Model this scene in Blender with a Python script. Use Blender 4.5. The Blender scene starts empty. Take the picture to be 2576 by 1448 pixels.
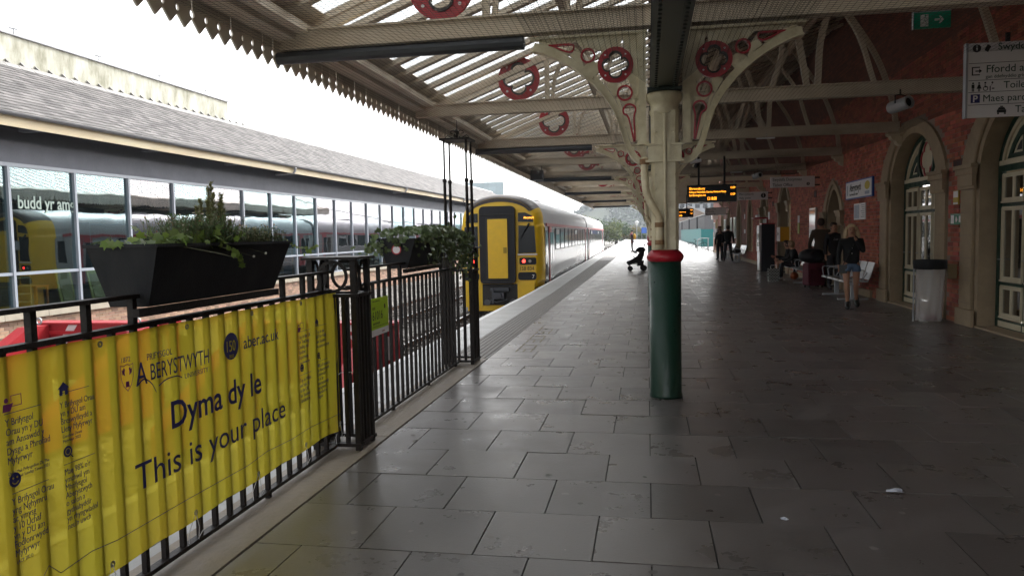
import bpy, math, random
import numpy as np
from math import sin, cos, pi, radians, sqrt, atan2
from mathutils import Vector, Matrix
random.seed(7)
SC = bpy.context.scene
COL = SC.collection

# ---------------------------------------------------------------- camera
pitch, yaw, roll = radians(3.97), radians(10.2), 0.02
F = Vector((-sin(yaw)*cos(pitch), cos(yaw)*cos(pitch), -sin(pitch)))
R = Vector((cos(yaw), sin(yaw), 0)); U = R.cross(F)
XP = R*cos(roll) - U*sin(roll); UP = R*sin(roll) + U*cos(roll)
cam_d = bpy.data.cameras.new('camera'); cam = bpy.data.objects.new('camera', cam_d); COL.objects.link(cam)
cam.matrix_world = Matrix(((XP.x, UP.x, -F.x, 0), (XP.y, UP.y, -F.y, 0), (XP.z, UP.z, -F.z, 1.55), (0, 0, 0, 1)))
cam_d.sensor_width = 36; cam_d.lens = 1900/2576*36; cam_d.clip_start = .05; cam_d.clip_end = 4000
SC.camera = cam

# ---------------------------------------------------------------- sky, sun, exposure
SUN_EL, SUN_AZ = radians(38), radians(24)          # azimuth from +Y towards +X
W = bpy.data.worlds.new('World'); SC.world = W; W.use_nodes = True
nt = W.node_tree; nt.nodes.clear()
sky = nt.nodes.new('ShaderNodeTexSky'); sky.sky_type = 'NISHITA'; sky.sun_disc = False
sky.sun_elevation = SUN_EL; sky.sun_rotation = SUN_AZ; sky.air_density = 1.0; sky.dust_density = 4.0; sky.ozone_density = 1.0
hsv = nt.nodes.new('ShaderNodeHueSaturation'); hsv.inputs['Saturation'].default_value = .12
bg = nt.nodes.new('ShaderNodeBackground'); bg.inputs['Strength'].default_value = .15
wo = nt.nodes.new('ShaderNodeOutputWorld')
nt.links.new(sky.outputs[0], hsv.inputs['Color']); nt.links.new(hsv.outputs[0], bg.inputs[0]); nt.links.new(bg.outputs[0], wo.inputs[0])
sd = bpy.data.lights.new('sun', 'SUN'); sd.energy = 1.0; sd.angle = radians(12); sd.color = (1, .97, .92)
so = bpy.data.objects.new('sun', sd); COL.objects.link(so)
sv = Vector((sin(SUN_AZ)*cos(SUN_EL), cos(SUN_AZ)*cos(SUN_EL), sin(SUN_EL)))
so.rotation_euler = sv.to_track_quat('Z', 'Y').to_euler(); so.location = (0, 0, 60)
SC.view_settings.view_transform = 'Standard'; SC.view_settings.look = 'None'
SC.view_settings.gamma = 1; SC.view_settings.use_curve_mapping = False
SC.view_settings.exposure = 1.75
SC.render.engine = 'CYCLES'
SC.cycles.max_bounces = 7; SC.cycles.transparent_max_bounces = 16
SC.cycles.diffuse_bounces = 4; SC.cycles.glossy_bounces = 3; SC.cycles.transmission_bounces = 4
SC.cycles.use_denoising = True

# ---------------------------------------------------------------- materials
def M(name, col, rough=.6, metal=0., var=0., vs=3., col2=None, bump=0., bs=30., spec=.5, rnd=0., transl=0., alpha=1., emit=0., stretch=None, island=0., rvar=0., rust=0.):
    m = bpy.data.materials.new(name); m.use_nodes = True
    n = m.node_tree.nodes; l = m.node_tree.links
    p = n['Principled BSDF']; out = n['Material Output']
    p.inputs['Base Color'].default_value = (*col, 1); p.inputs['Roughness'].default_value = rough
    p.inputs['Metallic'].default_value = metal; p.inputs['Specular IOR Level'].default_value = spec
    p.inputs['Alpha'].default_value = alpha
    if emit: p.inputs['Emission Color'].default_value = (*col, 1); p.inputs['Emission Strength'].default_value = emit
    m.diffuse_color = (*col, 1)
    vec = None
    if var or bump or rvar:
        tc = n.new('ShaderNodeTexCoord'); vec = tc.outputs['Object']
        if rnd:
            oi = n.new('ShaderNodeObjectInfo'); mu = n.new('ShaderNodeVectorMath'); mu.operation = 'ADD'
            sc_ = n.new('ShaderNodeMath'); sc_.operation = 'MULTIPLY'; sc_.inputs[1].default_value = 37.
            l.new(oi.outputs['Random'], sc_.inputs[0]); l.new(vec, mu.inputs[0]); l.new(sc_.outputs[0], mu.inputs[1]); vec = mu.outputs[0]
        if stretch:
            mp = n.new('ShaderNodeMapping'); mp.inputs['Scale'].default_value = stretch; l.new(vec, mp.inputs['Vector']); vec = mp.outputs[0]
    csock = None
    if var:
        ns = n.new('ShaderNodeTexNoise'); ns.inputs['Scale'].default_value = vs; ns.inputs['Detail'].default_value = 6; ns.inputs['Roughness'].default_value = .65
        l.new(vec, ns.inputs['Vector'])
        rp = n.new('ShaderNodeValToRGB'); c2 = col2 or tuple(c*.45 for c in col)
        rp.color_ramp.elements[0].position = .5-.28; rp.color_ramp.elements[1].position = .5+.2
        rp.color_ramp.elements[0].color = (*[a*(1-var)+b*var for a, b in zip(col, c2)], 1); rp.color_ramp.elements[1].color = (*col, 1)
        l.new(ns.outputs['Fac'], rp.inputs['Fac']); csock = rp.outputs[0]
        if rvar:
            mr = n.new('ShaderNodeMapRange'); mr.inputs[3].default_value = max(.03, rough-rvar); mr.inputs[4].default_value = rough+rvar
            l.new(ns.outputs['Fac'], mr.inputs[0]); mr.inputs[1].default_value = .3; mr.inputs[2].default_value = .7; l.new(mr.outputs[0], p.inputs['Roughness'])
    if rust and csock:
        rn_ = n.new('ShaderNodeTexNoise'); rn_.inputs['Scale'].default_value = 5; rn_.inputs['Detail'].default_value = 9; rn_.inputs['Roughness'].default_value = .72; l.new(vec, rn_.inputs['Vector'])
        rr_ = n.new('ShaderNodeValToRGB'); rr_.color_ramp.elements[0].position = rust; rr_.color_ramp.elements[1].position = rust+.09; l.new(rn_.outputs['Fac'], rr_.inputs[0])
        mz = n.new('ShaderNodeMix'); mz.data_type = 'RGBA'; mz.inputs[7].default_value = (.13,.045,.015,1); l.new(rr_.outputs[0], mz.inputs[0]); l.new(csock, mz.inputs[6]); csock = mz.outputs[2]
    if rnd or island:
        hs = n.new('ShaderNodeHueSaturation'); hs.inputs['Color'].default_value = (*col, 1)
        if csock: l.new(csock, hs.inputs['Color'])
        a = n.new('ShaderNodeObjectInfo').outputs['Random']
        if island:
            g = n.new('ShaderNodeNewGeometry').outputs['Random Per Island']
            ad = n.new('ShaderNodeMath'); ad.operation = 'ADD'; l.new(a, ad.inputs[0]); l.new(g, ad.inputs[1])
            fr = n.new('ShaderNodeMath'); fr.operation = 'FRACT'; l.new(ad.outputs[0], fr.inputs[0]); a = fr.outputs[0]
        amt = max(rnd, island)
        mr = n.new('ShaderNodeMapRange'); mr.inputs[3].default_value = 1-amt; mr.inputs[4].default_value = 1+amt; l.new(a, mr.inputs[0]); l.new(mr.outputs[0], hs.inputs['Value'])
        m2 = n.new('ShaderNodeMath'); m2.operation = 'MULTIPLY'; m2.inputs[1].default_value = 7.31; l.new(a, m2.inputs[0])
        m3 = n.new('ShaderNodeMath'); m3.operation = 'FRACT'; l.new(m2.outputs[0], m3.inputs[0])
        m4 = n.new('ShaderNodeMapRange'); m4.inputs[3].default_value = .5-.03*amt; m4.inputs[4].default_value = .5+.03*amt; l.new(m3.outputs[0], m4.inputs[0]); l.new(m4.outputs[0], hs.inputs['Hue'])
        csock = hs.outputs[0]
    if csock: l.new(csock, p.inputs['Base Color'])
    if bump:
        nb = n.new('ShaderNodeTexNoise'); nb.inputs['Scale'].default_value = bs; nb.inputs['Detail'].default_value = 4; l.new(vec, nb.inputs['Vector'])
        b = n.new('ShaderNodeBump'); b.inputs['Strength'].default_value = bump; b.inputs['Distance'].default_value = .01
        l.new(nb.outputs['Fac'], b.inputs['Height']); l.new(b.outputs[0], p.inputs['Normal'])
    if transl:
        t = n.new('ShaderNodeBsdfTranslucent'); mx = n.new('ShaderNodeMixShader'); mx.inputs[0].default_value = transl
        t.inputs[0].default_value = (*col, 1)
        if csock: l.new(csock, t.inputs[0])
        l.new(p.outputs[0], mx.inputs[1]); l.new(t.outputs[0], mx.inputs[2]); l.new(mx.outputs[0], out.inputs[0])
    return m

def glass_mat(name, tint, refl, rough=.01, wob=0., wscale=.6, dust=0.):
    m = bpy.data.materials.new(name); m.use_nodes = True; n = m.node_tree.nodes; l = m.node_tree.links; n.clear()
    out = n.new('ShaderNodeOutputMaterial'); tr = n.new('ShaderNodeBsdfTransparent'); tr.inputs[0].default_value = (*tint, 1)
    gl = n.new('ShaderNodeBsdfGlossy'); gl.inputs['Roughness'].default_value = rough; gl.inputs[0].default_value = (1, 1, 1, 1)
    lw = n.new('ShaderNodeLayerWeight'); lw.inputs['Blend'].default_value = .5
    pw_ = n.new('ShaderNodeMath'); pw_.operation = 'POWER'; pw_.inputs[1].default_value = 3.4; l.new(lw.outputs['Facing'], pw_.inputs[0])
    mr = n.new('ShaderNodeMapRange'); mr.inputs[3].default_value = refl; mr.inputs[4].default_value = .9; l.new(pw_.outputs[0], mr.inputs[0])
    mx = n.new('ShaderNodeMixShader'); l.new(mr.outputs[0], mx.inputs[0]); l.new(tr.outputs[0], mx.inputs[1]); l.new(gl.outputs[0], mx.inputs[2]); l.new(mx.outputs[0], out.inputs[0])
    if dust:
        di = n.new('ShaderNodeBsdfDiffuse'); di.inputs[0].default_value = (.6,.6,.58,1); ts = n.new('ShaderNodeBsdfTranslucent'); ts.inputs[0].default_value = (.75,.76,.74,1)
        a_ = n.new('ShaderNodeMixShader'); a_.inputs[0].default_value = .6; l.new(di.outputs[0], a_.inputs[1]); l.new(ts.outputs[0], a_.inputs[2])
        b_ = n.new('ShaderNodeMixShader'); b_.inputs[0].default_value = dust; l.new(mx.outputs[0], b_.inputs[1]); l.new(a_.outputs[0], b_.inputs[2]); l.new(b_.outputs[0], out.inputs[0])
    if wob:
        tc = n.new('ShaderNodeTexCoord'); oi = n.new('ShaderNodeObjectInfo')
        ad = n.new('ShaderNodeVectorMath'); ad.operation = 'ADD'; ml = n.new('ShaderNodeMath'); ml.operation = 'MULTIPLY'; ml.inputs[1].default_value = 50
        l.new(oi.outputs['Random'], ml.inputs[0]); l.new(tc.outputs['Object'], ad.inputs[0]); l.new(ml.outputs[0], ad.inputs[1])
        ns = n.new('ShaderNodeTexNoise'); ns.inputs['Scale'].default_value = wscale; ns.inputs['Detail'].default_value = 1; l.new(ad.outputs[0], ns.inputs['Vector'])
        b = n.new('ShaderNodeBump'); b.inputs['Strength'].default_value = 1; b.inputs['Distance'].default_value = wob
        l.new(ns.outputs['Fac'], b.inputs['Height']); l.new(b.outputs[0], gl.inputs['Normal']); 
    return m

# ---------------------------------------------------------------- mesh building
class B:
    def __init__(s): s.v = []; s.f = []
    def add(s, vs, fs):
        k = len(s.v); s.v.extend([tuple(p) for p in vs]); s.f.extend([tuple(i+k for i in f) for f in fs]); return s
    def box(s, x0, x1, y0, y1, z0, z1):
        return s.add([(x0,y0,z0),(x1,y0,z0),(x1,y1,z0),(x0,y1,z0),(x0,y0,z1),(x1,y0,z1),(x1,y1,z1),(x0,y1,z1)],
                     [(0,3,2,1),(4,5,6,7),(0,1,5,4),(1,2,6,5),(2,3,7,6),(3,0,4,7)])
    def bar(s, p, q, w, h, up=(0,0,1)):
        p = Vector(p); q = Vector(q); d = (q-p).normalized(); u = Vector(up)
        if abs(d.dot(u)) > .99: u = Vector((1,0,0))
        a = d.cross(u).normalized()*w/2; b = a.cross(d).normalized()*h/2
        vs = [p-a-b, p+a-b, p+a+b, p-a+b, q-a-b, q+a-b, q+a+b, q-a+b]
        return s.add(vs, [(0,3,2,1),(4,5,6,7),(0,1,5,4),(1,2,6,5),(2,3,7,6),(3,0,4,7)][:0] + [(0,1,2,3),(7,6,5,4),(4,5,1,0),(5,6,2,1),(6,7,3,2),(7,4,0,3)])
    def tube(s, pts, r, n=8, cap=True):
        pts = [Vector(p) for p in pts]; rs = r if isinstance(r, (list, tuple)) else [r]*len(pts)
        rings = []; k = len(s.v); prev = None
        for i, p in enumerate(pts):
            d = (pts[min(i+1, len(pts)-1)]-pts[max(i-1, 0)])
            if d.length < 1e-9: d = Vector((0,0,1))
            d.normalize()
            if prev is None:
                u = Vector((0,0,1)) if abs(d.z) < .9 else Vector((1,0,0)); a = d.cross(u).normalized()
            else:
                a = (prev-d*prev.dot(d)).normalized()
            prev = a; b = d.cross(a)
            for j in range(n):
                t = 2*pi*j/n; s.v.append(tuple(p+(a*cos(t)+b*sin(t))*rs[i]))
        for i in range(len(pts)-1):
            for j in range(n):
                s.f.append((k+i*n+j, k+i*n+(j+1)%n, k+(i+1)*n+(j+1)%n, k+(i+1)*n+j))
        if cap:
            s.f.append(tuple(k+j for j in reversed(range(n)))); s.f.append(tuple(k+(len(pts)-1)*n+j for j in range(n)))
        return s
    def extr(s, poly, vec):
        n = len(poly); vec = Vector(vec); a = [Vector(p) for p in poly]
        return s.add(a+[p+vec for p in a], [tuple(range(n)), tuple(reversed(range(n, 2*n)))]+[(i, i+n, (i+1) % n+n, (i+1) % n) for i in range(n)])
    def strip(s, A, Bp, vec):     # band between two polylines, extruded
        n = len(A); vec = Vector(vec); a = [Vector(p) for p in A]; b = [Vector(p) for p in Bp]
        vs = a+b+[p+vec for p in a]+[p+vec for p in b]; fs = []
        for i in range(n-1):
            fs += [(i, i+1, n+i+1, n+i), (2*n+i, 3*n+i, 3*n+i+1, 2*n+i+1), (i, 2*n+i, 2*n+i+1, i+1), (n+i, n+i+1, 3*n+i+1, 3*n+i)]
        fs += [(0, n, 3*n, 2*n), (n-1, 3*n-1, 4*n-1, 2*n-1)]
        return s.add(vs, fs)
    def band(s, A, Bp):
        n = len(A); return s.add(list(A)+list(Bp), [(i, i+1, n+i+1, n+i) for i in range(n-1)])
    def lathe(s, c, prof, n=24):
        k = len(s.v); c = Vector(c)
        for r, z in prof:
            for j in range(n): t = 2*pi*j/n; s.v.append((c.x+r*cos(t), c.y+r*sin(t), c.z+z))
        for i in range(len(prof)-1):
            for j in range(n): s.f.append((k+i*n+j, k+i*n+(j+1) % n, k+(i+1)*n+(j+1) % n, k+(i+1)*n+j))
        s.f.append(tuple(k+j for j in reversed(range(n)))); s.f.append(tuple(k+(len(prof)-1)*n+j for j in range(n)))
        return s
    def ball(s, c, rx, ry=None, rz=None, n=10, m=7):
        ry = ry or rx; rz = rz or rx; k = len(s.v); c = Vector(c)
        for i in range(1, m):
            a = pi*i/m
            for j in range(n): t = 2*pi*j/n; s.v.append((c.x+rx*sin(a)*cos(t), c.y+ry*sin(a)*sin(t), c.z-rz*cos(a)))
        s.v += [(c.x, c.y, c.z-rz), (c.x, c.y, c.z+rz)]; lo = len(s.v)-2; hi = lo+1
        for i in range(m-2):
            for j in range(n): s.f.append((k+i*n+j, k+i*n+(j+1) % n, k+(i+1)*n+(j+1) % n, k+(i+1)*n+j))
        for j in range(n): s.f += [(lo, k+(j+1) % n, k+j), (hi, k+(m-2)*n+j, k+(m-2)*n+(j+1) % n)]
        return s
    def annulus(s, c, ri, ro, vec, ax=(1,0,0), ay=(0,0,1), n=28, a0=0, a1=2*pi, sx=1, sy=1):
        ax = Vector(ax); ay = Vector(ay); c = Vector(c)
        f = lambda r: [c+ax*(r*cos(a0+(a1-a0)*i/n)*sx)+ay*(r*sin(a0+(a1-a0)*i/n)*sy) for i in range(n+1)]
        return s.strip(f(ri), f(ro), vec)
    def mesh(s, name, mat, smooth=False):
        me = bpy.data.meshes.new(name); me.from_pydata(s.v, [], s.f); me.materials.append(mat)
        if smooth: me.polygons.foreach_set('use_smooth', [True]*len(me.polygons))
        me.update(); return me
    def build(s, name, mat, parent=None, smooth=False, label=None, kind=None, loc=None, rot=None):
        return place(name, s.mesh(name, mat, smooth), parent, loc, rot, label, kind)

def place(name, me, parent=None, loc=None, rot=None, label=None, kind=None):
    o = bpy.data.objects.new(name, me); COL.objects.link(o)
    if parent is not None:
        o.parent = parent
        if loc is None and parent.type == 'EMPTY' and parent.get('_w'): loc = tuple(-Vector(parent.location))
    if loc is not None: o.location = loc
    if rot is not None: o.rotation_euler = rot
    if label: o['label'] = label
    if kind: o['kind'] = kind
    return o

def thing(name, label, cat, loc=(0,0,0), rz=None, group=None, kind=None):   # Empty at the base. rz None: parts are given in world coordinates
    o = bpy.data.objects.new(name, None); COL.objects.link(o); o.location = loc; o.empty_display_size = .1
    if rz is None: o['_w'] = 1
    else: o.rotation_euler = (0, 0, rz)
    if label: o['label'] = label
    if cat: o['category'] = cat
    if group: o['group'] = group
    if kind: o['kind'] = kind
    return o

def tag(o, label, cat, group=None, kind=None):
    o['label'] = label; o['category'] = cat
    if group: o['group'] = group
    if kind: o['kind'] = kind
    return o

def copy_tree(o, parent=None):
    c = o.copy(); COL.objects.link(c)
    if parent is not None: c.parent = parent
    for ch in list(o.children): copy_tree(ch, c)
    return c

def text(name, body, size, loc, right, up, mat, parent=None, sx=1., align='LEFT', ext=.0008, bold=0., shear=0., ls=1.0):
    if 'M' in body: bold = 0
    cu = bpy.data.curves.new(name, 'FONT'); cu.body = body; cu.size = size; cu.align_x = align; cu.extrude = ext; cu.offset = bold
    cu.resolution_u = 3; cu.shear = shear; cu.space_line = ls; cu.materials.append(mat)
    tmp = bpy.data.objects.new(name, cu); me = bpy.data.meshes.new_from_object(tmp); me.name = name
    bpy.data.objects.remove(tmp)
    if not me.materials: me.materials.append(mat)
    o = bpy.data.objects.new(name, me); COL.objects.link(o)
    r = Vector(right).normalized(); u = Vector(up).normalized(); nn = r.cross(u)
    base = Vector(loc)
    if parent is not None:
        o.parent = parent
        if parent.type == 'EMPTY' and parent.get('_w'): base = base-Vector(parent.location)
    o.matrix_basis = Matrix(((r.x*sx, u.x, nn.x, base.x), (r.y*sx, u.y, nn.y, base.y), (r.z*sx, u.z, nn.z, base.z), (0, 0, 0, 1)))
    return o

def curve_pts(ctrl, n=6):      # Catmull-Rom through control points
    P = [Vector(p) for p in ctrl]; P = [P[0]*2-P[1]]+P+[P[-1]*2-P[-2]]; out = []
    for i in range(1, len(P)-2):
        for k in range(n):
            t = k/n; a, b, c, d = P[i-1], P[i], P[i+1], P[i+2]
            out.append(.5*((2*b)+(c-a)*t+(2*a-5*b+4*c-d)*t*t+(-a+3*b-3*c+d)*t**3))
    out.append(P[-2]); return out

# ---------------------------------------------------------------- palette
m_slab = M('paving_slate', (.150,.135,.128), .33, var=.8, vs=2.6, bump=.1, bs=60, island=.2, rnd=.2, rvar=.1, col2=(.086,.074,.067), spec=.5)
m_joint = M('joint_dirt', (.035,.032,.03), .85)
m_conc = M('kerb_concrete', (.29,.245,.195), .62, var=.8, vs=4, bump=.6, bs=25, col2=(.13,.105,.08), rvar=.2)
m_coping = M('coping_concrete', (.32,.32,.315), .45, var=.5, vs=3, island=.08, bump=.2, rvar=.15)
m_white_line = M('white_line_paint', (.7,.7,.69), .5, var=.4, vs=12)
m_tact = M('tactile_concrete', (.16,.145,.13), .6, var=.4, vs=6, island=.08)
m_black = M('black_iron_paint', (.012,.011,.011), .5, spec=.25, var=.4, vs=30, bump=.3, bs=80, col2=(.05,.03,.02))
m_plastic = M('black_planter_plastic', (.010,.011,.015), .6, spec=.25, var=.9, vs=6, col2=(.03,.03,.031), stretch=(1,1,.4), bump=.2, bs=120)
m_cream = M('cream_paint', (.62,.57,.45), .42, var=.55, vs=5, col2=(.30,.25,.17), bump=.2, bs=40)
m_cream_old = M('cream_paint_rust_stained', (.72,.66,.48), .4, var=.9, vs=7, col2=(.46,.38,.22), bump=.4, bs=40, rust=.61)
m_beam = M('beam_cream_paint', (.68,.585,.455), .55, var=.6, vs=3, col2=(.42,.34,.24))
m_red = M('red_gloss_paint', (.42,.012,.025), .32, var=.7, vs=9, col2=(.2,.01,.018), bump=.3, bs=30)
m_green = M('dark_green_gloss_paint', (.006,.042,.024), .42, var=.8, vs=5, col2=(.014,.038,.028), bump=.3, bs=24, rvar=.16)
m_girder = M('girder_dark_green_paint', (.012,.024,.022), .4, var=.4, vs=10)
m_pipe_dark = M('dark_grey_casing', (.05,.055,.065), .5, var=.3, vs=10)
m_dark_edge = M('quatrefoil_dark_inner_paint', (.045,.038,.034), .5)
m_brick = M('red_brick', (.44,.115,.068), .75, var=.5, vs=14, island=.38, rnd=.38, bump=.6, bs=90, col2=(.14,.055,.04))
m_mortar = M('lime_mortar', (.30,.24,.2), .9, var=.5, vs=12)
m_upper = M('upper_brickwork', (.15,.06,.047), .8, var=.8, vs=2, col2=(.07,.035,.03))
m_stone = M('sandstone', (.37,.28,.18), .7, var=.6, vs=5, col2=(.2,.15,.1), bump=.5, bs=40)
m_glaze = glass_mat('roof_glazing', (.92,.94,.95), .05, rough=.08, dust=.1)
m_board_roof = M('roof_boarding', (.20,.14,.10), .7, var=.5, vs=4)
m_steel = M('stainless_steel', (.5,.51,.53), .32, metal=1.)
m_alu = M('grey_powder_coat', (.33,.34,.36), .4)
m_rubber = M('black_rubber', (.012,.012,.012), .7)
m_white = M('white_paint', (.72,.72,.72), .4)
m_sign = M('sign_face_white', (.72,.70,.71), .45)
m_ink = M('black_print', (.012,.012,.014), .5)
m_inkg = M('green_print', (.01,.05,.03), .5)
m_navy = M('navy_print', (.022,.022,.13), .5)
m_purple = M('purple_print', (.16,.02,.13), .5)
m_net = M('netting_twine', (.035,.03,.025), .8)
m_leaf = M('ivy_leaf', (.11,.155,.06), .5, var=.4, vs=20, island=.45, rnd=.45, transl=.3)
m_leaf_l = M('light_ivy_leaf', (.16,.24,.04), .5, var=.4, vs=20, island=.35, rnd=.35, transl=.35)
m_herb = M('herb_leaf', (.05,.10,.025), .6, island=.4, transl=.25)
m_herb_y = M('variegated_leaf', (.22,.22,.09), .6, island=.4, transl=.25)
m_stem = M('plant_stem', (.12,.12,.05), .7)
m_petal = M('daisy_petal', (.6,.58,.5), .6)
m_dry = M('dry_flower_head', (.28,.16,.07), .8)
# ================================================================ GROUND, PLATFORM, TRACK
WX = 4.95                                     # face of the station wall
def edge_x(y): return -3.13 - max(0, y-20)*.0135
g = B(); g.box(-900, 900, -60, 1500, -1.6, -1.16)
ground = g.build('ground', M('ground_earth', (.16,.15,.11), .95, var=.6, vs=.3, col2=(.08,.10,.05))); ground['kind'] = 'structure'

def piece_set(name, boxes, mat, parent, camp=(0,0,1.55), lim=300, stuff_name=None, xf=None):
    """boxes: (x0,x1,y0,y1,z0,z1). The LIM that show largest become parts of their own, alike ones sharing a mesh; the rest is one stuff part."""
    def key(b):
        c = Vector(((b[0]+b[1])/2, (b[2]+b[3])/2, (b[4]+b[5])/2)); d = c-Vector(camp); dd = d.length
        v = Vector((d.dot(XP), d.dot(UP), d.dot(F)))
        if v.z < .3 or abs(v.x/v.z) > .72 or abs(v.y/v.z) > .42: return 1e9+dd
        return dd
    bs = sorted(boxes, key=key); cache = {}
    base = Vector(parent.location) if parent.type == 'EMPTY' else Vector((0,0,0))
    for b in bs[:lim]:
        dims = tuple(round(b[i+1]-b[i], 3) for i in (0,2,4))
        if dims not in cache:
            cache[dims] = B().box(-dims[0]/2, dims[0]/2, -dims[1]/2, dims[1]/2, -dims[2]/2, dims[2]/2).mesh(name, mat)
        o = place(name, cache[dims], parent, loc=Vector(((b[0]+b[1])/2, (b[2]+b[3])/2, (b[4]+b[5])/2))-base)
        o.rotation_euler = (random.uniform(-.004,.004)*(name == 'paving_slab'), random.uniform(-.004,.004)*(name == 'paving_slab'), random.uniform(-.002,.002)*(name == 'paving_slab'))
    if len(bs) > lim:
        q = B()
        for b in bs[lim:]: q.box(*b)
        q.build(stuff_name or name+'_mass', mat, parent, kind='stuff', loc=tuple(-base))

pl = B()
pl.extr([(-3.05,-6,-.012),(4.95+.3,-6,-.012),(5.6,150,-.012),(-3.05,20,-.012)], (0,0,-.01)) if 0 else None
ys = [-6, 9, 20, 60, 100, 200]
for i in range(len(ys)-1):
    a, b = ys[i], ys[i+1]; xa, xb = edge_x(a)+.05, edge_x(b)+.05
    xr = 5.6
    pl.add([(xa,a,-.014),(xr,a,-.014),(xr,b,-.014),(xb,b,-.014),(xa,a,-1.16),(xb,b,-1.16)], [(0,1,2,3),(0,3,5,4)])
platform = pl.build('platform', m_joint); platform['kind'] = 'structure'
# grey slate paving, half-bond, every joint open
boxes = []; S = .585; y = 3.5-S*7
row = -7
while y < 75:
    off = -.27 if row % 2 == 0 else .01
    x = off-S*6
    while x < 5.2:
        x0, x1 = max(x, -2.0), min(x+S, 4.93)
        if x1-x0 > .12:
            gp = .004; dz = random.uniform(-.0016, .0016)
            boxes.append((x0+gp, x1-gp, y+gp, y+S-gp, -.013, dz))
        x += S
    y += S; row += 1
piece_set('paving_slab', boxes, m_slab, platform)
# far end of the platform in the open: concrete
fp = B()
fp.add([(edge_x(75)+.62,75,0),(5.3,75,0),(6.3,200,0),(edge_x(200)+.62,200,0)], [(0,1,2,3)])
fp.build('open_platform_surface', m_coping, platform)
# coping stones with white line, tactile strip
cop = []; yy = -2.0
while yy < 200:
    L_ = .76; xe = edge_x(yy+.4)
    cop.append((xe, xe+.62, yy+.005, yy+L_-.005, -.10, .002)); yy += L_
piece_set('coping_stone', cop, m_coping, platform, lim=110)
wl = B()
for i in range(len(ys)-1):
    a, b = ys[i], ys[i+1]; wl.add([(edge_x(a)+.005,a,.006),(edge_x(a)+.1,a,.006),(edge_x(b)+.1,b,.006),(edge_x(b)+.005,b,.006)], [(0,1,2,3)])
wl.build('white_edge_line', m_white_line, platform)
yl = B(); yl.add([(edge_x(56)+.66,56,.006),(edge_x(56)+.95,56,.006),(edge_x(200)+.95,200,.006),(edge_x(200)+.66,200,.006)], [(0,1,2,3)])
yl.build('yellow_line', M('worn_yellow_line', (.55,.46,.2), .6), platform)
ta = []; yy = 9.28
while yy < 75:
    xe = edge_x(yy); ta.append((xe+.625, -2.005, yy+.003, yy+.4-.003, -.012, .001)); yy += .4
piece_set('tactile_slab', ta, m_tact, platform, lim=60)
bl = B(); yy = 9.31
while yy < 44:
    xe = edge_x(yy)+.68
    k = 0
    while xe+k*.067 < -2.04:
        bx = xe+k*.067
        bl.add([(bx-.014,yy-.014,.001),(bx+.014,yy-.014,.001),(bx+.014,yy+.014,.001),(bx-.014,yy+.014,.001),(bx-.008,yy-.008,.007),(bx+.008,yy-.008,.007),(bx+.008,yy+.008,.007),(bx-.008,yy+.008,.007)],
               [(4,5,6,7),(0,1,5,4),(1,2,6,5),(2,3,7,6),(3,0,4,7)])
        k += 1
    yy += .067
bl.build('tactile_blisters', m_tact, platform, kind='stuff')
# faded yellow letters near the edge
text('faded_marking', 'MIND THE GAP', .16, (-1.86, 9.9, .006), (0,1,0), (-1,0,0), M('faded_yellow_paint', (.22,.18,.09), .6, var=.8, vs=30, col2=(.09,.088,.09)), platform, ext=0) if 0 else None
fy = B()
for k, (a, b, c, d) in enumerate([(0,0,.22,.02),(0,.1,.2,.02),(0,.2,.24,.02),(.26,.02,.02,.22),(.34,.0,.2,.02),(.34,.2,.2,.02),(.6,.0,.02,.22),(.6,.0,.2,.02)]):
    for yb in (9.85, 10.75, 11.7): fy.box(-1.75+b, -1.75+b+d, yb+a, yb+a+c, .0035, .0045)
fy.build('faded_yellow_marking', M('faded_yellow_paint', (.24,.19,.07), .6, var=.9, vs=40, col2=(.09,.088,.09)), platform)
# concrete kerb under the fence + concrete behind it
kb = B(); kb.box(-2.42, -2.008, -2, 5.55, -.05, .004); kb.box(-2.42, -2.008, 5.553, 9.25, -.05, .006)
kb.build('fence_kerb', m_conc, platform)
kc = B(); kc.box(-2.505, -2.425, -2, 9.25, -.05, 0.0); kc.build('kerb_edging', m_coping, platform)
# marks and litter on the floor
gum = B()
for i in range(420):
    x = random.uniform(-1.9, 4.8); y = random.uniform(2.6, 15); r = random.uniform(.006, .024)
    gum.add([(x+r*random.uniform(.6,1.2)*cos(a_*pi/4), y+r*random.uniform(.6,1.2)*sin(a_*pi/4), .0019) for a_ in range(8)], [tuple(range(8))])
for i in range(130):
    a = random.uniform(0, 2*pi); rr = .17+abs(random.gauss(0,.16)); x = .165+cos(a)*rr; y = 7.25+sin(a)*rr; r = random.uniform(.003,.008)
    gum.lathe((x, y, .0015), [(r, 0), (r*.8, .0012)], 6)
gum.build('chewing_gum_spots', M('gum_spots', (.20,.185,.17), .7, island=.5), platform, kind='stuff')
dk = B()
for i in range(110):
    x = random.uniform(-1.9, 3.5); y = random.uniform(2.6, 12); r = random.uniform(.006, .02)
    dk.add([(x+r*random.uniform(.6,1.2)*cos(a_*pi/4), y+r*random.uniform(.6,1.2)*sin(a_*pi/4), .0021) for a_ in range(8)], [tuple(range(8))])
dk.build('dark_stains', M('dark_spots', (.05,.045,.042), .6, island=.5), platform, kind='stuff')
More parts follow.
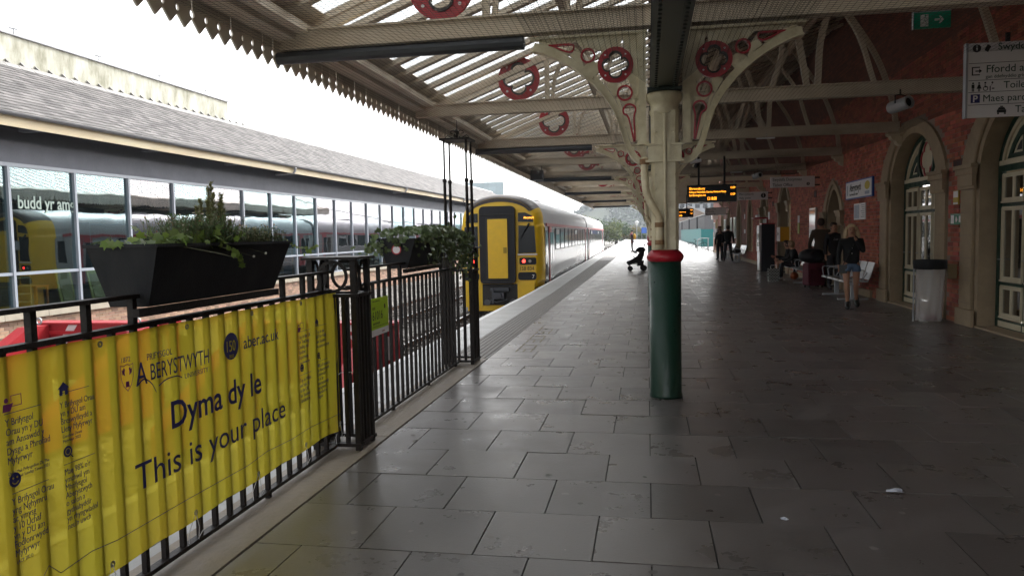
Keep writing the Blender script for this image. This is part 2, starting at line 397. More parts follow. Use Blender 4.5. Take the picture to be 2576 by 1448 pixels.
def litter(loc, w, name, label, mat):
    b = B(); n = 9; pts = []
    for i in range(n):
        t = 2*pi*i/n; pts.append((cos(t)*w*random.uniform(.6,1.2), sin(t)*w*.5*random.uniform(.6,1.1), random.uniform(.004,.02)))
    b.v = [(0,0,.022)]+pts+[(0,0,.003)]
    b.f = [(0,1+i,1+(i+1) % n) for i in range(n)]+[(n+1,1+(i+1) % n,1+i) for i in range(n)]
    return tag(b.build(name, mat, loc=loc), label, 'litter')
m_paper = M('crumpled_paper', (.55,.58,.66), .6)
litter((1.42, 4.66, .003), .06, 'paper_scrap', 'crumpled pale paper scrap alone on the dark paving past the green column', m_paper)
litter((.71, 4.13, .003), .022, 'bottle_top', 'small white disc of litter on the paving nearer the green column than the scrap', m_paper)
litter((1.55, 2.95, .003), .018, 'cigarette_end', 'tiny pale cigarette end on the darkest near paving', m_paper)

# ---- track bed
ballast = B()
random.seed(3)
nx, ny = 60, 220
xs = np.concatenate([np.linspace(-13.5, -3.0, nx)]); ysb = np.concatenate([np.linspace(2, 40, 170), np.linspace(41, 260, 50)])
vs = []
for y in ysb:
    for x in xs:
        shift = -max(0, y-20)*.0135
        z = -1.02+random.uniform(-.035, .035)*(1 if y < 60 else .3)
        if x > -3.2: z = -1.1
        vs.append((x+shift, y, z))
fs = [(j*nx+i, j*nx+i+1, (j+1)*nx+i+1, (j+1)*nx+i) for j in range(len(ysb)-1) for i in range(nx-1)]
ballast.v, ballast.f = vs, fs
bal = ballast.build('ballast', M('ballast_stone', (.30,.285,.26), .85, var=.9, vs=26, col2=(.07,.065,.06), bump=1, bs=60), kind='stuff')
bal['label'] = 'grey stone ballast round the rails'; bal['category'] = 'ballast'
st = B()
for i in range(14000):
    y = 5+36*random.random()**1.3; x = random.uniform(-13.3, -3.4)-max(0, y-20)*.0135; r = random.uniform(.025,.05)
    a = [random.uniform(.6,1.3)*r for _ in range(3)]; z = -1.0+random.uniform(-.02,.02)
    t = random.uniform(0, pi); c_, s_ = cos(t), sin(t)
    st.add([(x+a[0]*c_, y+a[0]*s_, z), (x-a[1]*s_, y+a[1]*c_, z), (x-a[0]*c_*.9, y-a[0]*s_, z), (x+a[1]*s_, y-a[1]*c_*.8, z), (x+.01, y, z+a[2]), ], [(0,1,4),(1,2,4),(2,3,4),(3,0,4)])
sto = st.build('ballast_stones', M('ballast_chips', (.33,.31,.29), .8, island=.65), kind='stuff'); sto['label'] = 'loose ballast chippings on the track bed'; sto['category'] = 'ballast'
m_rail = M('rusty_rail', (.12,.06,.035), .6, var=.5, vs=20); m_railtop = M('rail_head', (.33,.32,.32), .25, metal=1)
m_sleeper = M('sleeper_wood', (.07,.055,.045), .85, var=.5, vs=8)
def track(cx, label, y0, y1):
    t = thing('railway_track', label, 'railway track', (cx, y0, -.95), None, 'tracks between the platform and the shop')
    for s in (-.735, .735):
        b = B(); h = B(); prev = None
        for y in np.concatenate([np.linspace(y0, 20, 3), np.linspace(24, y1, 12)]):
            p = (cx+s-max(0, y-20)*.0135 - (max(0, y-75)**2)*.0004, float(y))
            if prev:
                b.bar((prev[0], prev[1], -.95), (p[0], p[1], -.95), .075, .02); b.bar((prev[0], prev[1], -.925), (p[0], p[1], -.925), .02, .07); b.bar((prev[0], prev[1], -.885), (p[0], p[1], -.885), .068, .035)
                h.bar((prev[0], prev[1], -.866), (p[0], p[1], -.866), .05, .004)
            prev = p
        ro = b.build('rail', m_rail, t); h.build('rail_head', m_railtop, ro)
    me = B().box(-1.25, 1.25, -.125, .125, -.09, 0).mesh('sleeper', m_sleeper); y = y0+.3; k = 0; q = B()
    while y < y1:
        x = cx-max(0, y-20)*.0135
        if y < 60: place('sleeper', me, t, loc=Vector((x, y, -.965))-Vector(t.location))
        else:
            q.box(x-1.25, x+1.25, y-.125, y+.125, -1.05, -.965)
        y += .65
    q.build('distant_sleepers', m_sleeper, t, kind='stuff')
    return t
track(-4.72, 'railway track running under the yellow-fronted train beside the platform edge', 10.3, 150)
track(-8.05, 'empty railway track between the train and the glazed shop front', 10.3, 150)

# ---- red buffer stops
m_bred = M('buffer_red_paint', (.42,.014,.022), .5, var=.5, vs=4, col2=(.2,.01,.015)); m_bwhite = M('buffer_white_paint', (.75,.68,.68), .5, var=.3)
def buffer_stop(cx, label, w=1.12):
    t = thing('buffer_stop', label, 'buffer stop', (cx, 10.2, -.95), None, 'red buffer stops at the track ends')
    b = B(); b.box(cx-w, cx+w, 10.0, 10.28, -.5, .34); b.box(cx-w-.03, cx+w+.03, 9.97, 10.31, .342, .372); b.build('crossbeam', m_bred, t)
    for s in (-1, 1):
        q = B(); q.extr([(cx+s*(w-.28), 7.7, -.93), (cx+s*(w-.28), 9.97, -.93), (cx+s*(w-.28), 9.97, .34), (cx+s*(w-.28), 9.6, .34), (cx+s*(w-.28), 7.7, -.6)], (s*.2, 0, 0)); q.build('side_frame', m_bred, t)
        q = B(); q.extr([(cx+s*(w-.02), 9.992, -.5), (cx+s*(w-.16), 9.992, -.5), (cx+s*(w-.75), 9.992, .34), (cx+s*(w-.6), 9.992, .34)], (0, .004, 0)); q.build('diagonal_stripe', m_bwhite, t)
        q = B(); q.box(cx+s*w-.08 if s > 0 else cx-w, cx+s*w if s > 0 else cx-w+.08, 9.99, 9.997, -.15, .18); q.build('white_end_mark', m_bwhite, t)
        q = B(); q.annulus((cx+s*(w-.3), 9.75, .42), .035, .055, (0, .02, 0)); q.build('lifting_ring', m_alu, t)
        q = B(); q.tube([(cx+s*(w-.3), 10.28, -.1), (cx+s*(w-.3), 10.7, -.1)], .1, 12); q.tube([(cx+s*(w-.3), 10.7, -.1), (cx+s*(w-.3), 10.74, -.1)], .22, 16); q.build('buffer_head', m_black, t)
    q = B()
    for z in (-.35, 0, .2): q.box(cx-w+.2, cx+w-.2, 9.955, 9.968, z, z+.05)
    q.build('stiffener', m_bred, t)
    return t
buffer_stop(-4.62, 'red and white buffer stop beside the platform, behind the bus stop number panel')
buffer_stop(-8.1, 'red buffer stop closing the farther track, seen over the banner')
# ================================================================ RAILINGS
FX = -2.26
def lattice_pillar(y0, y1, label, tall=False):
    """square open pillar of flat bars, with a ring frieze under its cap"""
    x0, x1 = -2.42, -2.09
    t = thing('fence_pillar', label, 'fence pillar', ((x0+x1)/2, (y0+y1)/2, 0), None, 'open ironwork pillars of the railing')
    top = 1.15
    for (px_, py_) in [(x0,y0),(x1,y0),(x0,y1),(x1,y1)]:
        b = B(); b.box(px_-.02, px_+.02, py_-.02, py_+.02, .002, 1.40); b.build('corner_post', m_black, t)
    n = 4
    for i in range(1, n):
        for (ax, ay, bx, by) in [(x0,y0,x1,y0),(x1,y0,x1,y1),(x0,y1,x1,y1),(x0,y0,x0,y1)]:
            px_ = ax+(bx-ax)*i/n; py_ = ay+(by-ay)*i/n
            b = B(); b.box(px_-.014, px_+.014, py_-.014, py_+.014, .055, 1.13); b.build('upright_bar', m_black, t)
    for z, name in ((.045,'lower_frame'),(1.14,'middle_shelf')):
        b = B(); e = .03
        for (ax, ay, bx, by) in [(x0-e,y0-e,x1+e,y0+e-.01),(x0-e,y1-e+.01,x1+e,y1+e),]: b.box(ax, bx, ay, by, z-.012, z+.012)
        b.box(x0-e, x0+e, y0+e, y1-e, z-.012, z+.012); b.box(x1-e, x1+e, y0+e, y1-e, z-.012, z+.012)
        b.build(name, m_black, t)
    b = B(); b.box(x0-.05, x1+.05, y0-.05, y1+.05, 1.402, 1.42); b.build('cap_plate', m_black, t)
    b = B(); r = (1.40-1.155)/2-.004; zc = 1.2775
    hw = (x1-x0)/2; hy = (y1-y0)/2
    for yy in (y0, y1-.012): 
        b.annulus(((x0+x1)/2, yy, zc), r-.022, r, (0,.012,0), (1,0,0), (0,0,1))
    b.build('ring', m_black, t)
    for xx in (x0, x1-.012):
        for k in (-1, 1):
            rr = min(r, hy/2)
            b = B(); b.annulus((xx, (y0+y1)/2+k*hy/2, zc), .8, 1., (.012,0,0), (0,1,0), (0,0,1), sx=hy/2, sy=r); b.build('ring', m_black, t)
    if tall:
        for (px_, py_) in [(x0+.03,y0+.03),(x1-.03,y0+.03),(x0+.03,y1-.03),(x1-.03,y1-.03)]:
            b = B(); b.tube([(px_,py_,1.42),(px_,py_,2.2)], [.021,.018], 8); b.tube([(px_,py_,2.2),(px_,py_,2.24)], .026, 8); b.tube([(px_,py_,2.24),(px_,py_,2.70)], .012, 8); b.build('tall_rod', m_black, t)
        b = B(); b.box(x0-.02, x1+.02, y0-.02, y1+.02, 2.70, 2.72); b.build('top_frame', m_black, t)
        b = B(); cx, cy = (x0+x1)/2, (y0+y1)/2
        b.tube([(cx,cy,2.72),(cx,cy,2.80),(cx,cy,2.95)], [.014,.01,.003], 6)
        for a in range(4):
            d = Vector((cos(a*pi/2), sin(a*pi/2), 0)); c = Vector((cx,cy,2.80))
            b.tube([c+d*.01, c+d*.04+Vector((0,0,.03)), c+d*.075+Vector((0,0,.02)), c+d*.08+Vector((0,0,-.005)), c+d*.055+Vector((0,0,-.01))], .006, 5)
            b.tube([c+d*.01+Vector((0,0,-.07)), c+d*.07+Vector((0,0,-.055)), c+d*.12+Vector((0,0,-.03)), c+d*.15+Vector((0,0,-.05)), c+d*.13+Vector((0,0,-.07))], .006, 5)
        b.build('scroll_finial', m_black, t, smooth=True)
    return t
p1 = lattice_pillar(5.16, 5.42, 'low open iron pillar with ring frieze and flat cap between banner and bus stop panel')
p2 = lattice_pillar(8.83, 9.14, 'tall open iron pillar with thin rods and scroll finial at the railing end', tall=True)

def railing(y0, y1, label, gap=None):
    t = thing('iron_railing', label, 'railing', (FX, (y0+y1)/2, 0), None, 'black iron railings along the platform')
    for z, h, n in ((.045,.022,'bottom_rail'),(1.18,.022,'middle_rail')):
        b = B(); b.box(FX-.022, FX+.022, y0, y1, z-h/2, z+h/2); b.build(n, m_black, t)
    b = B()
    if gap:
        b.box(FX-.026, FX+.026, y0, gap[0], 1.305, 1.323); b.build('top_rail', m_black, t); b = B(); b.box(FX-.026, FX+.026, gap[1], y1, 1.305, 1.323)
    else: b.box(FX-.026, FX+.026, y0, y1, 1.305, 1.323)
    b.build('top_rail', m_black, t)
    sh = B().box(-.0125, .0125, -.0125, .0125, .057, 1.168).mesh('baluster', m_black)
    lo = B().box(-.0125, .0125, -.0125, .0125, .057, 1.168).box(-.0145, .0145, -.0145, .0145, 1.192, 1.304).mesh('baluster', m_black)
    ft = B().box(-.0145, .0145, -.0145, .0145, 0.002, .034).mesh('foot', m_black)
    y = 2.5745-.141*16+(0.0 if y0 < 5 else 3.4125-3.384); k = -16
    while y < y1-.03:
        if y > y0+.03:
            tall_ = k % 2 != 0
            gp_ = gap and gap[0] < y < gap[1]
            place('baluster', lo if (tall_ and not gp_) else sh, t, loc=(0, y-t.location.y, 0))
            if k % 8 == 3: place('foot', ft, t, loc=(0, y-t.location.y, 0))
        y += .141; k += 1
    return t
rail1 = railing(.6, 5.12, 'near black iron railing carrying the yellow university banner', (3.02, 4.24))
rail2 = railing(5.46, 8.79, 'second black iron railing between the two pillars, under the ivy planter', (6.9, 8.0))

# ---------------------------------------------------------------- banner
m_ban = bpy.data.materials.new('yellow_vinyl'); m_ban.use_nodes = True
n = m_ban.node_tree.nodes; l = m_ban.node_tree.links; pb = n['Principled BSDF']; pb.inputs['Roughness'].default_value = .22
tc = n.new('ShaderNodeTexCoord'); ns = n.new('ShaderNodeTexNoise'); ns.inputs['Scale'].default_value = 1.6; ns.inputs['Detail'].default_value = 1; l.new(tc.outputs['Object'], ns.inputs['Vector'])
rp = n.new('ShaderNodeValToRGB'); rp.color_ramp.elements[0].position = .35; rp.color_ramp.elements[1].position = .7
rp.color_ramp.elements[0].color = (.74,.64,.05,1); rp.color_ramp.elements[1].color = (.76,.56,.05,1)
l.new(ns.outputs['Fac'], rp.inputs[0]); l.new(rp.outputs[0], pb.inputs['Base Color'])
tl = n.new('ShaderNodeBsdfTranslucent'); l.new(rp.outputs[0], tl.inputs[0]); mx = n.new('ShaderNodeMixShader'); mx.inputs[0].default_value = .48
l.new(pb.outputs[0], mx.inputs[1]); l.new(tl.outputs[0], mx.inputs[2])
tp = n.new('ShaderNodeBsdfTransparent'); tp.inputs[0].default_value = (.98,.86,.16,1); mx2 = n.new('ShaderNodeMixShader'); mx2.inputs[0].default_value = .20
l.new(mx.outputs[0], mx2.inputs[1]); l.new(tp.outputs[0], mx2.inputs[2]); l.new(mx2.outputs[0], n['Material Output'].inputs[0])
BX = -2.2405
banner = thing('banner', 'large translucent yellow university banner tied along the near railing', 'banner', (BX, 3.6, .15))
banner['_w'] = 1
def ban_x(y, z):
    e = -.0045*(.5+.5*cos((y-2.5745)*2*pi/.141))**3*0+.0007*cos((y-2.5745)*2*pi/.141)*(.6+.4*sin(z*3+y*2))+.0012*sin(y*4.1+z*7)+.0008*sin(y*11-z*5)-.001
    return BX+e
b = B(); ny, nz = 180, 16; Y0, Y1 = 1.9, 5.19
for i in range(ny+1):
    for j in range(nz+1):
        y = Y0+(Y1-Y0)*i/ny; zt = 1.165-.007*abs(sin((y-2.0)*pi/.6)); zb = .17-.012*abs(cos((y-2.756)*pi/.6))+(.0 if y < 5 else -.02*(y-5)/.19)
        z = zb+(zt-zb)*j/nz; b.v.append((ban_x(y, z), y+.0*(z), z))
for i in range(ny):
    for j in range(nz): a = i*(nz+1)+j; b.f.append((a, a+nz+1, a+nz+2, a+1))
b.build('vinyl_sheet', m_ban, banner, smooth=True)
BR, BU = (0,1,0), (0,0,1); TX = BX+.0055
def bt(body, y, z, size, mat=m_navy, sx=1., bold=0., name='lettering', ls=1., shear=0.): return text(name, body, size, (TX, y, z), BR, BU, mat, banner, sx=sx, bold=bold, ext=.0003, ls=ls, shear=shear)
bt('Dyma dy le', 3.19, .665, .185, sx=1.02, bold=.0028)
bt('This is your place', 2.925, .45, .175, sx=1.14)
bt('PRIFYSGOL', 3.045, 1.018, .044, sx=.86)
bt('BERYSTWYTH', 3.062, .925, .108, sx=.70)
bt('A', 2.965, .915, .15, sx=.78)
bt('UNIVERSITY', 3.32, .882, .036, sx=1.05)
bt('1872', 2.873, 1.035, .032)
bt('aber.ac.uk', 3.875, .945, .098, sx=1.02, bold=.0008)
bt('Y Brifysgol\nOrau yn y DU\nam Ansawdd y\nDysgu a Phrofiad\nMyfyrwyr', 2.268, .912, .037, sx=.78, ls=.93)
bt('Y Brifysgol Orau\nyng Nghymru\nac ymysg\ny 10 Uchaf\nyn y DU am\nFodlonrwydd\nMyfyrwyr', 2.275, .625, .037, sx=.78, ls=.85)
bt('Y Brifysgol Orau\nyn y DU am\nBreswylfeydd a\nLlety Myfyrwyr', 2.522, .918, .035, sx=.78, ls=.9)
bt("Mae 98% o'r\nymchwil ym\nMhrifysgol\nAberystwyth\no safon a\ngydnabyddir\nyn rhyngwladol\nneu'n uwch", 2.525, .655, .035, sx=.78, ls=.88)
bt('Top in the UK\nfor Teaching\nQuality and\nStudent\nExperience', 4.55, .905, .036, sx=.85, ls=.93)
bt('Top in the\nUK for Halls\nand Student\nAccommodation', 4.82, .905, .036, sx=.85, ls=.93)
bt('Top in Wales\nand top 10\nin the UK\nfor Student\nSatisfaction', 4.55, .62, .036, sx=.85, ls=.93)
bt('98% of research\nat Aberystwyth\nUniversity\nis of an\ninternationally\nrecognised\nstandard or\nhigher', 4.82, .67, .036, sx=.85, ls=.85)
for (y, z, s) in [(2.268,.735,'Daily Mail Prifysgolion Da The\nTimes and Sunday Times 2021'),(2.527,.80,'Gwobrau Dewis\nMyfyrwyr 2022'),(4.56,.74,'Good University Guide'),(2.28,.41,'(ACF 2021)')]: bt(s, y, z, .018, sx=.8) if 0 else bt(s.split('\n')[0][:26] if '(' in s or 'Good' in s else s, y, z, .018, sx=.85)
for (y0, z0, y1) in [(2.265,.955,2.43),(2.52,.975,2.68),(2.28,.665,2.445),(2.525,.695,2.69),(4.545,.95,4.72),(4.815,.955,4.99),(4.545,.665,4.72),(4.815,.71,4.99)]:
    B().box(TX, TX+.0004, y0, y1, z0, z0+.0025).build('rule_line', m_navy, banner)
def disc(y, z, r, mat, name='emblem', dx=0., n=24, sx=1.): return B().extr([(TX+dx, y+cos(2*pi*i/n)*r*sx, z+sin(2*pi*i/n)*r) for i in range(n)], (.0003,0,0)).build(name, mat, banner)
m_byel = M('banner_yellow_print', (.62,.5,.01), .35)
disc(3.748, .98, .074, m_navy, 'anniversary_disc'); text('lettering', '150', .085, (TX+.0012,3.69,.952), BR, BU, m_byel, banner, sx=.8, ext=.0002); text('lettering', '2022', .024, (TX+.0012,3.722,.917), BR, BU, m_byel, banner, ext=.0002)
for (y, z) in [(2.295,.714),(4.585,.712)]:
    disc(y, z, .026, m_navy, 'smiling_face_icon')
    B().annulus((TX+.0008, y, z), .013, .016, (.0003,0,0), (0,1,0), (0,0,1), a0=pi*1.15, a1=pi*1.85, n=10).build('smile', m_byel, banner)
    for s in (-1, 1): disc(y+s*.009, z+.008, .0035, m_byel, 'eye_dot', dx=.0008, n=8)
for (y, z) in [(2.548,.744),(4.845,.752)]:
    disc(y, z, .022, m_navy, 'magnifier_icon'); B().annulus((TX+.0008, y, z), .011, .014, (.0003,0,0), (0,1,0), (0,0,1), n=16).build('lens_ring', m_byel, banner)
    B().bar((TX+.0006, y+.014, z-.015), (TX+.0006, y+.024, z-.028), .0006, .006, up=(1,0,0)).build('magnifier_handle', m_navy, banner)
for (y, z) in [(2.545,.995),(4.835,.985)]:
    B().extr([(TX,y-.03,z-.002),(TX,y,z+.024),(TX,y+.03,z-.002),(TX,y+.021,z-.002),(TX,y+.021,z-.028),(TX,y+.006,z-.028),(TX,y+.006,z-.012),(TX,y-.006,z-.012),(TX,y-.006,z-.028),(TX,y-.021,z-.028),(TX,y-.021,z-.002)][::-1], (.0003,0,0)).build('house_icon', m_navy, banner)
for (y, z) in [(2.29,.985),(4.575,.975)]:
    disc(y-.012, z+.018, .009, m_purple, 'teacher_icon')
    B().extr([(TX,y-.03,z-.022),(TX,y+.004,z-.022),(TX,y+.018,z+.006),(TX,y-.002,z+.004),(TX,y-.025,z+.006)], (.0003,0,0)).build('teacher_icon', m_purple, banner)
    q = B(); q.box(TX,TX+.0003,y+.008,y+.055,z+.03,z+.033); q.box(TX,TX+.0003,y+.008,y+.055,z-.008,z-.005); q.box(TX,TX+.0003,y+.052,y+.055,z-.005,z+.03); q.box(TX,TX+.0003,y+.008,y+.011,z+.012,z+.03); q.build('board_icon', m_purple, banner)
# shield
sh_ = [(2.868,1.025),(2.89,1.02),(2.91,1.027),(2.93,1.02),(2.952,1.025),(2.95,.965),(2.935,.93),(2.91,.905),(2.885,.93),(2.87,.965)]
c0 = (2.91,.97); q = B(); q.strip([(TX,y,z) for y, z in sh_+sh_[:1]], [(TX,c0[0]+(y-c0[0])*.93,c0[1]+(z-c0[1])*.93) for y, z in sh_+sh_[:1]], (.0003,0,0)); q.build('shield_outline', m_purple, banner)
q = B()
for s in (-1, 1):
    q.extr([(TX,2.91+s*.012,.975),(TX,2.91+s*.03,.985),(TX,2.91+s*.034,1.005),(TX,2.91+s*.024,1.0),(TX,2.91+s*.022,1.012),(TX,2.91+s*.012,1.005),(TX,2.91+s*.016,.99)][::s], (.0003,0,0))
q.extr([(TX,2.897,.925),(TX,2.923,.925),(TX,2.92,.95),(TX,2.9,.95)], (.0003,0,0)); q.build('shield_charge', m_purple, banner)
cl = [(1.9,.42),(2.1,.30),(2.25,.2),(2.394,.313),(2.421,.34),(2.477,.287),(2.645,.302),(2.791,.287),(3.28,.287),(3.87,.28),(4.086,.298),(4.4,.285),(4.68,.292),(5.18,.268)]
q = B(); q.strip([(TX,y,z) for y, z in cl], [(TX,y,z+.0035) for y, z in cl], (.0003,0,0)); q.build('skyline_rule', m_navy, banner)
sw = curve_pts([(TX,3.12,.885),(TX,3.18,.905),(TX,3.26,.905),(TX,3.30,.89)], 4); q = B(); q.strip(sw, [p+Vector((0,0,.006)) for p in sw], (.0003,0,0)); q.build('swoosh', m_navy, banner)
sw = curve_pts([(TX,2.975,.915),(TX,3.02,.935),(TX,3.07,.905),(TX,3.10,.86)], 4); q = B(); q.strip(sw, [p+Vector((0,0,.008)) for p in sw], (.0003,0,0)); q.build('swoosh', m_navy, banner)
for y in (2.16, 2.756, 3.357, 3.98, 4.6, 5.17):
    for z in (.2, 1.135):
        q = B(); q.annulus((ban_x(y, z)+.006, y, z), .006, .014, (.003,0,0), (0,1,0), (0,0,1), n=12); q.build('eyelet', m_steel, banner)
    q = B(); q.tube([(TX,y,.2),(FX+.03,y+.015,.12),(FX+.02,y+.02,.05),(FX-.02,y+.03,.05)], .0022, 4); q.tube([(TX,y,.2),(FX+.0,y-.03,.1),(FX+.01,y-.045,.05)], .0018, 4); q.tube([(FX+.02,y+.02,.06),(FX+.04,y+.03,.10)], .002, 4)
    q.build('cable_tie', m_white, banner)
q = B(); q.tube([(TX,5.17,.56),(FX,5.27,.555),(-2.1,5.3,.56)], .003, 4); q.build('cable_tie', m_white, banner)

# ---------------------------------------------------------------- bus stop number panel
lp = thing('bus_stop_panel', 'lime green text number panel 61016 fixed to the railing beyond the low pillar', 'sign', (FX+.03, 6.08, .75))
m_lime = M('lime_print', (.42,.62,.01), .4)
q = B(); q.box(FX+.016, FX+.022, 5.89, 6.295, .79, 1.05); q.build('lime_face', m_lime, lp)
q = B(); q.box(FX+.016, FX+.0221, 5.89, 6.295, .735, .79); q.build('white_strip', m_sign, lp)
for s, y, z, sz, sx in [('61016',5.9,.868,.105,.95),('text',5.905,.955,.045,.9),('aberystwyth',5.91,.83,.035,.95),('www.traveline.cymru',5.91,1.02,.016,1.3),('traveline',6.12,.755,.022,.9)]:
    text('lettering', s, sz, (FX+.0235, y, z), BR, BU, m_ink if s != 'traveline' else m_red, lp, sx=sx, ext=.0003)
q = B(); q.box(FX+.0222, FX+.0235, 5.9, 6.28, .812, .815); q.box(FX+.0222, FX+.0235, 6.19, 6.215, .95, .985); q.build('print_line', m_ink, lp)
# ================================================================ CANOPY
CE = 54.0                                    # far end of the canopy
def roof_z(x): return 3.70+.38*(x+3.5)
canopy = thing('platform_canopy', 'long glazed lean-to canopy with saw-tooth valance over the platform', 'canopy', (.6, 27, 0))
Ya = -9.0
q = B(); q.box(-3.66, -3.45, Ya, CE, 3.55, 3.70); q.box(-3.70, -3.40, Ya, CE, 3.705, 3.725); q.box(-3.44, -3.30, Ya, CE, 3.60, 3.68); q.build('eaves_beam', m_beam, canopy)
for xx in (-1.0, 1.55, 3.6):
    q = B(); z = roof_z(xx)-.17; q.box(xx-.05, xx+.05, Ya, CE, z-.17, z-.01); q.build('purlin', m_beam, canopy)
# rafters and glazing
RS = .53; y = Ya; nr = int((CE-Ya)/RS)
xa, xb = -3.62, 4.92; xg = .05
sl = Vector((1, 0, .38)).normalized(); up_ = Vector((-.38, 0, 1)).normalized()
def slab_mesh(name, mat, x0, x1, hw, lo, hi):
    b = B(); p = Vector((x0, 0, roof_z(x0))); r = Vector((x1, 0, roof_z(x1)))
    vs = [p+up_*lo+Vector((0,-hw,0)), r+up_*lo+Vector((0,-hw,0)), r+up_*lo+Vector((0,hw,0)), p+up_*lo+Vector((0,hw,0)), p+up_*hi+Vector((0,-hw,0)), r+up_*hi+Vector((0,-hw,0)), r+up_*hi+Vector((0,hw,0)), p+up_*hi+Vector((0,hw,0))]
    b.add(vs, [(0,3,2,1),(4,5,6,7),(0,1,5,4),(1,2,6,5),(2,3,7,6),(3,0,4,7)]); return b.mesh(name, mat)
m_raf = slab_mesh('rafter', m_beam, xa, xb, .055, -.05, 0)
m_pane = slab_mesh('roof_pane', m_glaze, -3.2, xg, .206, .006, .012)
m_lap = slab_mesh('roof_sheet', m_beam, -3.62, -3.2, .265, .0, .02)
m_bd = slab_mesh('roof_board', m_board_roof, xg, xb+.03, .2645, .002, .03)
m_bar = slab_mesh('glazing_cover', m_beam, -3.2, xg, .057, .002, .02)
for i in range(nr+1):
    y = Ya+i*RS; L0 = Vector((0, y, 0))-Vector(canopy.location)
    place('rafter', m_raf, canopy, loc=L0); place('glazing_cover', m_bar, canopy, loc=L0)
    if i < nr:
        L1 = L0+Vector((0, RS/2, 0)); place('roof_pane', m_pane, canopy, loc=L1); place('roof_sheet', m_lap, canopy, loc=L1); place('roof_board', m_bd, canopy, loc=L1)
# saw-tooth valance, one board at a time; half-holes at the joints
w = .193; hr = .03
pts = [(-w/2, 3.72)]; zc = 3.43
pts += [(-w/2+hr*.75*cos(a), zc+hr*sin(a)) for a in [pi/2-k*pi/5 for k in range(6)]]
pts += [(-w/2, 3.385), (0, 3.295), (w/2, 3.385)]
pts += [(w/2-hr*.75*cos(a), zc+hr*sin(a)) for a in [-pi/2+k*pi/5 for k in range(6)]]
pts += [(w/2, 3.72)]
vb = B()
half = len(pts)//2
vb.extr([(-3.715, a, z) for a, z in pts], (.018, 0, 0))
mv = vb.mesh('valance_board', M('valance_cream_paint', (.80,.73,.62), .55, var=.4, vs=4, rnd=.1, transl=.08)); y = 2.2; k = 0
while y < CE:
    place('valance_board', mv, canopy, loc=Vector((0, y, 0))-Vector(canopy.location)).rotation_euler = (random.uniform(-.004,.004), 0, 0)
    y += w+.004
# end gable of the canopy over the far end
q = B(); q.add([(-3.6,CE+.02,3.55),(4.9,CE+.02,3.55),(4.9,CE+.02,roof_z(4.9)),(-3.6,CE+.02,3.7),(-3.6,CE+.05,3.55),(4.9,CE+.05,3.55),(4.9,CE+.05,roof_z(4.9)),(-3.6,CE+.05,3.7)], [(0,1,2,3),(7,6,5,4),(0,4,5,1),(1,5,6,2),(2,6,7,3),(3,7,4,0)]); q.build('end_boarding', m_beam, canopy)

# trusses
ORD = ['first','second','third','fourth','fifth','sixth','seventh','eighth','ninth','tenth','eleventh','twelfth']
def quatrefoil_disc(c, r, vec, name='quatrefoil', parent=None, mat=None):
    """red disc pierced by a four-lobed opening with a dark raised lining, and four white discs standing in for light through small holes"""
    c = Vector(c); n = 48; ro = []; ri = []; rl = []
    for i in range(n+1):
        t = 2*pi*i/n; lob = max(abs(cos(2*t)), 0)
        lr = .5*(abs(cos(t))**4+abs(sin(t))**4)
        d = r*(.50+.27*abs(cos(2*t))**.6)
        ro.append(c+Vector((cos(t)*r, 0, sin(t)*r))); ri.append(c+Vector((cos(t)*d, 0, sin(t)*d))); rl.append(c+Vector((cos(t)*(d-.09*r), 0, sin(t)*(d-.09*r))))
    b = B(); b.strip(ri, ro, vec); o = b.build(name, mat or m_red, parent)
    v = Vector(vec); b = B(); b.strip([p-v*.35 for p in rl], [p-v*.35 for p in ri], v*1.7); b.build('foil_lining', m_dark_edge, parent)
    b = B()
    for k in range(4):
        t = pi/4+k*pi/2; cc = c+Vector((cos(t)*r*.8, 0, sin(t)*r*.8))-v*.06; b.extr([cc+Vector((cos(a*pi/5)*r*.055, 0, sin(a*pi/5)*r*.055)) for a in range(10)], v*1.12)
    b.build('piercing_white_disc', m_sign, parent)
    return o
TR = [7.25+4.5*k for k in range(0, 11)]
def arc_strut(parent, Y, pts, w=.055, t=.05, name='strut'):
    c = curve_pts([(x, Y, z) for x, z in pts], 5); b = B()
    L_ = []; R_ = []
    for i, p in enumerate(c):
        d = (c[min(i+1, len(c)-1)]-c[max(i-1, 0)]).normalized(); nn = Vector((d.z, 0, -d.x)); L_.append(p-nn*w/2+Vector((0,-t/2,0))); R_.append(p+nn*w/2+Vector((0,-t/2,0)))
    b.strip(L_, R_, (0, t, 0)); fl = B()
    fl.strip([p+Vector((0,-.012,0)) for p in L_], [p+Vector((0,t+.012,0)) for p in L_], (.006, 0, 0))
    b.add(fl.v, fl.f); return b.build(name, m_beam, parent)
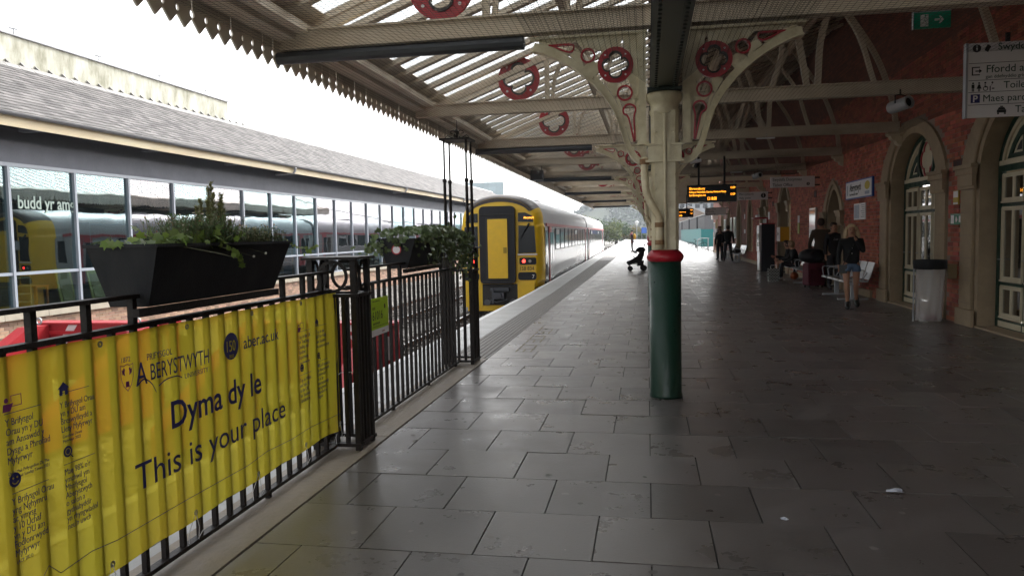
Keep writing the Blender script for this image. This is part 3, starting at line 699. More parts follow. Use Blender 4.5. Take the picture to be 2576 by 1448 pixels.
def truss(i, Y):
    col_ = i % 2 == 0
    t = thing('roof_truss', f'cream roof truss with red quatrefoil, {ORD[i]} along the canopy counting away from the camera', 'roof truss', (0, Y, 3.5), None, 'trusses under the canopy')
    b = B(); b.box(-3.6, 4.93, Y-.03, Y+.03, 3.46, 3.62); b.box(-3.6, 4.93, Y-.075, Y+.075, 3.621, 3.637); b.box(-3.6, 4.93, Y-.075, Y+.075, 3.443, 3.459); b.build('bottom_chord', m_beam, t)
    b = B(); a = Vector((-3.6, Y, roof_z(-3.6)-.19)); c = Vector((4.93, Y, roof_z(4.93)-.19)); b.bar(a, c, .08, .07); b.build('top_chord', m_beam, t)
    if col_:
        b = B(); b.tube([(-3.66, Y, 3.375), (-1.14, Y, 3.375)], .062, 10); b.build('dark_casing', m_pipe_dark, t)
    quatrefoil_disc((-1.94, Y-.02, 3.965), .325, (0, .04, 0), parent=t)
    arc_strut(t, Y, [(-1.5,3.63),(-1.5,4.0),(-1.5,4.27)], .07)
    arc_strut(t, Y, [(-1.42,3.63),(-1.36,4.0),(-1.12,4.4)], .05)
    arc_strut(t, Y, [(-.72,3.63),(-.74,4.0),(-.98,4.45)], .05)
    arc_strut(t, Y, [(-.62,3.63),(-.55,4.1),(-.25,4.73)], .05)
    arc_strut(t, Y, [(1.81,3.63),(1.95,4.25),(1.75,5.0),(1.6,5.35)], .06)
    arc_strut(t, Y, [(2.30,3.63),(2.17,4.33),(1.9,5.1),(1.68,5.4)], .085)
    arc_strut(t, Y, [(2.45,3.63),(2.52,4.42),(2.9,5.3),(3.5,6.1)], .085)
    arc_strut(t, Y, [(3.22,3.63),(2.93,4.46),(2.3,5.2),(1.7,5.5)], .06)
    arc_strut(t, Y, [(4.86,3.63),(4.78,4.1),(4.45,5.0),(3.75,6.1)], .09, .07, 'wall_rib')
    arc_strut(t, Y, [(.75,3.63),(.85,4.1),(1.2,4.8),(1.5,5.3)], .05)
    return t
for i, Y in enumerate(TR): truss(i, Y)

# columns
m_pipe_rust = M('drainpipe_rust_stained', (.72,.65,.46), .45, var=.9, vs=7, col2=(.45,.34,.18), bump=.4, bs=40, rust=.55)
def column(i, Y, X=.165):
    t = thing('column', ['nearest dark green iron column with red collar, cream shaft and rust-streaked drainpipe','second green iron column seen behind the drainpipe side of the nearest one'][i] if i < 2 else f'{ORD[i]} green iron column with red collar in the row receding down the platform', 'column', (X, Y, 0), None, 'iron columns carrying the canopy')
    r = .147
    b = B(); b.lathe((X, Y, 0), [(r+.006,.001),(r+.006,.02),(r,.04),(r,1.2775)], 40); b.build('green_base', m_green, t, smooth=True)
    b = B(); b.lathe((X, Y, 0), [(r,1.278),(r+.008,1.283),(r+.017,1.294),(r+.023,1.308),(r+.026,1.322),(r+.023,1.338),(r+.013,1.352),(r,1.366),(r-.014,1.380),(r-.03,1.392)], 40); b.build('red_collar', m_red, t, smooth=True)
    h = .124; c = .03
    oct_ = lambda z: [(X-h+c,Y-h,z),(X+h-c,Y-h,z),(X+h,Y-h+c,z),(X+h,Y+h-c,z),(X+h-c,Y+h,z),(X-h+c,Y+h,z),(X-h,Y+h-c,z),(X-h,Y-h+c,z)]
    b = B(); b.extr(oct_(1.39), (0,0,1.27)); b.build('shaft', m_cream_old, t)
    b = B()
    for z in (1.5, 1.95, 2.08, 2.47): 
        for s in (-1, 1): b.ball((X+s*.085, Y-h-.001, z), .011, .006, .011, 8, 5)
    b.build('bolt_head', m_cream_old, t)
    b = B(); b.lathe((X, Y, 0), [(.126,2.63),(.137,2.645),(.137,2.675),(.126,2.69),(.13,2.72),(.145,2.745),(.162,2.765),(.166,2.80),(.166,2.825),(.15,2.835)], 32); b.build('capital', m_cream_old, t, smooth=True)
    b = B(); b.box(X-.155, X+.155, Y-.16, Y+.16, 2.837, 2.868); b.build('bearing_plate', m_girder, t)
    # collar casting from which the brackets spring
    b = B(); b.box(X-.175, X+.175, Y-h-.02, Y+h+.02, 2.195, 2.215); b.box(X-.15, X+.15, Y-h-.012, Y+h+.012, 2.216, 2.345); b.box(X-.165, X+.165, Y-h-.02, Y+h+.02, 2.346, 2.362); b.box(X+.02, X+.05, Y-h-.024, Y-h-.011, 2.216, 2.40)
    b.build('bracket_collar', m_cream_old, t)
    for s in (-1, 1):
        g = lambda x, z, dy=0.: Vector((X+s*x, Y-.025+dy, z))
        outer = [(.14,2.195),(.215,2.20),(.29,2.245),(.355,2.36),(.42,2.58),(.49,2.745),(.62,2.92),(.78,3.07),(.95,3.185),(1.135,3.27),(1.22,3.29)]
        inner = [(.14,2.235),(.20,2.24),(.25,2.28),(.31,2.38),(.375,2.60),(.44,2.77),(.57,2.96),(.74,3.12),(.92,3.24),(1.10,3.335),(1.20,3.36)]
        oc = curve_pts([(a, 0, b_) for a, b_ in outer], 4); ic = curve_pts([(a, 0, b_) for a, b_ in inner], 4)
        b = B(); b.strip([g(p.x, p.z) for p in ic], [g(p.x, p.z) for p in oc], (0,.05,0)); b.strip([g(p.x, p.z, -.04) for p in oc], [g(p.x, p.z-.014, -.04) for p in oc], (0,.13,0)); b.build('curved_flange', m_cream_old, t)
        b = B(); b.box(min(X+s*.165, X+s*.235), max(X+s*.165, X+s*.235), Y-.045, Y+.045, 2.37, 3.385); b.box(min(X+s*.155, X+s*.245), max(X+s*.155, X+s*.245), Y-.06, Y-.046, 2.34, 3.385) if 0 else None
        b.box(min(X+s*.14, X+s*.25), max(X+s*.14, X+s*.25), Y-.03, Y+.03, 2.365, 2.40); b.build('bracket_stem', m_cream_old, t)
        b = B(); b.box(min(X+s*.15, X+s*1.24), max(X+s*.15, X+s*1.24), Y-.05, Y+.05, 3.386, 3.41); b.build('bracket_top_plate', m_cream_old, t)
        # pierced tracery
        quatrefoil_disc(g(.445, 3.115, .0), .165, (0,.04,0), parent=t)
        for (cx_, cz_, rr) in [(.36,2.852,.074),(.70,3.215,.070)]:
            b = B(); b.annulus(g(cx_, cz_), rr-.018, rr, (0,.04,0)); b.build('red_ring', m_red, t)
        key = [(.285,2.40),(.335,2.62),(.375,2.655),(.385,2.70),(.355,2.745),(.31,2.755),(.265,2.73),(.255,2.685),(.27,2.62),(.262,2.42)]
        tea = [(1.075,3.335),(.86,3.335),(.825,3.31),(.83,3.27),(.87,3.25),(.93,3.265)]
        for sh in (key, tea):
            cx_ = sum(p[0] for p in sh)/len(sh); cz_ = sum(p[1] for p in sh)/len(sh)
            ccs = curve_pts([(p[0],0,p[1]) for p in sh+sh[:1]], 3)
            inn = []
            for k_, p in enumerate(ccs):
                a_ = ccs[k_-1] if k_ else ccs[-2]; b_ = ccs[(k_+1) % len(ccs)] if k_ < len(ccs)-1 else ccs[1]
                d = (b_-a_).normalized(); nn = Vector((-d.z,0,d.x))
                if nn.dot(Vector((cx_,0,cz_))-p) < 0: nn = -nn
                inn.append(p+nn*.016)
            b = B(); b.strip([g(p.x,p.z) for p in inn], [g(p.x,p.z) for p in ccs], (0,.04,0)); b.build('red_outline', m_red, t)
        # cream web joining the openings
        web = B()
        def wpoly(ps): web.extr([g(a, c_, .008) for a, c_ in ps], (0,.024,0))
        wpoly([(.235,2.78),(.30,2.80),(.30,2.90),(.235,3.0)]); wpoly([(.235,2.40),(.262,2.42),(.27,2.62),(.25,2.69),(.27,2.76),(.235,2.80)])
        wpoly([(.335,2.62),(.29,2.40),(.31,2.40),(.40,2.68),(.44,2.80),(.425,2.83),(.38,2.70),(.375,2.655)]); wpoly([(.265,2.73),(.31,2.758),(.355,2.745),(.42,2.80),(.40,2.80),(.36,2.782),(.32,2.79),(.25,2.80)])
        wpoly([(.42,2.86),(.46,2.82),(.53,2.93),(.50,2.955),(.43,2.95)]); wpoly([(.235,3.0),(.29,2.92),(.345,2.985),(.29,3.06),(.28,3.14),(.235,3.14)]); wpoly([(.235,3.14),(.285,3.14),(.31,3.21),(.36,3.26),(.38,3.385),(.235,3.385)])
        wpoly([(.38,3.385),(.40,3.275),(.50,3.272),(.56,3.24),(.62,3.27),(.66,3.278),(.74,3.27),(.80,3.345),(1.08,3.34),(1.16,3.36),(1.16,3.385)]); wpoly([(.60,3.06),(.64,3.02),(.74,3.115),(.70,3.15),(.645,3.16),(.61,3.14)]); wpoly([(.765,3.20),(.74,3.12),(.87,3.22),(.83,3.27),(.82,3.31),(.77,3.25)]); wpoly([(.88,3.25),(.90,3.235),(1.13,3.345),(1.08,3.34),(.94,3.267)])
        web.build('cast_web', m_cream_old, t)
    # drainpipe and conduit
    px_ = X-.055; dy = Y-h-.05
    dp = [(X-.185,Y-.06,2.24),(X-.185,Y-.09,2.12),(X-.175,dy,1.95),(X-.14,dy,1.84),(X-.085,dy,1.74),(px_,dy,1.66),(px_,dy,1.40)]
    b = B(); b.tube([Vector(p) for p in curve_pts(dp, 4)], .034, 14); b.build('drainpipe', m_pipe_rust, t, smooth=True)
    b = B()
    for z in (1.62, 1.46): b.tube([(px_,dy,z-.022),(px_,dy,z+.022)], .042, 14)
    b.tube([(X-.185,Y-.07,2.23),(X-.185,Y-.07,2.18)], .045, 14); b.build('pipe_socket', M('rusty_socket', (.3,.2,.1), .7, var=.9, vs=25, col2=(.2,.06,.02)) if i == 0 else bpy.data.materials['rusty_socket'], t)
    b = B(); b.tube([(X+.0,Y-h-.03,1.40),(X+.0,Y-h-.03,2.63)], .0155, 10); b.build('conduit', m_cream_old, t)
    return t
for i in range(6): column(i, 7.25+9*i-.0)
# riveted longitudinal girder over the columns
gd = thing('riveted_girder', 'dark green riveted girder running lengthways over the column heads', 'girder', (.165, 24, 2.87))
b = B(); b.box(.045, .285, Ya, CE, 2.87, 2.885); b.box(.145, .185, Ya, CE, 2.886, 3.42); b.box(.045, .285, Ya, CE, 3.421, 3.436)
b.build('girder_web', m_girder, gd)
for x in (.085, .245):
    b = B(); b.box(x-.028, x+.028, Ya, 16, 2.862, 2.869); b.build('flange_angle', m_girder, gd)
b = B(); y = 1.5
while y < 16:
    for x in (.085, .245): b.ball((x, y, 2.86), .014, .014, .010, 6, 4)
    y += .09
b.build('rivets', m_girder, gd, kind='stuff')
# bird netting under the trusses
nb = B(); zN = 3.425
def wire(p, q, r=.0015, n=14, sag=.02):
    p = Vector(p); q = Vector(q); L_ = (q-p).length; d = (q-p)/L_; a = d.cross(Vector((0,0,1))).normalized()*r; k = len(nb.v)
    for i in range(n+1):
        c = p+(q-p)*i/n; c.z += -sag*sin(c.x*2.1+1)*sin(c.y*1.4)-.015
        nb.v += [tuple(c-a), tuple(c+a), tuple(c+Vector((0,0,r*1.6)))]
    for i in range(n):
        for j in range(3): nb.f.append((k+i*3+j, k+i*3+(j+1) % 3, k+(i+1)*3+(j+1) % 3, k+(i+1)*3+j))
x = -3.55
while x < 4.85:
    if not (-.02 < x < .35): wire((x, 1.5, zN), (x, 27, zN), n=34)
    x += .056
y = 1.6
while y < 27:
    wire((-3.6, y, zN), (.0, y, zN), n=9); wire((.34, y, zN), (4.9, y, zN), n=10); y += .056
# net drawn down to the girder foot each side of the nearest column
for s in (-1, 1):
    for k in range(22):
        t_ = k/21; wire((.165+s*(.13+1.1*t_), 3.2, 2.9+.5*t_**.7), (.165+s*(.13+1.1*t_), 7.15, 2.9+.5*t_**.7), n=8, sag=0.01)
    y = 3.2
    while y < 7.15:
        for k in range(6):
            a, c_ = k/6, (k+1)/6; wire((.165+s*(.13+1.1*a), y, 2.9+.5*a**.7), (.165+s*(.13+1.1*c_), y, 2.9+.5*c_**.7), n=1, sag=0)
        y += .056
net = nb.build('bird_netting', m_net, kind='stuff'); tag(net, 'fine bird netting stretched under the trusses', 'netting')
# ================================================================ STATION WALL (right)
bld = thing('station_building', 'long red brick station building with stone arched doorways facing the platform', 'building', (WX, 30, 0))
def arch(c, hw, spring, rise, n=24, base=0., power=2.0, e=.62):
    """outline from foot to foot, in (y, z)"""
    out = [(c+hw, base), (c+hw, spring)]
    for i in range(1, n):
        t = cos(pi*i/n); out.append((c+hw*t, spring+rise*(1-abs(t)**power)**e))
    out += [(c-hw, spring), (c-hw, base)]
    return out
def arch_z(c, hw, spring, rise, y, power=2.0, e=.62):
    t = abs(y-c)/hw
    return -1 if t >= 1 else spring+rise*(1-t**power)**e
#        centre, outer hw, inner hw, spring, outer rise, inner rise, base, kind
OPEN = [(11.35,1.80,1.22,2.47,1.11,.86,0,'door'),(15.6,1.80,1.22,2.47,1.11,.86,0,'door'),
        (21.7,1.12,.70,2.0,.86,.62,0,'lancet'),(29.2,1.25,.82,2.55,.8,.6,0,'lancet'),(34.0,1.1,.72,2.5,.85,.62,0,'lancet'),(38.5,.95,.62,2.35,.8,.6,.55,'lancet'),
        (42.9,1.0,.66,2.45,.8,.6,0,'lancet'),(48.2,.9,.6,2.2,.7,.5,.8,'lancet'),(52.3,.9,.6,2.2,.7,.5,.8,'lancet'),(56.2,.8,.5,2.2,.6,.5,0,'lancet')]
P_, E_ = {'door':2.0,'lancet':1.5}, {'door':.62,'lancet':.75}
WY0, WY1, WZ = -9.0, 59.2, 7.0
def open_z(y, outer=True):
    z = 0; lo = 0
    for c, ho, hi, s, ro, ri, bz, k in OPEN:
        h, r = (ho, ro) if outer else (hi, ri)
        v = arch_z(c, h, s, r, y, P_[k], E_[k])
        if v > 0: return bz, v
    return None
b = B(); y = WY0; dy = .1
while y < WY1:
    o = open_z(y+dy/2); X0, X1 = WX+.012, WX+.4
    if o is None: segs = [(-.02, WZ)]
    else: segs = [(o[1]-.03, WZ)]+([(-.02, o[0])] if o[0] > 0 else [])
    for z0, z1 in segs:
        b.add([(X0,y,z0),(X0,y+dy,z0),(X0,y+dy,z1),(X0,y,z1)], [(0,3,2,1)])
        if o: b.add([(X0,y,z0),(X0,y+dy,z0),(X1,y+dy,z0),(X1,y,z0)], [(0,1,2,3)])
    y += dy
b.add([(WX+.012,WY1,0),(WX+6,WY1,0),(WX+6,WY1,WZ),(WX+.012,WY1,WZ)], [(0,1,2,3)])
b.add([(WX+.012,WY0,WZ),(WX+6,WY0,WZ),(WX+6,WY1,WZ),(WX+.012,WY1,WZ)], [(0,1,2,3)])
b.build('mortar_backing', m_mortar, bld)
# bricks, one by one, to the top of the arches; soft old brickwork above
bricks = []; course = .0765; L_ = .2265
zc = 0; r = 0
while zc < 4.6:
    y = 8.2+(0 if r % 2 else L_/2)
    hdr = r % 4 == 3
    step = L_ if not hdr else L_/2
    while y < (40 if zc < 3.7 else 26):
        y1 = y+step
        oa, ob_ = open_z(y+.02), open_z(y1-.02)
        bad = any(o and o[0] < zc+.04 and zc < o[1] for o in (oa, ob_))
        if not bad: bricks.append((WX+random.uniform(-.0025,.002), WX+.02, y+.004, y1-.004, zc+.005, zc+course-.005))
        y = y1
    zc += course; r += 1
piece_set('brick', bricks, m_brick, bld)
m_fb = bpy.data.materials.new('distant_brickwork'); m_fb.use_nodes = True; n = m_fb.node_tree.nodes; l = m_fb.node_tree.links
tc = n.new('ShaderNodeTexCoord'); mp = n.new('ShaderNodeMapping'); mp.inputs['Rotation'].default_value = (pi/2, 0, 0)
sp = n.new('ShaderNodeSeparateXYZ'); cb = n.new('ShaderNodeCombineXYZ'); l.new(tc.outputs['Object'], sp.inputs[0]); l.new(sp.outputs['Y'], cb.inputs[0]); l.new(sp.outputs['Z'], cb.inputs[1])
bt_ = n.new('ShaderNodeTexBrick'); bt_.inputs['Scale'].default_value = 1; bt_.inputs['Brick Width'].default_value = .2265; bt_.inputs['Row Height'].default_value = .0765; bt_.inputs['Mortar Size'].default_value = .005
bt_.inputs['Color1'].default_value = (.29,.095,.06,1); bt_.inputs['Color2'].default_value = (.17,.06,.042,1); bt_.inputs['Mortar'].default_value = (.12,.08,.065,1)
l.new(cb.outputs[0], bt_.inputs['Vector']); nz = n.new('ShaderNodeTexNoise'); nz.inputs['Scale'].default_value = .9; nz.inputs['Detail'].default_value = 5; l.new(tc.outputs['Object'], nz.inputs['Vector'])
mm = n.new('ShaderNodeMix'); mm.data_type = 'RGBA'; mm.blend_type = 'MULTIPLY'; mm.inputs[0].default_value = .6; l.new(bt_.outputs[0], mm.inputs[6]); l.new(nz.outputs['Color'], mm.inputs[7])
l.new(bt_.outputs[0], n['Principled BSDF'].inputs['Base Color']); n['Principled BSDF'].inputs['Roughness'].default_value = .8
b = B(); y = 8.2
def slab_yz(y0, y1, z0, z1): b.add([(WX+.001,y0,z0),(WX+.001,y1,z0),(WX+.001,y1,z1),(WX+.001,y0,z1)], [(0,3,2,1)])
y = 40.0
while y < WY1:
    o = open_z(y+dy/2)
    if o is None: slab_yz(y, y+dy, 0, 3.7)
    else:
        slab_yz(y, y+dy, o[1], 3.7)
        if o[0] > 0: slab_yz(y, y+dy, 0, o[0])
    y += dy
slab_yz(WY0, 8.2, 0, 4.6)
slab_yz(26, 40, 3.7, 4.6); slab_yz(40, WY1, 3.701, 4.6); slab_yz(WY0, WY1, 4.601, WZ)
b.build('upper_brickwork', m_fb, bld)
for a_, b_ in [(18.0,20.4),(23.0,27.8),(30.6,32.7),(35.3,41.6),(44.1,WY1)]:
    B().box(WX-.05, WX+.01, a_, b_, .001, .16).build('stone_plinth', m_stone, bld)

m_dkglass = glass_mat('dark_door_glass', (.25,.25,.24), .25)
m_doorc = M('door_cream_paint', (.62,.55,.40), .38, var=.3, vs=6)
m_room = M('dim_room', (.16,.14,.11), .8, var=.5, vs=1.5)
def stone_arch(o, parent, k):
    c, ho, hi, s, ro, ri, bz, kind = o
    A = arch(c, ho, s, ro, 24, bz+.002, P_[kind], E_[kind]); I = arch(c, hi, s, ri, 24, bz+.002, P_[kind], E_[kind])
    M_ = arch(c, hi+.16, s, ri+.16, 24, bz+.002, P_[kind], E_[kind])
    x0 = WX-.035
    b = B(); b.strip([(x0, y, z) for y, z in A], [(x0, y, z) for y, z in M_], (.20, 0, 0)); b.strip([(x0+.045, y, z) for y, z in M_], [(x0+.045, y, z) for y, z in I], (.22, 0, 0)); d = b.build('stone_surround', m_stone, parent)
    # roll moulding round the inner edge, capitals and plinths
    rl = arch(c, hi+.155, s, ri+.155, 24, bz+.002, P_[kind], E_[kind]); b = B(); b.tube([(x0+.03, y, z) for y, z in rl], .032, 8); b.build('roll_moulding', m_stone, parent, smooth=True)
    if kind == 'door' or k < 5:
        for sg in (-1, 1):
            ya, yb = sorted((c+sg*(hi-.02), c+sg*(ho+.06)))
            b = B(); b.box(x0-.075, x0-.002, ya, yb, s-.12, s-.03); b.box(x0-.10, x0-.002, ya-.02, yb+.02, s-.028, s+.03); b.box(x0-.055, x0-.002, ya+.05, yb-.05, s-.30, s-.122); b.box(x0-.04, x0-.002, ya+.02, yb-.02, s-.345, s-.302); b.build('impost_capital', m_stone, parent)
            b = B(); b.box(x0-.045, x0-.002, ya+.02, yb-.02, bz+.002, bz+.26); b.build('jamb_plinth', m_stone, parent)
    # stone joints
    b = B()
    for j in range(1, 7):
        z = bz+j*(s-bz)/7
        for sg in (-1, 1):
            ya, yb = sorted((c+sg*(hi+.16), c+sg*ho)); b.box(x0-.0012, x0+.001, ya, yb, z-.0035, z+.0035)
    b.build('mortar_joint', m_mortar, parent)
    return d
m_reveal = m_stone
def doorway(o, parent):
    c, ho, hi, s, ro, ri, bz, kind = o; X = WX+.26
    xx = X
    # reveal
    I = arch(c, hi+.002, s, ri+.002, 24, .002); b = B(); b.band([(WX+.2, y, z) for y, z in I], [(WX+.62, y, z) for y, z in I]); b.build('reveal', m_stone, parent)
    d = B(); F_ = arch(c, hi, s, ri, 24, .03); G = arch(c, hi-.09, s, ri-.09, 24, .03); d.strip([(X, y, z) for y, z in F_], [(X, y, z) for y, z in G], (.07,0,0)); d = d.build('green_door_frame', m_green, parent)
    G2 = arch(c, hi-.091, s, ri-.091, 24, s+.02); H = arch(c, hi-.16, s, ri-.16, 24, s+.02); b = B(); b.strip([(X+.004, y, z) for y, z in G2], [(X+.004, y, z) for y, z in H], (.05,0,0)); b.build('cream_arch_bead', m_doorc, d)
    # transom
    b = B(); b.box(X-.012, X+.06, c-hi+.05, c+hi-.05, s-.03, s+.04); b.build('transom', m_doorc, d)
    b = B(); b.box(X-.002, X+.06, c-hi+.05, c+hi-.05, s-.12, s-.032); b.box(X-.002, X+.06, c-hi+.05, c+hi-.05, .03, .145); b.build('green_rail', m_green, d)
    # fan light: solid tracery, triangular sinkings, circle with red quatrefoil line
    T_ = [(y, z) for y, z in arch(c, hi-.15, s, ri-.15, 24, s+.02)]
    b = B(); b.extr([(X+.03, y, z) for y, z in T_[1:-1]][::-1], (.02,0,0)); b.build('fanlight_board', m_doorc, d)
    for sg in (-1, 1):
        b = B(); tri = [(c+sg*.98, s+.06), (c+sg*.44, s+.06), (c+sg*.44, s+.52), (c+sg*.62, s+.45), (c+sg*.84, s+.26)]
        tin = [((y-(c+sg*.62))*.55+(c+sg*.62), (z-(s+.2))*.55+(s+.2)) for y, z in tri]
        b.strip([(X+.015, y, z) for y, z in tri+tri[:1]], [(X+.015, y, z) for y, z in tin+tin[:1]], (.016,0,0)); b.build('green_spandrel', m_green, d)
        tiny = [((y-(c+sg*.62))*.3+(c+sg*.62), (z-(s+.2))*.3+(s+.2)) for y, z in tri]
        b = B(); b.extr([(X+.028, y, z) for y, z in tiny][::-sg], (.006,0,0)); b.build('dark_sinking', m_ink, d)
    cz = s+.36
    b = B(); b.annulus((X-.01, c, cz), .355, .42, (.05,0,0), (0,1,0), (0,0,1), 32); b.build('green_circle', m_green, d)
    rr = lambda t: .30*(.72+.28*abs(cos(2*t))**.7)
    b = B(); b.strip([(X+.01, c+cos(t)*rr(t), cz+sin(t)*rr(t)) for t in [2*pi*i/40 for i in range(41)]], [(X+.01, c+cos(t)*(rr(t)+.035), cz+sin(t)*(rr(t)+.035)) for t in [2*pi*i/40 for i in range(41)]], (.02,0,0)); b.build('red_foil_line', m_red, d)
    # three leaves of panels
    W3 = (2*hi-.18)/3
    for j in range(3):
        a = c-hi+.09+j*W3
        leaf = B(); 
        rows = [(1.90,2.32),(.735,1.83),(.19,.665)]
        st_ = .05
        leaf.box(X+.02, X+.06, a, a+.03, .145, s-.12); leaf.box(X+.02, X+.06, a+W3-.03, a+W3, .145, s-.12)
        leaf.box(X+.02, X+.06, a+.03, a+W3-.03, 1.832, 1.898); leaf.box(X+.02, X+.06, a+.03, a+W3-.03, .667, .733)
        lf = leaf.build('door_leaf', m_green, d) if 0 else leaf.build('door_leaf', m_green, parent)
        for z0, z1 in rows:
            b = B(); e = .06
            ya, yb = a+.032, a+W3-.032; ym = (ya+yb)/2
            b.box(X+.008, X+.05, ya, ya+e, z0, z1); b.box(X+.008, X+.05, yb-e, yb, z0, z1); b.box(X+.008, X+.05, ym-.028, ym+.028, z0+e, z1-e); b.box(X+.008, X+.05, ya+e, yb-e, z0, z0+e); b.box(X+.008, X+.05, ya+e, yb-e, z1-e, z1)
            b.box(X-.004, X+.007, ya+.012, ya+.03, z0+.012, z1-.012); b.box(X-.004, X+.007, yb-.03, yb-.012, z0+.012, z1-.012); b.box(X-.012, X+.007, ya+.004, yb-.004, z0-.016, z0+.011)
            b.build('cream_panel_frame', m_doorc, lf)
            b = B(); b.box(X+.026, X+.03, ya+e, ym-.028, z0+e, z1-e); b.box(X+.026, X+.03, ym+.028, yb-e, z0+e, z1-e); b.build('door_pane', m_dkglass, lf)
        b = B(); b.box(X+.004, X+.05, a+.032, a+W3-.032, .05, .138) if 0 else b.box(X-.006, X-.0025, a+.02, a+W3-.02, .045, .13); b.build('cream_kick_strip', m_doorc, lf)
        b = B(); b.tube([(X-.0,a+W3-.03,1.05),(X-.035,a+W3-.03,1.05),(X-.035,a+W3-.12,1.05)], .009, 6); b.build('handle', m_alu, lf)
    b = B(); b.box(WX-.03, WX+.6, c-hi, c+hi, .002, .03); b.build('threshold_step', m_stone, parent)
    b = B(); b.box(WX+2.4, WX+2.45, c-1.8, c+1.8, 0, 3.4); b.box(WX+.7, WX+2.4, c-1.8, c+1.8, -.01, 0); b.build('room_beyond', m_room, parent)
for k, o in enumerate(OPEN):
    stone_arch(o, bld, k)
    c, ho, hi, s, ro, ri, bz, kind = o
    if kind == 'door': doorway(o, bld)
    else:
        I = arch(c, hi+.002, s, ri+.002, 24, bz+.002, P_[kind], E_[kind]); b = B(); b.band([(WX+.2, y, z) for y, z in I], [(WX+.5, y, z) for y, z in I]); b.build('reveal', m_stone, bld)
        G = arch(c, hi, s, ri, 24, bz+.002, P_[kind], E_[kind]); H = arch(c, hi-.08, s, ri-.08, 24, bz+.08, P_[kind], E_[kind])
        b = B(); b.strip([(WX+.36, y, z) for y, z in G], [(WX+.36, y, z) for y, z in H], (.06,0,0)); b.box(WX+.37, WX+.41, c-.035, c+.035, bz+.08, s+ri-.1); b.box(WX+.365, WX+.405, c-hi+.05, c+hi-.05, s-.05, s+.03); b.build('cream_window_frame', m_doorc, bld)
        b = B(); b.box(WX+.44, WX+.45, c-hi, c+hi, bz, s+ri); b.build('dark_window_glass', M('dark_window', (.02,.022,.024), .12) if k == 2 else bpy.data.materials['dark_window'], bld)
# corbels under the truss ends
m_corb = M('pale_corbel_stone', (.55,.47,.34), .7, var=.4, vs=6)
for Y in TR:
    b = B(); prof = [(WX,3.44),(WX-.25,3.44),(WX-.265,3.41),(WX-.25,3.37),(WX-.20,3.35),(WX-.185,3.30),(WX-.15,3.275),(WX-.10,3.26),(WX-.085,3.21),(WX-.05,3.18),(WX,3.16)]
    b.extr([(x, Y-.09, z) for x, z in prof], (0,.18,0)); b.build('stone_corbel', m_corb, bld)
# air bricks
for (y, z) in [(13.38,2.53),(23.9,2.6),(31.6,2.6),(40.7,2.6)]:
    b = B(); b.box(WX-.012, WX+.0, y-.17, y+.17, z-.1, z+.1)
    vb_ = b.build('air_brick', M('air_brick_dark', (.10,.04,.035), .8) if y < 14 else bpy.data.materials['air_brick_dark'], bld)
    b = B()
    for j in range(5): b.box(WX-.0135, WX-.0125, y-.13+j*.056, y-.10+j*.056, z-.07, z+.07)
    b.build('vent_slot', m_ink, bld)
# ================================================================ SHOP BUILDING ACROSS THE TRACKS (left)
SX = -13.5
shop = thing('shop_building', 'long low shop with glazed front, slate roof and brick plinth across the tracks', 'building', (SX, 35, -1))
SY0, SY1, BAY = 6.5-1.92, 78.0, 1.92
m_lbrick = M('pale_orange_brick', (.37,.235,.16), .8, var=.6, vs=10, island=.4, rnd=.4, col2=(.24,.13,.09))
m_lmort = M('pale_mortar', (.42,.38,.32), .9, var=.4, vs=10)
m_stonew = M('sill_stone', (.42,.37,.29), .7, var=.5, vs=4)
m_frame = M('grey_window_frame', (.30,.33,.38), .4)
m_wallg = M('grey_render', (.15,.16,.19), .7, var=.4, vs=2)
m_pane = glass_mat('shop_window_glass', (.62,.74,.74), .15, .012, wob=.0035, wscale=1.1)
nn_ = m_pane.node_tree; g_ = [x for x in nn_.nodes if x.type == 'BSDF_GLOSSY'][0]; oi_ = nn_.nodes.new('ShaderNodeObjectInfo'); cr_ = nn_.nodes.new('ShaderNodeValToRGB')
cr_.color_ramp.elements[0].color = (.82,.96,1.,1); cr_.color_ramp.elements[1].color = (1.,.92,.97,1); cr_.color_ramp.elements[0].position = .45; cr_.color_ramp.elements[1].position = .6
nn_.links.new(oi_.outputs['Random'], cr_.inputs[0]); nn_.links.new(cr_.outputs[0], g_.inputs[0])
b = B(); b.box(SX-.2, SX+.012, SY0-4, SY1, -1.2, -.06); b.build('plinth_backing', m_lmort, shop)
bl_ = []; z = -1.02; r = 0
while z < -.08:
    y = 4.2+(0 if r % 2 else .113)
    while y < 70: bl_.append((SX+.003, SX+.022, y+.005, y+.221, z+.005, z+.07)); y += .2265
    z += .076; r += 1
piece_set('brick', bl_, m_lbrick, shop)
b = B(); y = SY0-4
while y < SY1: b.box(SX-.2, SX+.10, y, y+1.19, -.055, .10); y += 1.2
b.build('stone_sill', m_stonew, shop)
b = B(); b.box(SX-.12, SX+.03, SY0-4, SY1, .105, .16); b.build('sill_frame', m_frame, shop)
b = B(); b.box(SX-.12, SX+.02, SY0-4, SY1, .90, .965); b.build('transom_rail', m_frame, shop)
b = B(); b.box(SX-.12, SX+.02, SY0-4, SY1, 3.25, 3.33); b.build('head_rail', m_frame, shop)
b = B(); b.box(SX-.3, SX-.02, SY0-4, SY1, 3.332, 3.80); b.box(SX-.5, SX-.36, SY0-4, SY1, 3.80, 4.22); b.build('rendered_band', m_wallg, shop, kind='structure')  # upper part set back, a recess added to deepen the eaves shadow
k = -4
y = 14.18-1.92*5
lo = B().box(-.006, 0, 0, BAY-.07, .165, .895).mesh('lower_window_pane', m_pane); hi_ = B().box(-.006, 0, 0, BAY-.07, .97, 3.245).mesh('upper_window_pane', m_pane)
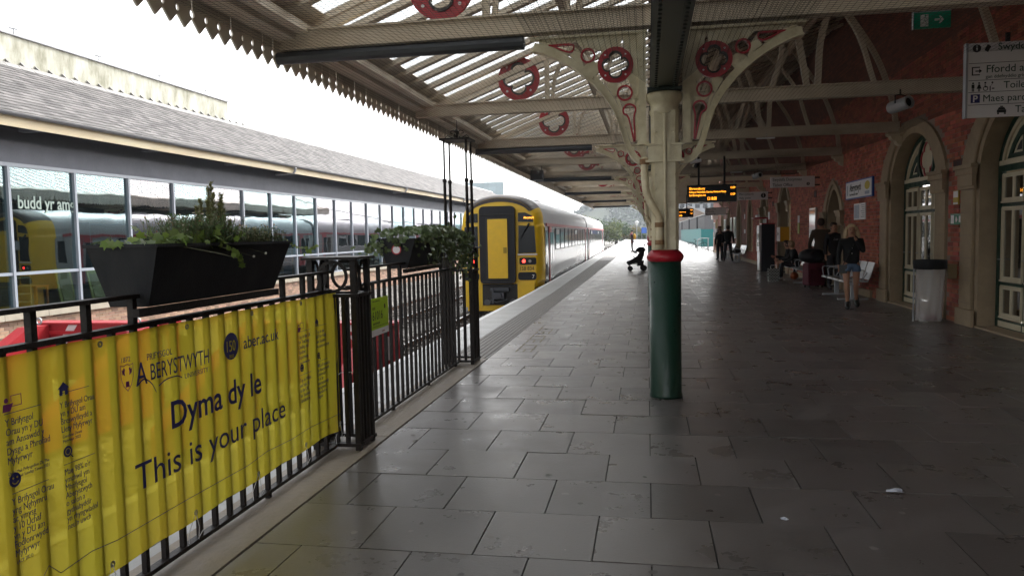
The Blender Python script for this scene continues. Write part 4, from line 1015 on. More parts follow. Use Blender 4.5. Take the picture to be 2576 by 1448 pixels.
mul = B().box(-.14, .035, -.033, .033, .162, 3.249).mesh('mullion', m_frame); base = Vector(shop.location)
while y < SY1-2:
    place('mullion', mul, shop, loc=Vector((SX, y, 0))-base)
    for me_, nm in ((lo, 'lower_window_pane'), (hi_, 'upper_window_pane')):
        o = place(nm, me_, shop, loc=Vector((SX-.03, y+.035, 0))-base); o.rotation_euler = (0, random.uniform(-.003,.003), random.uniform(-.004,.004))
    y += BAY
LB = (0,1,0)
m_lett = M('pale_window_lettering', (.26,.34,.30), .5)
for s, yy, sx in [('er',13.36,.8),('budd yr amg',14.42,.83),('ylchedd',16.3,.83) if 0 else ('',16.3,1)]:
    if s: text('window_lettering', s, .40, (SX-.02, yy, 2.36), LB, (0,0,1), m_lett, shop, sx=sx, ext=.001, bold=.008)
# room inside
m_in = M('shop_interior_wall', (.09,.10,.11), .8, var=.5, vs=1); m_inf = M('shop_floor', (.16,.12,.08), .5)
b = B(); b.box(SX-7.1, SX-7, SY0-4, SY1, -.1, 3.4); b.build('inner_back_wall', m_in, shop)
b = B(); b.box(SX-7, SX-.2, SY0-4, SY1, -.12, -.07) ; b.build('inner_floor', m_inf, shop)
b = B(); b.box(SX-7, SX-.3, SY0-4, SY1, 3.34, 3.4); b.build('inner_ceiling', m_in, shop)
b = B(); b.box(SX-7, SX-.1, SY0-4.1, SY0-4, -.1, 4.2); b.build('end_wall', m_lbrick, shop)
# eaves
EX, EZ = -12.72, 4.22
b = B(); b.box(SX-.36, EX-.03, SY0-4, SY1, 4.14, 4.16); b.build('soffit', M('soffit_painted_shade', (.03,.03,.035), .8), shop)  # near-black colour stands in for the shade under the eaves
m_fasc = M('pale_yellow_fascia', (.66,.58,.38), .55, var=.8, vs=1.6, col2=(.42,.26,.13), stretch=(1,.25,3))
b = B(); b.box(EX-.03, EX+.0, SY0-4, SY1, 3.97, 4.21); b.build('fascia_board', m_fasc, shop)
g = B(); gp = [(EX+.01+.07-.07*cos(a), 4.24-.075*sin(a)) for a in [pi*i/8 for i in range(9)]]
g.strip([(x, SY0-4, z) for x, z in gp], [(EX+.08+(x-EX-.08)*.88, SY0-4, 4.24+(z-4.24)*.88) for x, z in gp], (0, SY1-SY0+4, 0)); g.build('gutter', M('grey_gutter', (.10,.10,.11), .5), shop)
for y in (13.1, 26.0, 39.0, 52):
    b = B(); b.tube([(EX+.08,y,4.16),(EX+.08,y,4.05),(EX+.02,y,3.98),(EX-.25,y,3.96),(SX+.1,y,3.95)], .045, 10); b.tube([(EX+.08,y,4.18),(EX+.08,y,4.10)], .06, 10); b.build('downpipe_swan_neck', M('galvanised_pipe', (.3,.3,.32), .4) if y < 14 else bpy.data.materials['galvanised_pipe'], shop, smooth=True)
for y in np.arange(10.5, 70, 4.1):
    b = B(); b.box(SX-.05, EX-.04, y, y+.16, 4.02, 4.095); b.build('eaves_bracket', m_wallg, shop)
# slates
RX, RZ = -16.0, 6.12
m_slate = M('roof_slate', (.115,.108,.105), .8, var=.7, vs=3, island=.5, rnd=.5, col2=(.07,.062,.06))
slv = Vector((RX-EX, 0, RZ-EZ)); SLL = slv.length; slv.normalize(); sn = Vector((slv.z, 0, -slv.x)).normalized()
b = B(); e0 = Vector((EX+.02, 0, EZ+.0)); pts = [e0-sn*.02, e0+slv*(SLL)-sn*.02]
b.add([(pts[0].x,SY0-4,pts[0].z),(pts[0].x,SY1,pts[0].z),(pts[1].x,SY1,pts[1].z),(pts[1].x,SY0-4,pts[1].z),(2*RX-EX,SY0-4,EZ),(2*RX-EX,SY1,EZ)], [(0,1,2,3),(3,2,5,4)]); b.build('roof_deck', m_slate, shop)
c = B().add([(0,.004,0),(0,.286,0),(0,.286,0),(0,.004,0)], []) if 0 else None
def slate_vs(u, y, w):
    t = .012; a = e0+slv*u+sn*.026; d = e0+slv*(u+.40)+sn*.004
    return [(a.x,y+.003,a.z),(a.x,y+w-.003,a.z),(d.x,y+w-.003,d.z),(d.x,y+.003,d.z),(a.x-sn.x*t,y+.003,a.z-sn.z*t),(a.x-sn.x*t,y+w-.003,a.z-sn.z*t)]
SF = [(0,1,2,3),(0,4,5,1)]
near = []; far = B(); u = -.03; r = 0; GA = .205
while u < SLL-.1:
    y = SY0-3+(0 if r % 2 else .145)
    while y < SY1-.3:
        if 11.2 < y < 16.5 and len(near) < 300 and u < 2.7: near.append((u, y))
        else: far.add(slate_vs(u+random.uniform(-.014,.014), y, .29), SF)
        y += .29
    u += GA; r += 1
me_s = B().add([tuple(Vector(v)-Vector((e0.x,0,e0.z))) for v in slate_vs(0, 0, .29)], SF).mesh('slate', m_slate)
for u, y in near: place('slate', me_s, shop, loc=Vector((e0.x,y,e0.z))+slv*(u+random.uniform(-.006,.006))-base)
far.build('slates', m_slate, shop, kind='stuff')
m_ridge = M('ridge_tile', (.24,.23,.22), .6, island=.25, var=.4, vs=8)
me_r = B().extr([(-.17,0,-.10),(-.02,0,.03),(.02,0,.03),(.17,0,-.10),(.14,0,-.10),(0,0,.0),(-.14,0,-.10)], (0,.44,0)).mesh('ridge_tile', m_ridge)
y = SY0-3
while y < SY1: place('ridge_tile', me_r, shop, loc=Vector((RX,y,RZ+.04+random.uniform(-.004,.004)))-base); y += .45
# weathered raised wall over the ridge
m_weath = M('weathered_render', (.62,.61,.53), .8, var=1., vs=2.3, col2=(.12,.115,.05), stretch=(1,1,.35))
b = B(); b.box(RX-.9, RX-.2, SY0-4, 27.7, RZ-.35, 6.98); b.build('raised_roof_wall', m_weath, shop)
b = B(); b.box(RX-.95, RX-.15, SY0-4, 27.75, 6.984, 7.02); b.build('wall_capping', M('lead_capping', (.25,.25,.27), .5), shop)
for y in (14.2, 17.5, 20.6, 23.5, 26.2, 27.6):
    b = B(); b.tube([(RX-.2,y,7.02),(RX-.2,y,7.16)], .012, 5); b.bar((RX-.2,y-.12,7.16), (RX-.2,y+.12,7.18), .03, .03); b.build('roof_bracket', m_pipe_dark, shop)
for k, y in enumerate(np.arange(9, 29, .48)):
    b = B(); b.extr([(RX-.19,y,RZ+.0),(RX+.12,y,RZ-.12),(RX+.14,y,RZ-.08),(RX-.19,y,RZ+.22)], (0,.06,0)); b.build('lead_flashing_step', m_ridge, shop)

# things in the shop window
m_wood = M('pine_wood', (.38,.27,.12), .6, var=.4, vs=6); m_oran = M('orange_paint', (.65,.18,.03), .5); m_yel = M('mustard_paint', (.5,.42,.12), .5); m_pale = M('pale_green_paint', (.42,.52,.46), .5)
def shelf_unit(y, x, w, h, label, mat):
    t = thing('shelf_unit', label, 'shelves', (x, y, -.07), None)
    b = B()
    for s in (0, 1): b.box(x-.2, x+.2, y+s*w-.02, y+s*w+.02, -.069, h)
    b.build('side_panel', mat, t)
    b = B()
    for i in range(5): z = .05+i*(h-.1)/4; b.box(x-.2, x+.2, y+.021, y+w-.021, z-.015, z+.015)
    b.build('shelf', mat, t); return t
shelf_unit(14.75, SX-.9, .62, .85, 'small pine shelf unit seen low behind the shop glass', m_wood)
def table_(y, x, label, mat, w=.4, h=.55):
    t = thing('stool', label, 'stool', (x, y, -.07), None); b = B(); b.box(x-w/2, x+w/2, y-w/2, y+w/2, h, h+.04); b.build('seat', mat, t)
    for sx_ in (-1, 1):
        for sy_ in (-1, 1): b = B(); b.box(x+sx_*w*.42-.02, x+sx_*w*.42+.02, y+sy_*w*.42-.02, y+sy_*w*.42+.02, -.069, h-.001); b.build('leg', mat, t)
    return t
table_(15.72, SX-.9, 'orange painted stool behind the shop glass', m_oran)
def board_(y, x, w, h, label, mat, name='cabinet_door'):
    t = thing(name, label, 'furniture', (x, y, -.07), None); b = B(); b.bar((x, y+w/2, -.065), (x-.18, y+w/2, h), w, .03, up=(1,0,0)); b.build('frame_board', mat, t)
    b = B(); b.bar((x+.012, y+w/2, .05), (x-.148, y+w/2, h-.1), w-.14, .02, up=(1,0,0)); b.build('inset_panel', m_wood if mat is not m_wood else m_yel, t); return t
board_(16.3, SX-.7, .5, .95, 'mustard framed panel leaning behind the shop glass next to the orange stool', m_yel)
board_(13.1, SX-.6, .42, .8, 'pale green door leaning inside the shop beside another', m_pale); board_(13.9, SX-.8, .3, .82, 'narrow pale green door leaning nearer the pine shelves', m_pale)
board_(17.5, SX-.8, 1.0, .86, 'broad ochre panel leaning behind the planter end of the shop window', m_yel)
for k, (y, h, c_) in enumerate([(20.2,1.9,(.1,.16,.2)),(23.5,1.6,(.3,.2,.1)),(26.6,1.9,(.2,.22,.2)),(31,1.7,(.12,.2,.3)),(36,1.5,(.25,.12,.06))]):
    shelf_unit(y, SX-3.2, 2.2, h+.3, ['dark blue tall shelving deep inside the shop','brown tall shelving deep inside the shop','grey tall shelving deep inside the shop','bright blue tall shelving deep inside the shop','rust brown low shelving far along the shop'][k], M('shelving_%s' % ['navy','brown','grey','blue','rust'][k], c_, .6))
shelf_unit(13.9, SX-3.5, 2.6, 2.4, 'dark bookshelf behind the lettered shop pane', M('bookshelf_dark', (.05,.06,.05), .6))
for k, y in enumerate((39.2, 44.5)):
    b = B(); b.box(SX-.9, SX-.4, y, y+.45, -.069, .5); tag(b.build('display_crate', M('crate_blue', (.05,.16,.3), .6) if k else m_oran), ['orange display crate on the shop floor','blue display crate on the shop floor farther along'][k], 'crate')
b = B(); b.box(SX+.3, SX+.36, 36.0, 36.6, .9, 1.25); 
# back-to-front track sign seen over the second planter
ts = thing('track_sign', 'small grey track sign on a dark post behind the ivy planter', 'sign', (-7.05, 21.0, -1))
b = B(); b.tube([(-7.05,21,-1),(-7.05,21,1.72)], .035, 8); b.build('post', m_pipe_dark, ts); b = B(); b.box(-7.4, -6.85, 20.95, 20.985, 1.42, 1.70); b.build('sign_plate', m_alu, ts)
# ================================================================ TRAIN  (local: x across, y along away from camera, z above rail)
m_ty = M('train_yellow', (.80,.50,.008), .4, var=.4, vs=5, col2=(.5,.3,.03)); m_tw = M('train_silver_white', (.36,.36,.365), .2, var=.3, vs=1.5, spec=.6); m_tr = M('train_red_band', (.42,.05,.06), .3)
m_troof = M('train_roof_grey', (.42,.42,.44), .4, var=.3, vs=2); m_tnose = M('train_roof_dome_dirty', (.06,.048,.042), .6, var=.5, vs=6); m_tdk = M('train_dark_frame', (.012,.013,.017), .5, spec=.3, var=.3, vs=10); m_tgl = M('train_window_glass', (.008,.010,.013), .08, spec=.2)
m_under = M('underframe', (.03,.028,.026), .7, var=.5, vs=8)
train = thing('passenger_train', 'two-car diesel train with yellow gangway nose standing at the platform', 'train', (-4.56, 23.25, -.865), radians(.77))
Wd = 1.34
def prof(wd=Wd, top=3.74, n=22, inset=0.):
    pts = [(-wd+.07+inset, .80), (-wd+.02+inset, 1.0), (-wd+inset, 1.35), (-wd+.005+inset, 2.2), (-wd+.03+inset, 2.75)]
    r = []
    for i in range(n+1):
        t = pi-(pi)*i/n; r.append((cos(t)*(wd-.06-inset), 2.80+(top-2.80)*abs(sin(t))**.75))
    pts = pts[:4]+[(-wd+.03+inset, 2.72)]+r+[(wd-.03-inset, 2.72)]+[(-a, b) for a, b in reversed(pts[:4])]
    return pts
P0 = prof(); NP = len(P0)
def car(y0, y1, nose):
    b = B(); ys_ = [y0, y1]
    for y in ys_:
        for x, z in P0: b.v.append((x, y, z))
    roof = B()
    for i in range(NP-1):
        lo, hi = (P0[i][1]+P0[i+1][1])/2, 0
        (roof if lo > 2.84 else b).add([(P0[i][0],y0,P0[i][1]),(P0[i+1][0],y0,P0[i+1][1]),(P0[i+1][0],y1,P0[i+1][1]),(P0[i][0],y1,P0[i][1])], [(0,3,2,1)])
    b.v = b.v[2*NP:]; b.f = [tuple(i-2*NP for i in f) for f in b.f]
    b.add([(x, y1, z) for x, z in P0], [tuple(range(NP))]); b.add([(x, y0, z) for x, z in P0], [tuple(reversed(range(NP)))])
    b.add([(P0[0][0],y0,.8),(P0[-1][0],y0,.8),(P0[-1][0],y1,.8),(P0[0][0],y1,.8)], [(0,1,2,3)])
    body = b.build('car_body', m_tw, train); roof.build('car_roof', m_troof, train, smooth=True)
    for s in (-1, 1):
        q = B(); q.box(*sorted((s*(Wd-.035), s*(Wd-.0))), y0+.4, y1-.02, 2.70, 2.80); q.build('red_cantrail', m_tr, body)
        q = B(); q.box(*sorted((s*(Wd-.05), s*(Wd-.012))), y0+.2, y1-.02, .78, .90); q.build('solebar', m_tdk, body)
    return body
bodyA = car(1.0, 22.0, True); bodyB = car(22.7, 45.2, False)
# nose: rounded loft
nb_ = B(); secs = []
for (y, sc, zs) in [(1.02,1,1),(.6,.997,.996),(.4,.988,.99),(.28,.972,.985),(.18,.95,.978),(.1,.925,.97),(.04,.895,.96),(.0,.86,.95)]:
    secs.append([(x*sc, y+.12*max(0, (z-1.4))*(1-y)*.35, .80+(z-.80)*zs if z > 1.3 else z) for x, z in P0])
k = 0
yel = B(); dome = B()
for a, c in zip(secs[:-1], secs[1:]):
    for i in range(NP-1):
        tgt = dome if min(P0[i][1], P0[i+1][1]) > 3.22 else yel
        tgt.add([a[i], a[i+1], c[i+1], c[i]], [(0,1,2,3)])
fr = secs[-1]
cz = 2.9
yel.add(fr, [tuple(reversed(range(NP)))])
yel.build('yellow_nose', m_ty, train); dome.build('roof_dome', m_tnose, train, smooth=True)
# dark dome front strip
top = [p for p in fr if p[2] > 3.16]
q = B(); q.strip([(p[0], p[1]-.012, p[2]-.004) for p in top], [(p[0]*.93, p[1]-.014, 3.16+(p[2]-3.16)*.72) for p in top], (0,.01,0)); q.build('dirty_dome_edge', m_tnose, train)
# gangway
def rrect(x0, x1, z0, z1, r, y, n=5):
    out = []
    for (cx, cz_, a0) in [(x1-r, z0+r, -pi/2), (x1-r, z1-r, 0), (x0+r, z1-r, pi/2), (x0+r, z0+r, pi)]:
        for i in range(n+1): a = a0+pi/2*i/n; out.append((cx+r*cos(a), y, cz_+r*sin(a)))
    return out
gx0, gx1 = -.60, .52
gw = thing_gw = None
q = B(); q.extr(rrect(gx0+.0, gx1, .92, 3.33, .14, -.16), (0,.22,0)); gang = q.build('gangway_surround', m_tdk, train)
q = B(); q.extr(rrect(gx0+.2, gx1-.2, 1.06, 2.98, .03, -.172), (0,.01,0)); q.build('gangway_recess', m_under, gang)
q = B(); q.extr(rrect(gx0+.27, gx1-.23, 1.09, 2.93, .02, -.20), (0,.03,0)); gdoor = q.build('gangway_door', m_ty, train)
q = B(); q.box(gx1-.36, gx1-.25, -.208, -.201, 1.87, 2.05); q.build('door_recess_shade', M('handle_recess_shade', (.3,.19,.01), .6), gdoor)  # flat darker yellow patch, painting the shade of the handle recess
q = B(); q.box(gx0+.02, gx1-.02, -.19, -.161, 3.06, 3.09); q.box(gx0+.03, gx1-.03, -.19, -.161, .96, .99); q.build('gangway_lip', m_under, gang)
# side windows of the cab, each side of the gangway
for s in (-1, 1):
    xi = .60 if s > 0 else .68; xo = 1.14
    X_ = lambda x: s*x
    q = B(); pw = [(X_(xi),-.022,1.86),(X_(xo+.02),-.022,1.86),(X_(xo-.03),-.0,2.70),(X_(xi+.01),-.0,2.72)]; pw = [(a, .0+.042*(c-1.4)-.016, c) for a, b_, c in pw]
    q.extr(pw if s > 0 else pw[::-1], (0,-.008,0)); q.build('cab_window', m_tgl, train)
    q = B(); pw = [(X_(xi),0,2.84),(X_(xo-.06),0,2.82),(X_(xo-.10),0,3.02),(X_(xi+.22),0,3.12),(X_(xi),0,3.12)]; pw = [(a, .042*(c-1.4)-.016, c) for a, b_, c in pw]
    q.extr(pw if s > 0 else pw[::-1], (0,-.008,0)); dsp = q.build('destination_panel', m_tgl, train)
    q = B(); q.box(*sorted((X_(xi-.02), X_(xo+.06))), -.035, .0, 1.80, 1.835); q.build('window_ledge', m_sign, train)
    q = B(); q.extr(rrect(*sorted((X_(xi+.03), X_(xo+.02))), 1.50, 1.72, .05, -.018), (0,.02,0)); lh = q.build('light_cluster', m_tdk, train)
    q = B(); q.lathe((0,0,0), [(.055,0),(.05,.012)], 14); o = q.build('tail_light', M('lit_tail_lamp', (1.,.03,.02), .4, emit=2.6) if s < 0 else bpy.data.materials['lit_tail_lamp'], train, loc=(X_(xi+.17), -.02, 1.61), rot=(pi/2, 0, 0))
    q = B(); q.lathe((0,0,0), [(.05,0),(.045,.01)], 14); q.build('head_light', M('unlit_lamp', (.35,.34,.33), .15) if s < 0 else bpy.data.materials['unlit_lamp'], train, loc=(X_(xi+.36), -.02, 1.61), rot=(pi/2, 0, 0))
    q = B(); q.extr(rrect(*sorted((X_(xi-.02), X_(1.16))), 1.02, 1.27, .09, -.02), (0,.02,0)); q.build('black_lower_panel', m_tdk, train)
    q = B(); q.box(*sorted((X_(.56), X_(1.10))), -.04, .5, .18, .96); q.extr(rrect(*sorted((X_(.62), X_(.92))), .42, .78, .02, -.046), (0,.005,0)); q.build('lower_valance', m_ty, train)
    q = B(); q.tube([(X_(xi+.30), -.03, 2.70), (X_(xi+.08), -.06, 2.3)], .012, 5); q.tube([(X_(xi+.36), -.02, 2.78), (X_(xi+.20), -.06, 2.55)], .03, 6); q.build('wiper', m_tdk, train)
q = B(); q.box(-1.05, 1.05, .0, .5, .06, .24); q.build('snow_plough', m_ty, train)
q = B(); q.box(-.56, .56, -.02, .5, .24, .90); q.build('coupler_recess', m_under, train)
q = B(); q.box(-.16, .16, -.25, 0, .45, .66); q.box(-.24, -.17, -.2, 0, .3, .8); q.tube([(.0,-.3,.56),(0,-.2,.56)], .09, 12); q.tube([(-.3,-.14,.42),(-.1,-.2,.34),(.25,-.14,.42)], .025, 6); q.box(-.3, .3, -.16, -.02, .70, .80); q.build('coupler', m_pipe_dark, train)
for s in (-1, 1):
    q = B(); q.tube([(s*.4,-.1,.34),(s*.4,0,.34)], .1, 14); q.build('buffer_pad', M('buffer_pad_grey', (.08,.08,.085), .5) if s < 0 else bpy.data.materials['buffer_pad_grey'], train)
text('unit_number', '158 834', .17, (.62, -.024, 1.325), (1,0,0), (0,0,1), m_ink, train, sx=.85, ext=.001)
text('class_number', '7', .17, (1.02, -.026, 1.07), (1,0,0), (0,0,1), m_sign, train, sx=.9, ext=.001)
text('destination_text', 'Aberystwyth', .10, (.78, .03, 2.93), (1,0,.0), (0,0,1), M('orange_led', (1.,.35,.04), .4, emit=1.4), train, sx=.62, ext=.001)
q = B(); q.box(.96,1.0,-.0,.015,2.48,2.5); q.build('cab_reflection_marker', m_tr, train) if 0 else None
# side details, both cars
def side(y0, first):
    for s in (-1, 1):
        xs_ = s*(Wd+.004)
        def pn(name, ya, yb, za, zb, mat, d=.008, par=train):
            q = B(); q.box(*sorted((xs_-s*.012, xs_+s*d)), ya, yb, za, zb); return q.build(name, mat, par)
        if first:
            pn('cab_door', y0+.9, y0+1.55, .95, 2.66, m_tw, .006); pn('cab_door_window', y0+1.0, y0+1.45, 1.75, 2.55, m_tgl, .012); pn('cab_step', y0+1.0, y0+1.4, 1.1, 1.45, m_tdk, .012)
        for d0 in ((y0+2.2, y0+20.3) if first else (y0+.9, y0+19.8)):
            dd = pn('passenger_door', d0, d0+1.25, .92, 2.64, m_tw, .004)
            pn('door_window', d0+.1, d0+.55, 1.45, 2.5, m_tgl, .012); pn('door_window', d0+.7, d0+1.15, 1.45, 2.5, m_tgl, .012)
            pn('red_door_stripe', d0-.22, d0-.06, .85, 2.69, m_tr, .010); pn('red_door_stripe', d0-.0, d0+.08, .85, 1.4, m_tr, .010); pn('door_red_header', d0, d0+.5, 2.45+.06, 2.69, m_tr, .011)
        yw = y0+4.1 if first else y0+2.9
        for k in range(9 if first else 9):
            a = yw+k*1.72; big = 1.35
            pn('carriage_window', a, a+big, 1.90, 2.66, m_tgl, .010); pn('window_ledge_light', a, a+big, 1.868, 1.898, m_sign, .014)
            if k in (0, 5): pn('hopper_vent', a+.1, a+1.2, 2.42, 2.60, m_steel, .013)
        pn('lower_gloss_band', yw-.3, yw+15.6, 1.80, 1.86, m_tr, .006) if 0 else None
    for yb in (y0+3.2, y0+17.6):
        q = B(); q.box(-1.05, 1.05, yb-1.3, yb+1.3, .35, .62)
        for yy in (yb-.95, yb+.95):
            for s in (-1, 1): q.tube([(s*.68,yy,.42),(s*.8,yy,.42)], .42, 18)
        q.build('bogie', m_under, train)
    for k, (a, c_) in enumerate([(5.2,2.2),(8.0,1.6),(10.2,2.0),(12.8,1.5)]):
        q = B(); q.box(-1.1, 1.15, y0+a, y0+a+c_, .28, .78); q.build('equipment_case', m_under, train)
    for a in (5.0, 9.9, 14.4):
        q = B(); q.box(1.16, 1.2, y0+a, y0+a+.1, .1, .8); q.build('step_bracket', m_sign, train)
    for a in (3.0, 9.0, 11.5, 12.8):
        q = B(); q.extr([(.62,y0+a,3.5),(.9,y0+a,3.38),(.92,y0+a,3.52),(.7,y0+a,3.62)], (0,.3,0)); q.build('roof_vent_pod', m_tdk, train)
    for a in (6.0, 15.0):
        q = B(); q.box(-.4, .4, y0+a, y0+a+1.2, 3.66, 3.78); q.build('roof_unit', m_troof, train)
side(0.0, True); side(22.7, False)
q = B(); q.box(-1.2, 1.2, 22.0, 22.7, .95, 3.2); q.build('corridor_connection', m_tdk, train)
# ================================================================ SIGNS, SCREENS, LAMPS
RX_, UZ = (1,0,0), (0,0,1)
m_led = M('amber_led', (1.,.33,.02), .4, emit=1.3); m_screen = M('black_screen', (.006,.006,.007), .25)
def board(x0, x1, z0, z1, Y, label):
    t = thing('departure_board', label, 'departure board', ((x0+x1)/2, Y, z0), None, 'hanging departure boards')
    q = B(); q.box(x0, x1, Y, Y+.16, z0, z1); q.build('housing', m_screen, t)
    w = x1-x0; h = z1-z0; s = h
    for f in (.24, .76):
        q = B(); q.box(x0+w*f-.025, x0+w*f+.025, Y+.06, Y+.10, z1, 3.46); q.box(x0+w*f-.06, x0+w*f+.06, Y+.03, Y+.13, z1, z1+.012); q.build('hanger', m_tdk, t)
    def led(body, fx, fz, sz, sx=.8, al='LEFT'): text('led_text', body, sz*s, (x0+w*fx, Y-.003, z0+h*fz), RX_, UZ, m_led, t, sx=sx, align=al, ext=.0008)
    led('Shrewsbury', .04, .74, .19, 1.0); led('12:29', .97, .76, .17, .75, 'RIGHT')
    led('Calling at: Machynlleth, Caersws, Newtown Powys', .04, .55, .155, .66)
    led('2nd Birmingham Intl', .04, .36, .155, .75); led('13:29', .97, .38, .17, .75, 'RIGHT'); led('12:18:00', .5, .12, .26, .62, 'CENTER')
    return t
board(1.02, 2.245, 2.30, 2.735, 20.0, 'amber departure board reading Shrewsbury 12:29 and the time 12:18:00')
board(.96, 2.35, 2.30, 2.755, 40.0, 'farther amber departure board partly hidden by the nearest column shaft')
def wsign(x0, x1, z0, z1, Y, lines, label, icon=None, dy=0):
    t = thing('bilingual_sign', label, 'sign', ((x0+x1)/2, Y, z0), None, 'projecting bilingual signs')
    q = B(); q.box(x0, x1, Y, Y+.05, z0, z1); q.build('sign_panel', m_sign, t)
    for z in (z0+.05, z1-.05): q = B(); q.box(x1, WX-.004, Y+.01, Y+.04, z-.02, z+.02); q.build('wall_bracket', m_tdk, t)
    h = z1-z0; n_ = len(lines)
    for k, (s, mt) in enumerate(lines):
        text('lettering', s, h*.40*2/n_, (x0+.06, Y-.002, z1-h*(k+.78)/n_), RX_, UZ, mt, t, sx=.85, bold=.0006)
    if icon:
        ix, iz, r = icon
        q = B(); q.extr([(ix+r*cos(a*pi/10), Y-.003, iz+r*sin(a*pi/10)) for a in range(20)], (0,.002,0)); q.build('information_disc', m_ink, t)
        q = B(); q.box(ix-r*.18, ix+r*.18, Y-.005, Y-.0035, iz-r*.55, iz+r*.25); q.box(ix-r*.2, ix+r*.2, Y-.005, Y-.0035, iz+r*.38, iz+r*.7); q.build('information_letter', m_sign, t)
    return t
wsign(3.57, 4.80, 2.79, 3.10, 23.3, [('Swyddfa Docynnau', m_inkg), ('Ticket Office', m_ink)], 'white projecting sign reading Swyddfa Docynnau Ticket Office', (4.62, 2.88, .045))
wsign(3.60, 4.78, 2.79, 3.10, 31.8, [('Man cymorth', m_inkg), ('Help point', m_ink)], 'white projecting sign reading Man cymorth Help point', (4.60, 2.95, .095))
wsign(3.55, 4.80, 2.55, 3.02, 48.5, [('Bysiau  Tacsis', m_inkg), ('Cyfnewidfa', m_inkg), ('Bus exchange', m_ink)], 'distant three line white sign at the darker end of the wall')
# big hanging way-out sign
ws = thing('direction_sign', 'large white hanging sign listing Swyddfa, Ffordd allan, Toiledau and Maes parcio', 'sign', (4.2, 9.0, 2.7))
x0, x1, z0, z1, Y = 3.405, 4.93, 2.715, 3.50, 9.0
q = B(); q.box(x0, x1, Y, Y+.05, z0, z1); q.build('sign_panel', m_sign, ws)
q = B(); q.box(x0-.022, x0-.001, Y-.012, Y+.062, z0-.005, z1+.005); q.build('aluminium_edge', m_alu, ws)
for x in (3.8, 4.6): q = B(); q.box(x-.02, x+.02, Y+.01, Y+.04, z1, 3.60); q.build('hanger', m_tdk, ws)
H_ = z1-z0
rows_ = [(.0,.27),(.27,.50),(.50,.66),(.66,.83),(.83,1)]
q = B()
for a, c in rows_[1:]: q.box(x0+.01, x1, Y-.002, Y-.0005, z1-H_*a-.0025, z1-H_*a+.0025)
q.build('divider_line', m_ink, ws)
for s, fx, fz, sz in [('Swyddfa Docynnau', .30, .105, .105), ('Ffordd allan', .175, .40, .112), ('gan ddefnyddio grisiau', .175, .475, .05), ('Toiledau', .37, .62, .105), ('Maes parcio', .145, .79, .105), ('Tacsis', .50, .95, .105)]:
    text('lettering', s, sz*1.0, (x0+fx*.9+.02, Y-.002, z1-H_*fz), RX_, UZ, m_inkg, ws, sx=.98, bold=.0003)
def idisc(ix, iz, r, par, Y):
    q = B(); q.extr([(ix+r*cos(a*pi/10), Y-.003, iz+r*sin(a*pi/10)) for a in range(20)], (0,.002,0)); q.build('information_disc', m_ink, par)
    q = B(); q.box(ix-r*.18, ix+r*.18, Y-.005, Y-.0035, iz-r*.55, iz+r*.2); q.box(ix-r*.2, ix+r*.2, Y-.005, Y-.0035, iz+r*.38, iz+r*.68); q.build('information_letter', m_sign, par)
idisc(x0+.085, z1-.055, .042, ws, Y)
q = B(); q.extr([(x0+.16,Y-.002,z1-.075),(x0+.195,Y-.002,z1-.10),(x0+.225,Y-.002,z1-.04),(x0+.19,Y-.002,z1-.015)], (0,.0015,0)); q.build('ticket_icon', m_ink, ws)
q = B(); zz = z1-H_*.375
q.box(x0+.04,x0+.052,Y-.002,Y-.0005,zz-.045,zz+.045); q.box(x0+.052,x0+.12,Y-.002,Y-.0005,zz+.034,zz+.045); q.box(x0+.052,x0+.12,Y-.002,Y-.0005,zz-.045,zz-.034); q.box(x0+.075,x0+.115,Y-.002,Y-.0005,zz-.006,zz+.006); q.extr([(x0+.112,Y-.002,zz-.024),(x0+.14,Y-.002,zz),(x0+.112,Y-.002,zz+.024)], (0,.0015,0)); q.build('way_out_icon', m_ink, ws)
zz = z1-H_*.585
for k, ix in enumerate((.055,.115,.175,.245)):
    q = B(); X_ = x0+ix
    q.extr([(X_+.010*cos(a*pi/4), Y-.002, zz+.038+.010*sin(a*pi/4)) for a in range(8)], (0,.0015,0))
    if k == 0: q.box(X_-.014,X_+.014,Y-.002,Y-.0005,zz-.015,zz+.024); q.box(X_-.011,X_-.002,Y-.002,Y-.0005,zz-.05,zz-.016); q.box(X_+.002,X_+.011,Y-.002,Y-.0005,zz-.05,zz-.016)
    elif k == 1: q.extr([(X_-.008,Y-.002,zz+.024),(X_-.024,Y-.002,zz-.022),(X_+.024,Y-.002,zz-.022),(X_+.008,Y-.002,zz+.024)], (0,.0015,0)); q.box(X_-.009,X_-.002,Y-.002,Y-.0005,zz-.05,zz-.023); q.box(X_+.002,X_+.009,Y-.002,Y-.0005,zz-.05,zz-.023)
    elif k == 2: q.annulus((X_+.004,Y-.002,zz-.022), .018, .026, (0,.0015,0), n=14); q.box(X_-.006,X_+.002,Y-.004,Y-.0025,zz-.012,zz+.024); q.box(X_+.003,X_+.024,Y-.004,Y-.0025,zz-.012,zz-.004)
    else: q.bar((X_,Y-.0015,zz+.026),(X_-.02,Y-.0015,zz-.0),.0012,.016,up=(0,1,0)); q.box(X_-.026,X_-.016,Y-.002,Y-.0005,zz-.05,zz); q.box(X_-.005,X_+.02,Y-.002,Y-.0005,zz-.03,zz-.018)
    q.build('facility_icon', m_ink, ws)
zz = z1-H_*.745; q = B(); q.box(x0+.035,x0+.125,Y-.002,Y-.0005,zz-.045,zz+.045); q.build('parking_square', m_navy, ws); text('parking_letter', 'P', .10, (x0+.052, Y-.004, zz-.036), RX_, UZ, m_sign, ws, bold=.002)
zz = z1-H_*.915; q = B(); xt = x0+.34
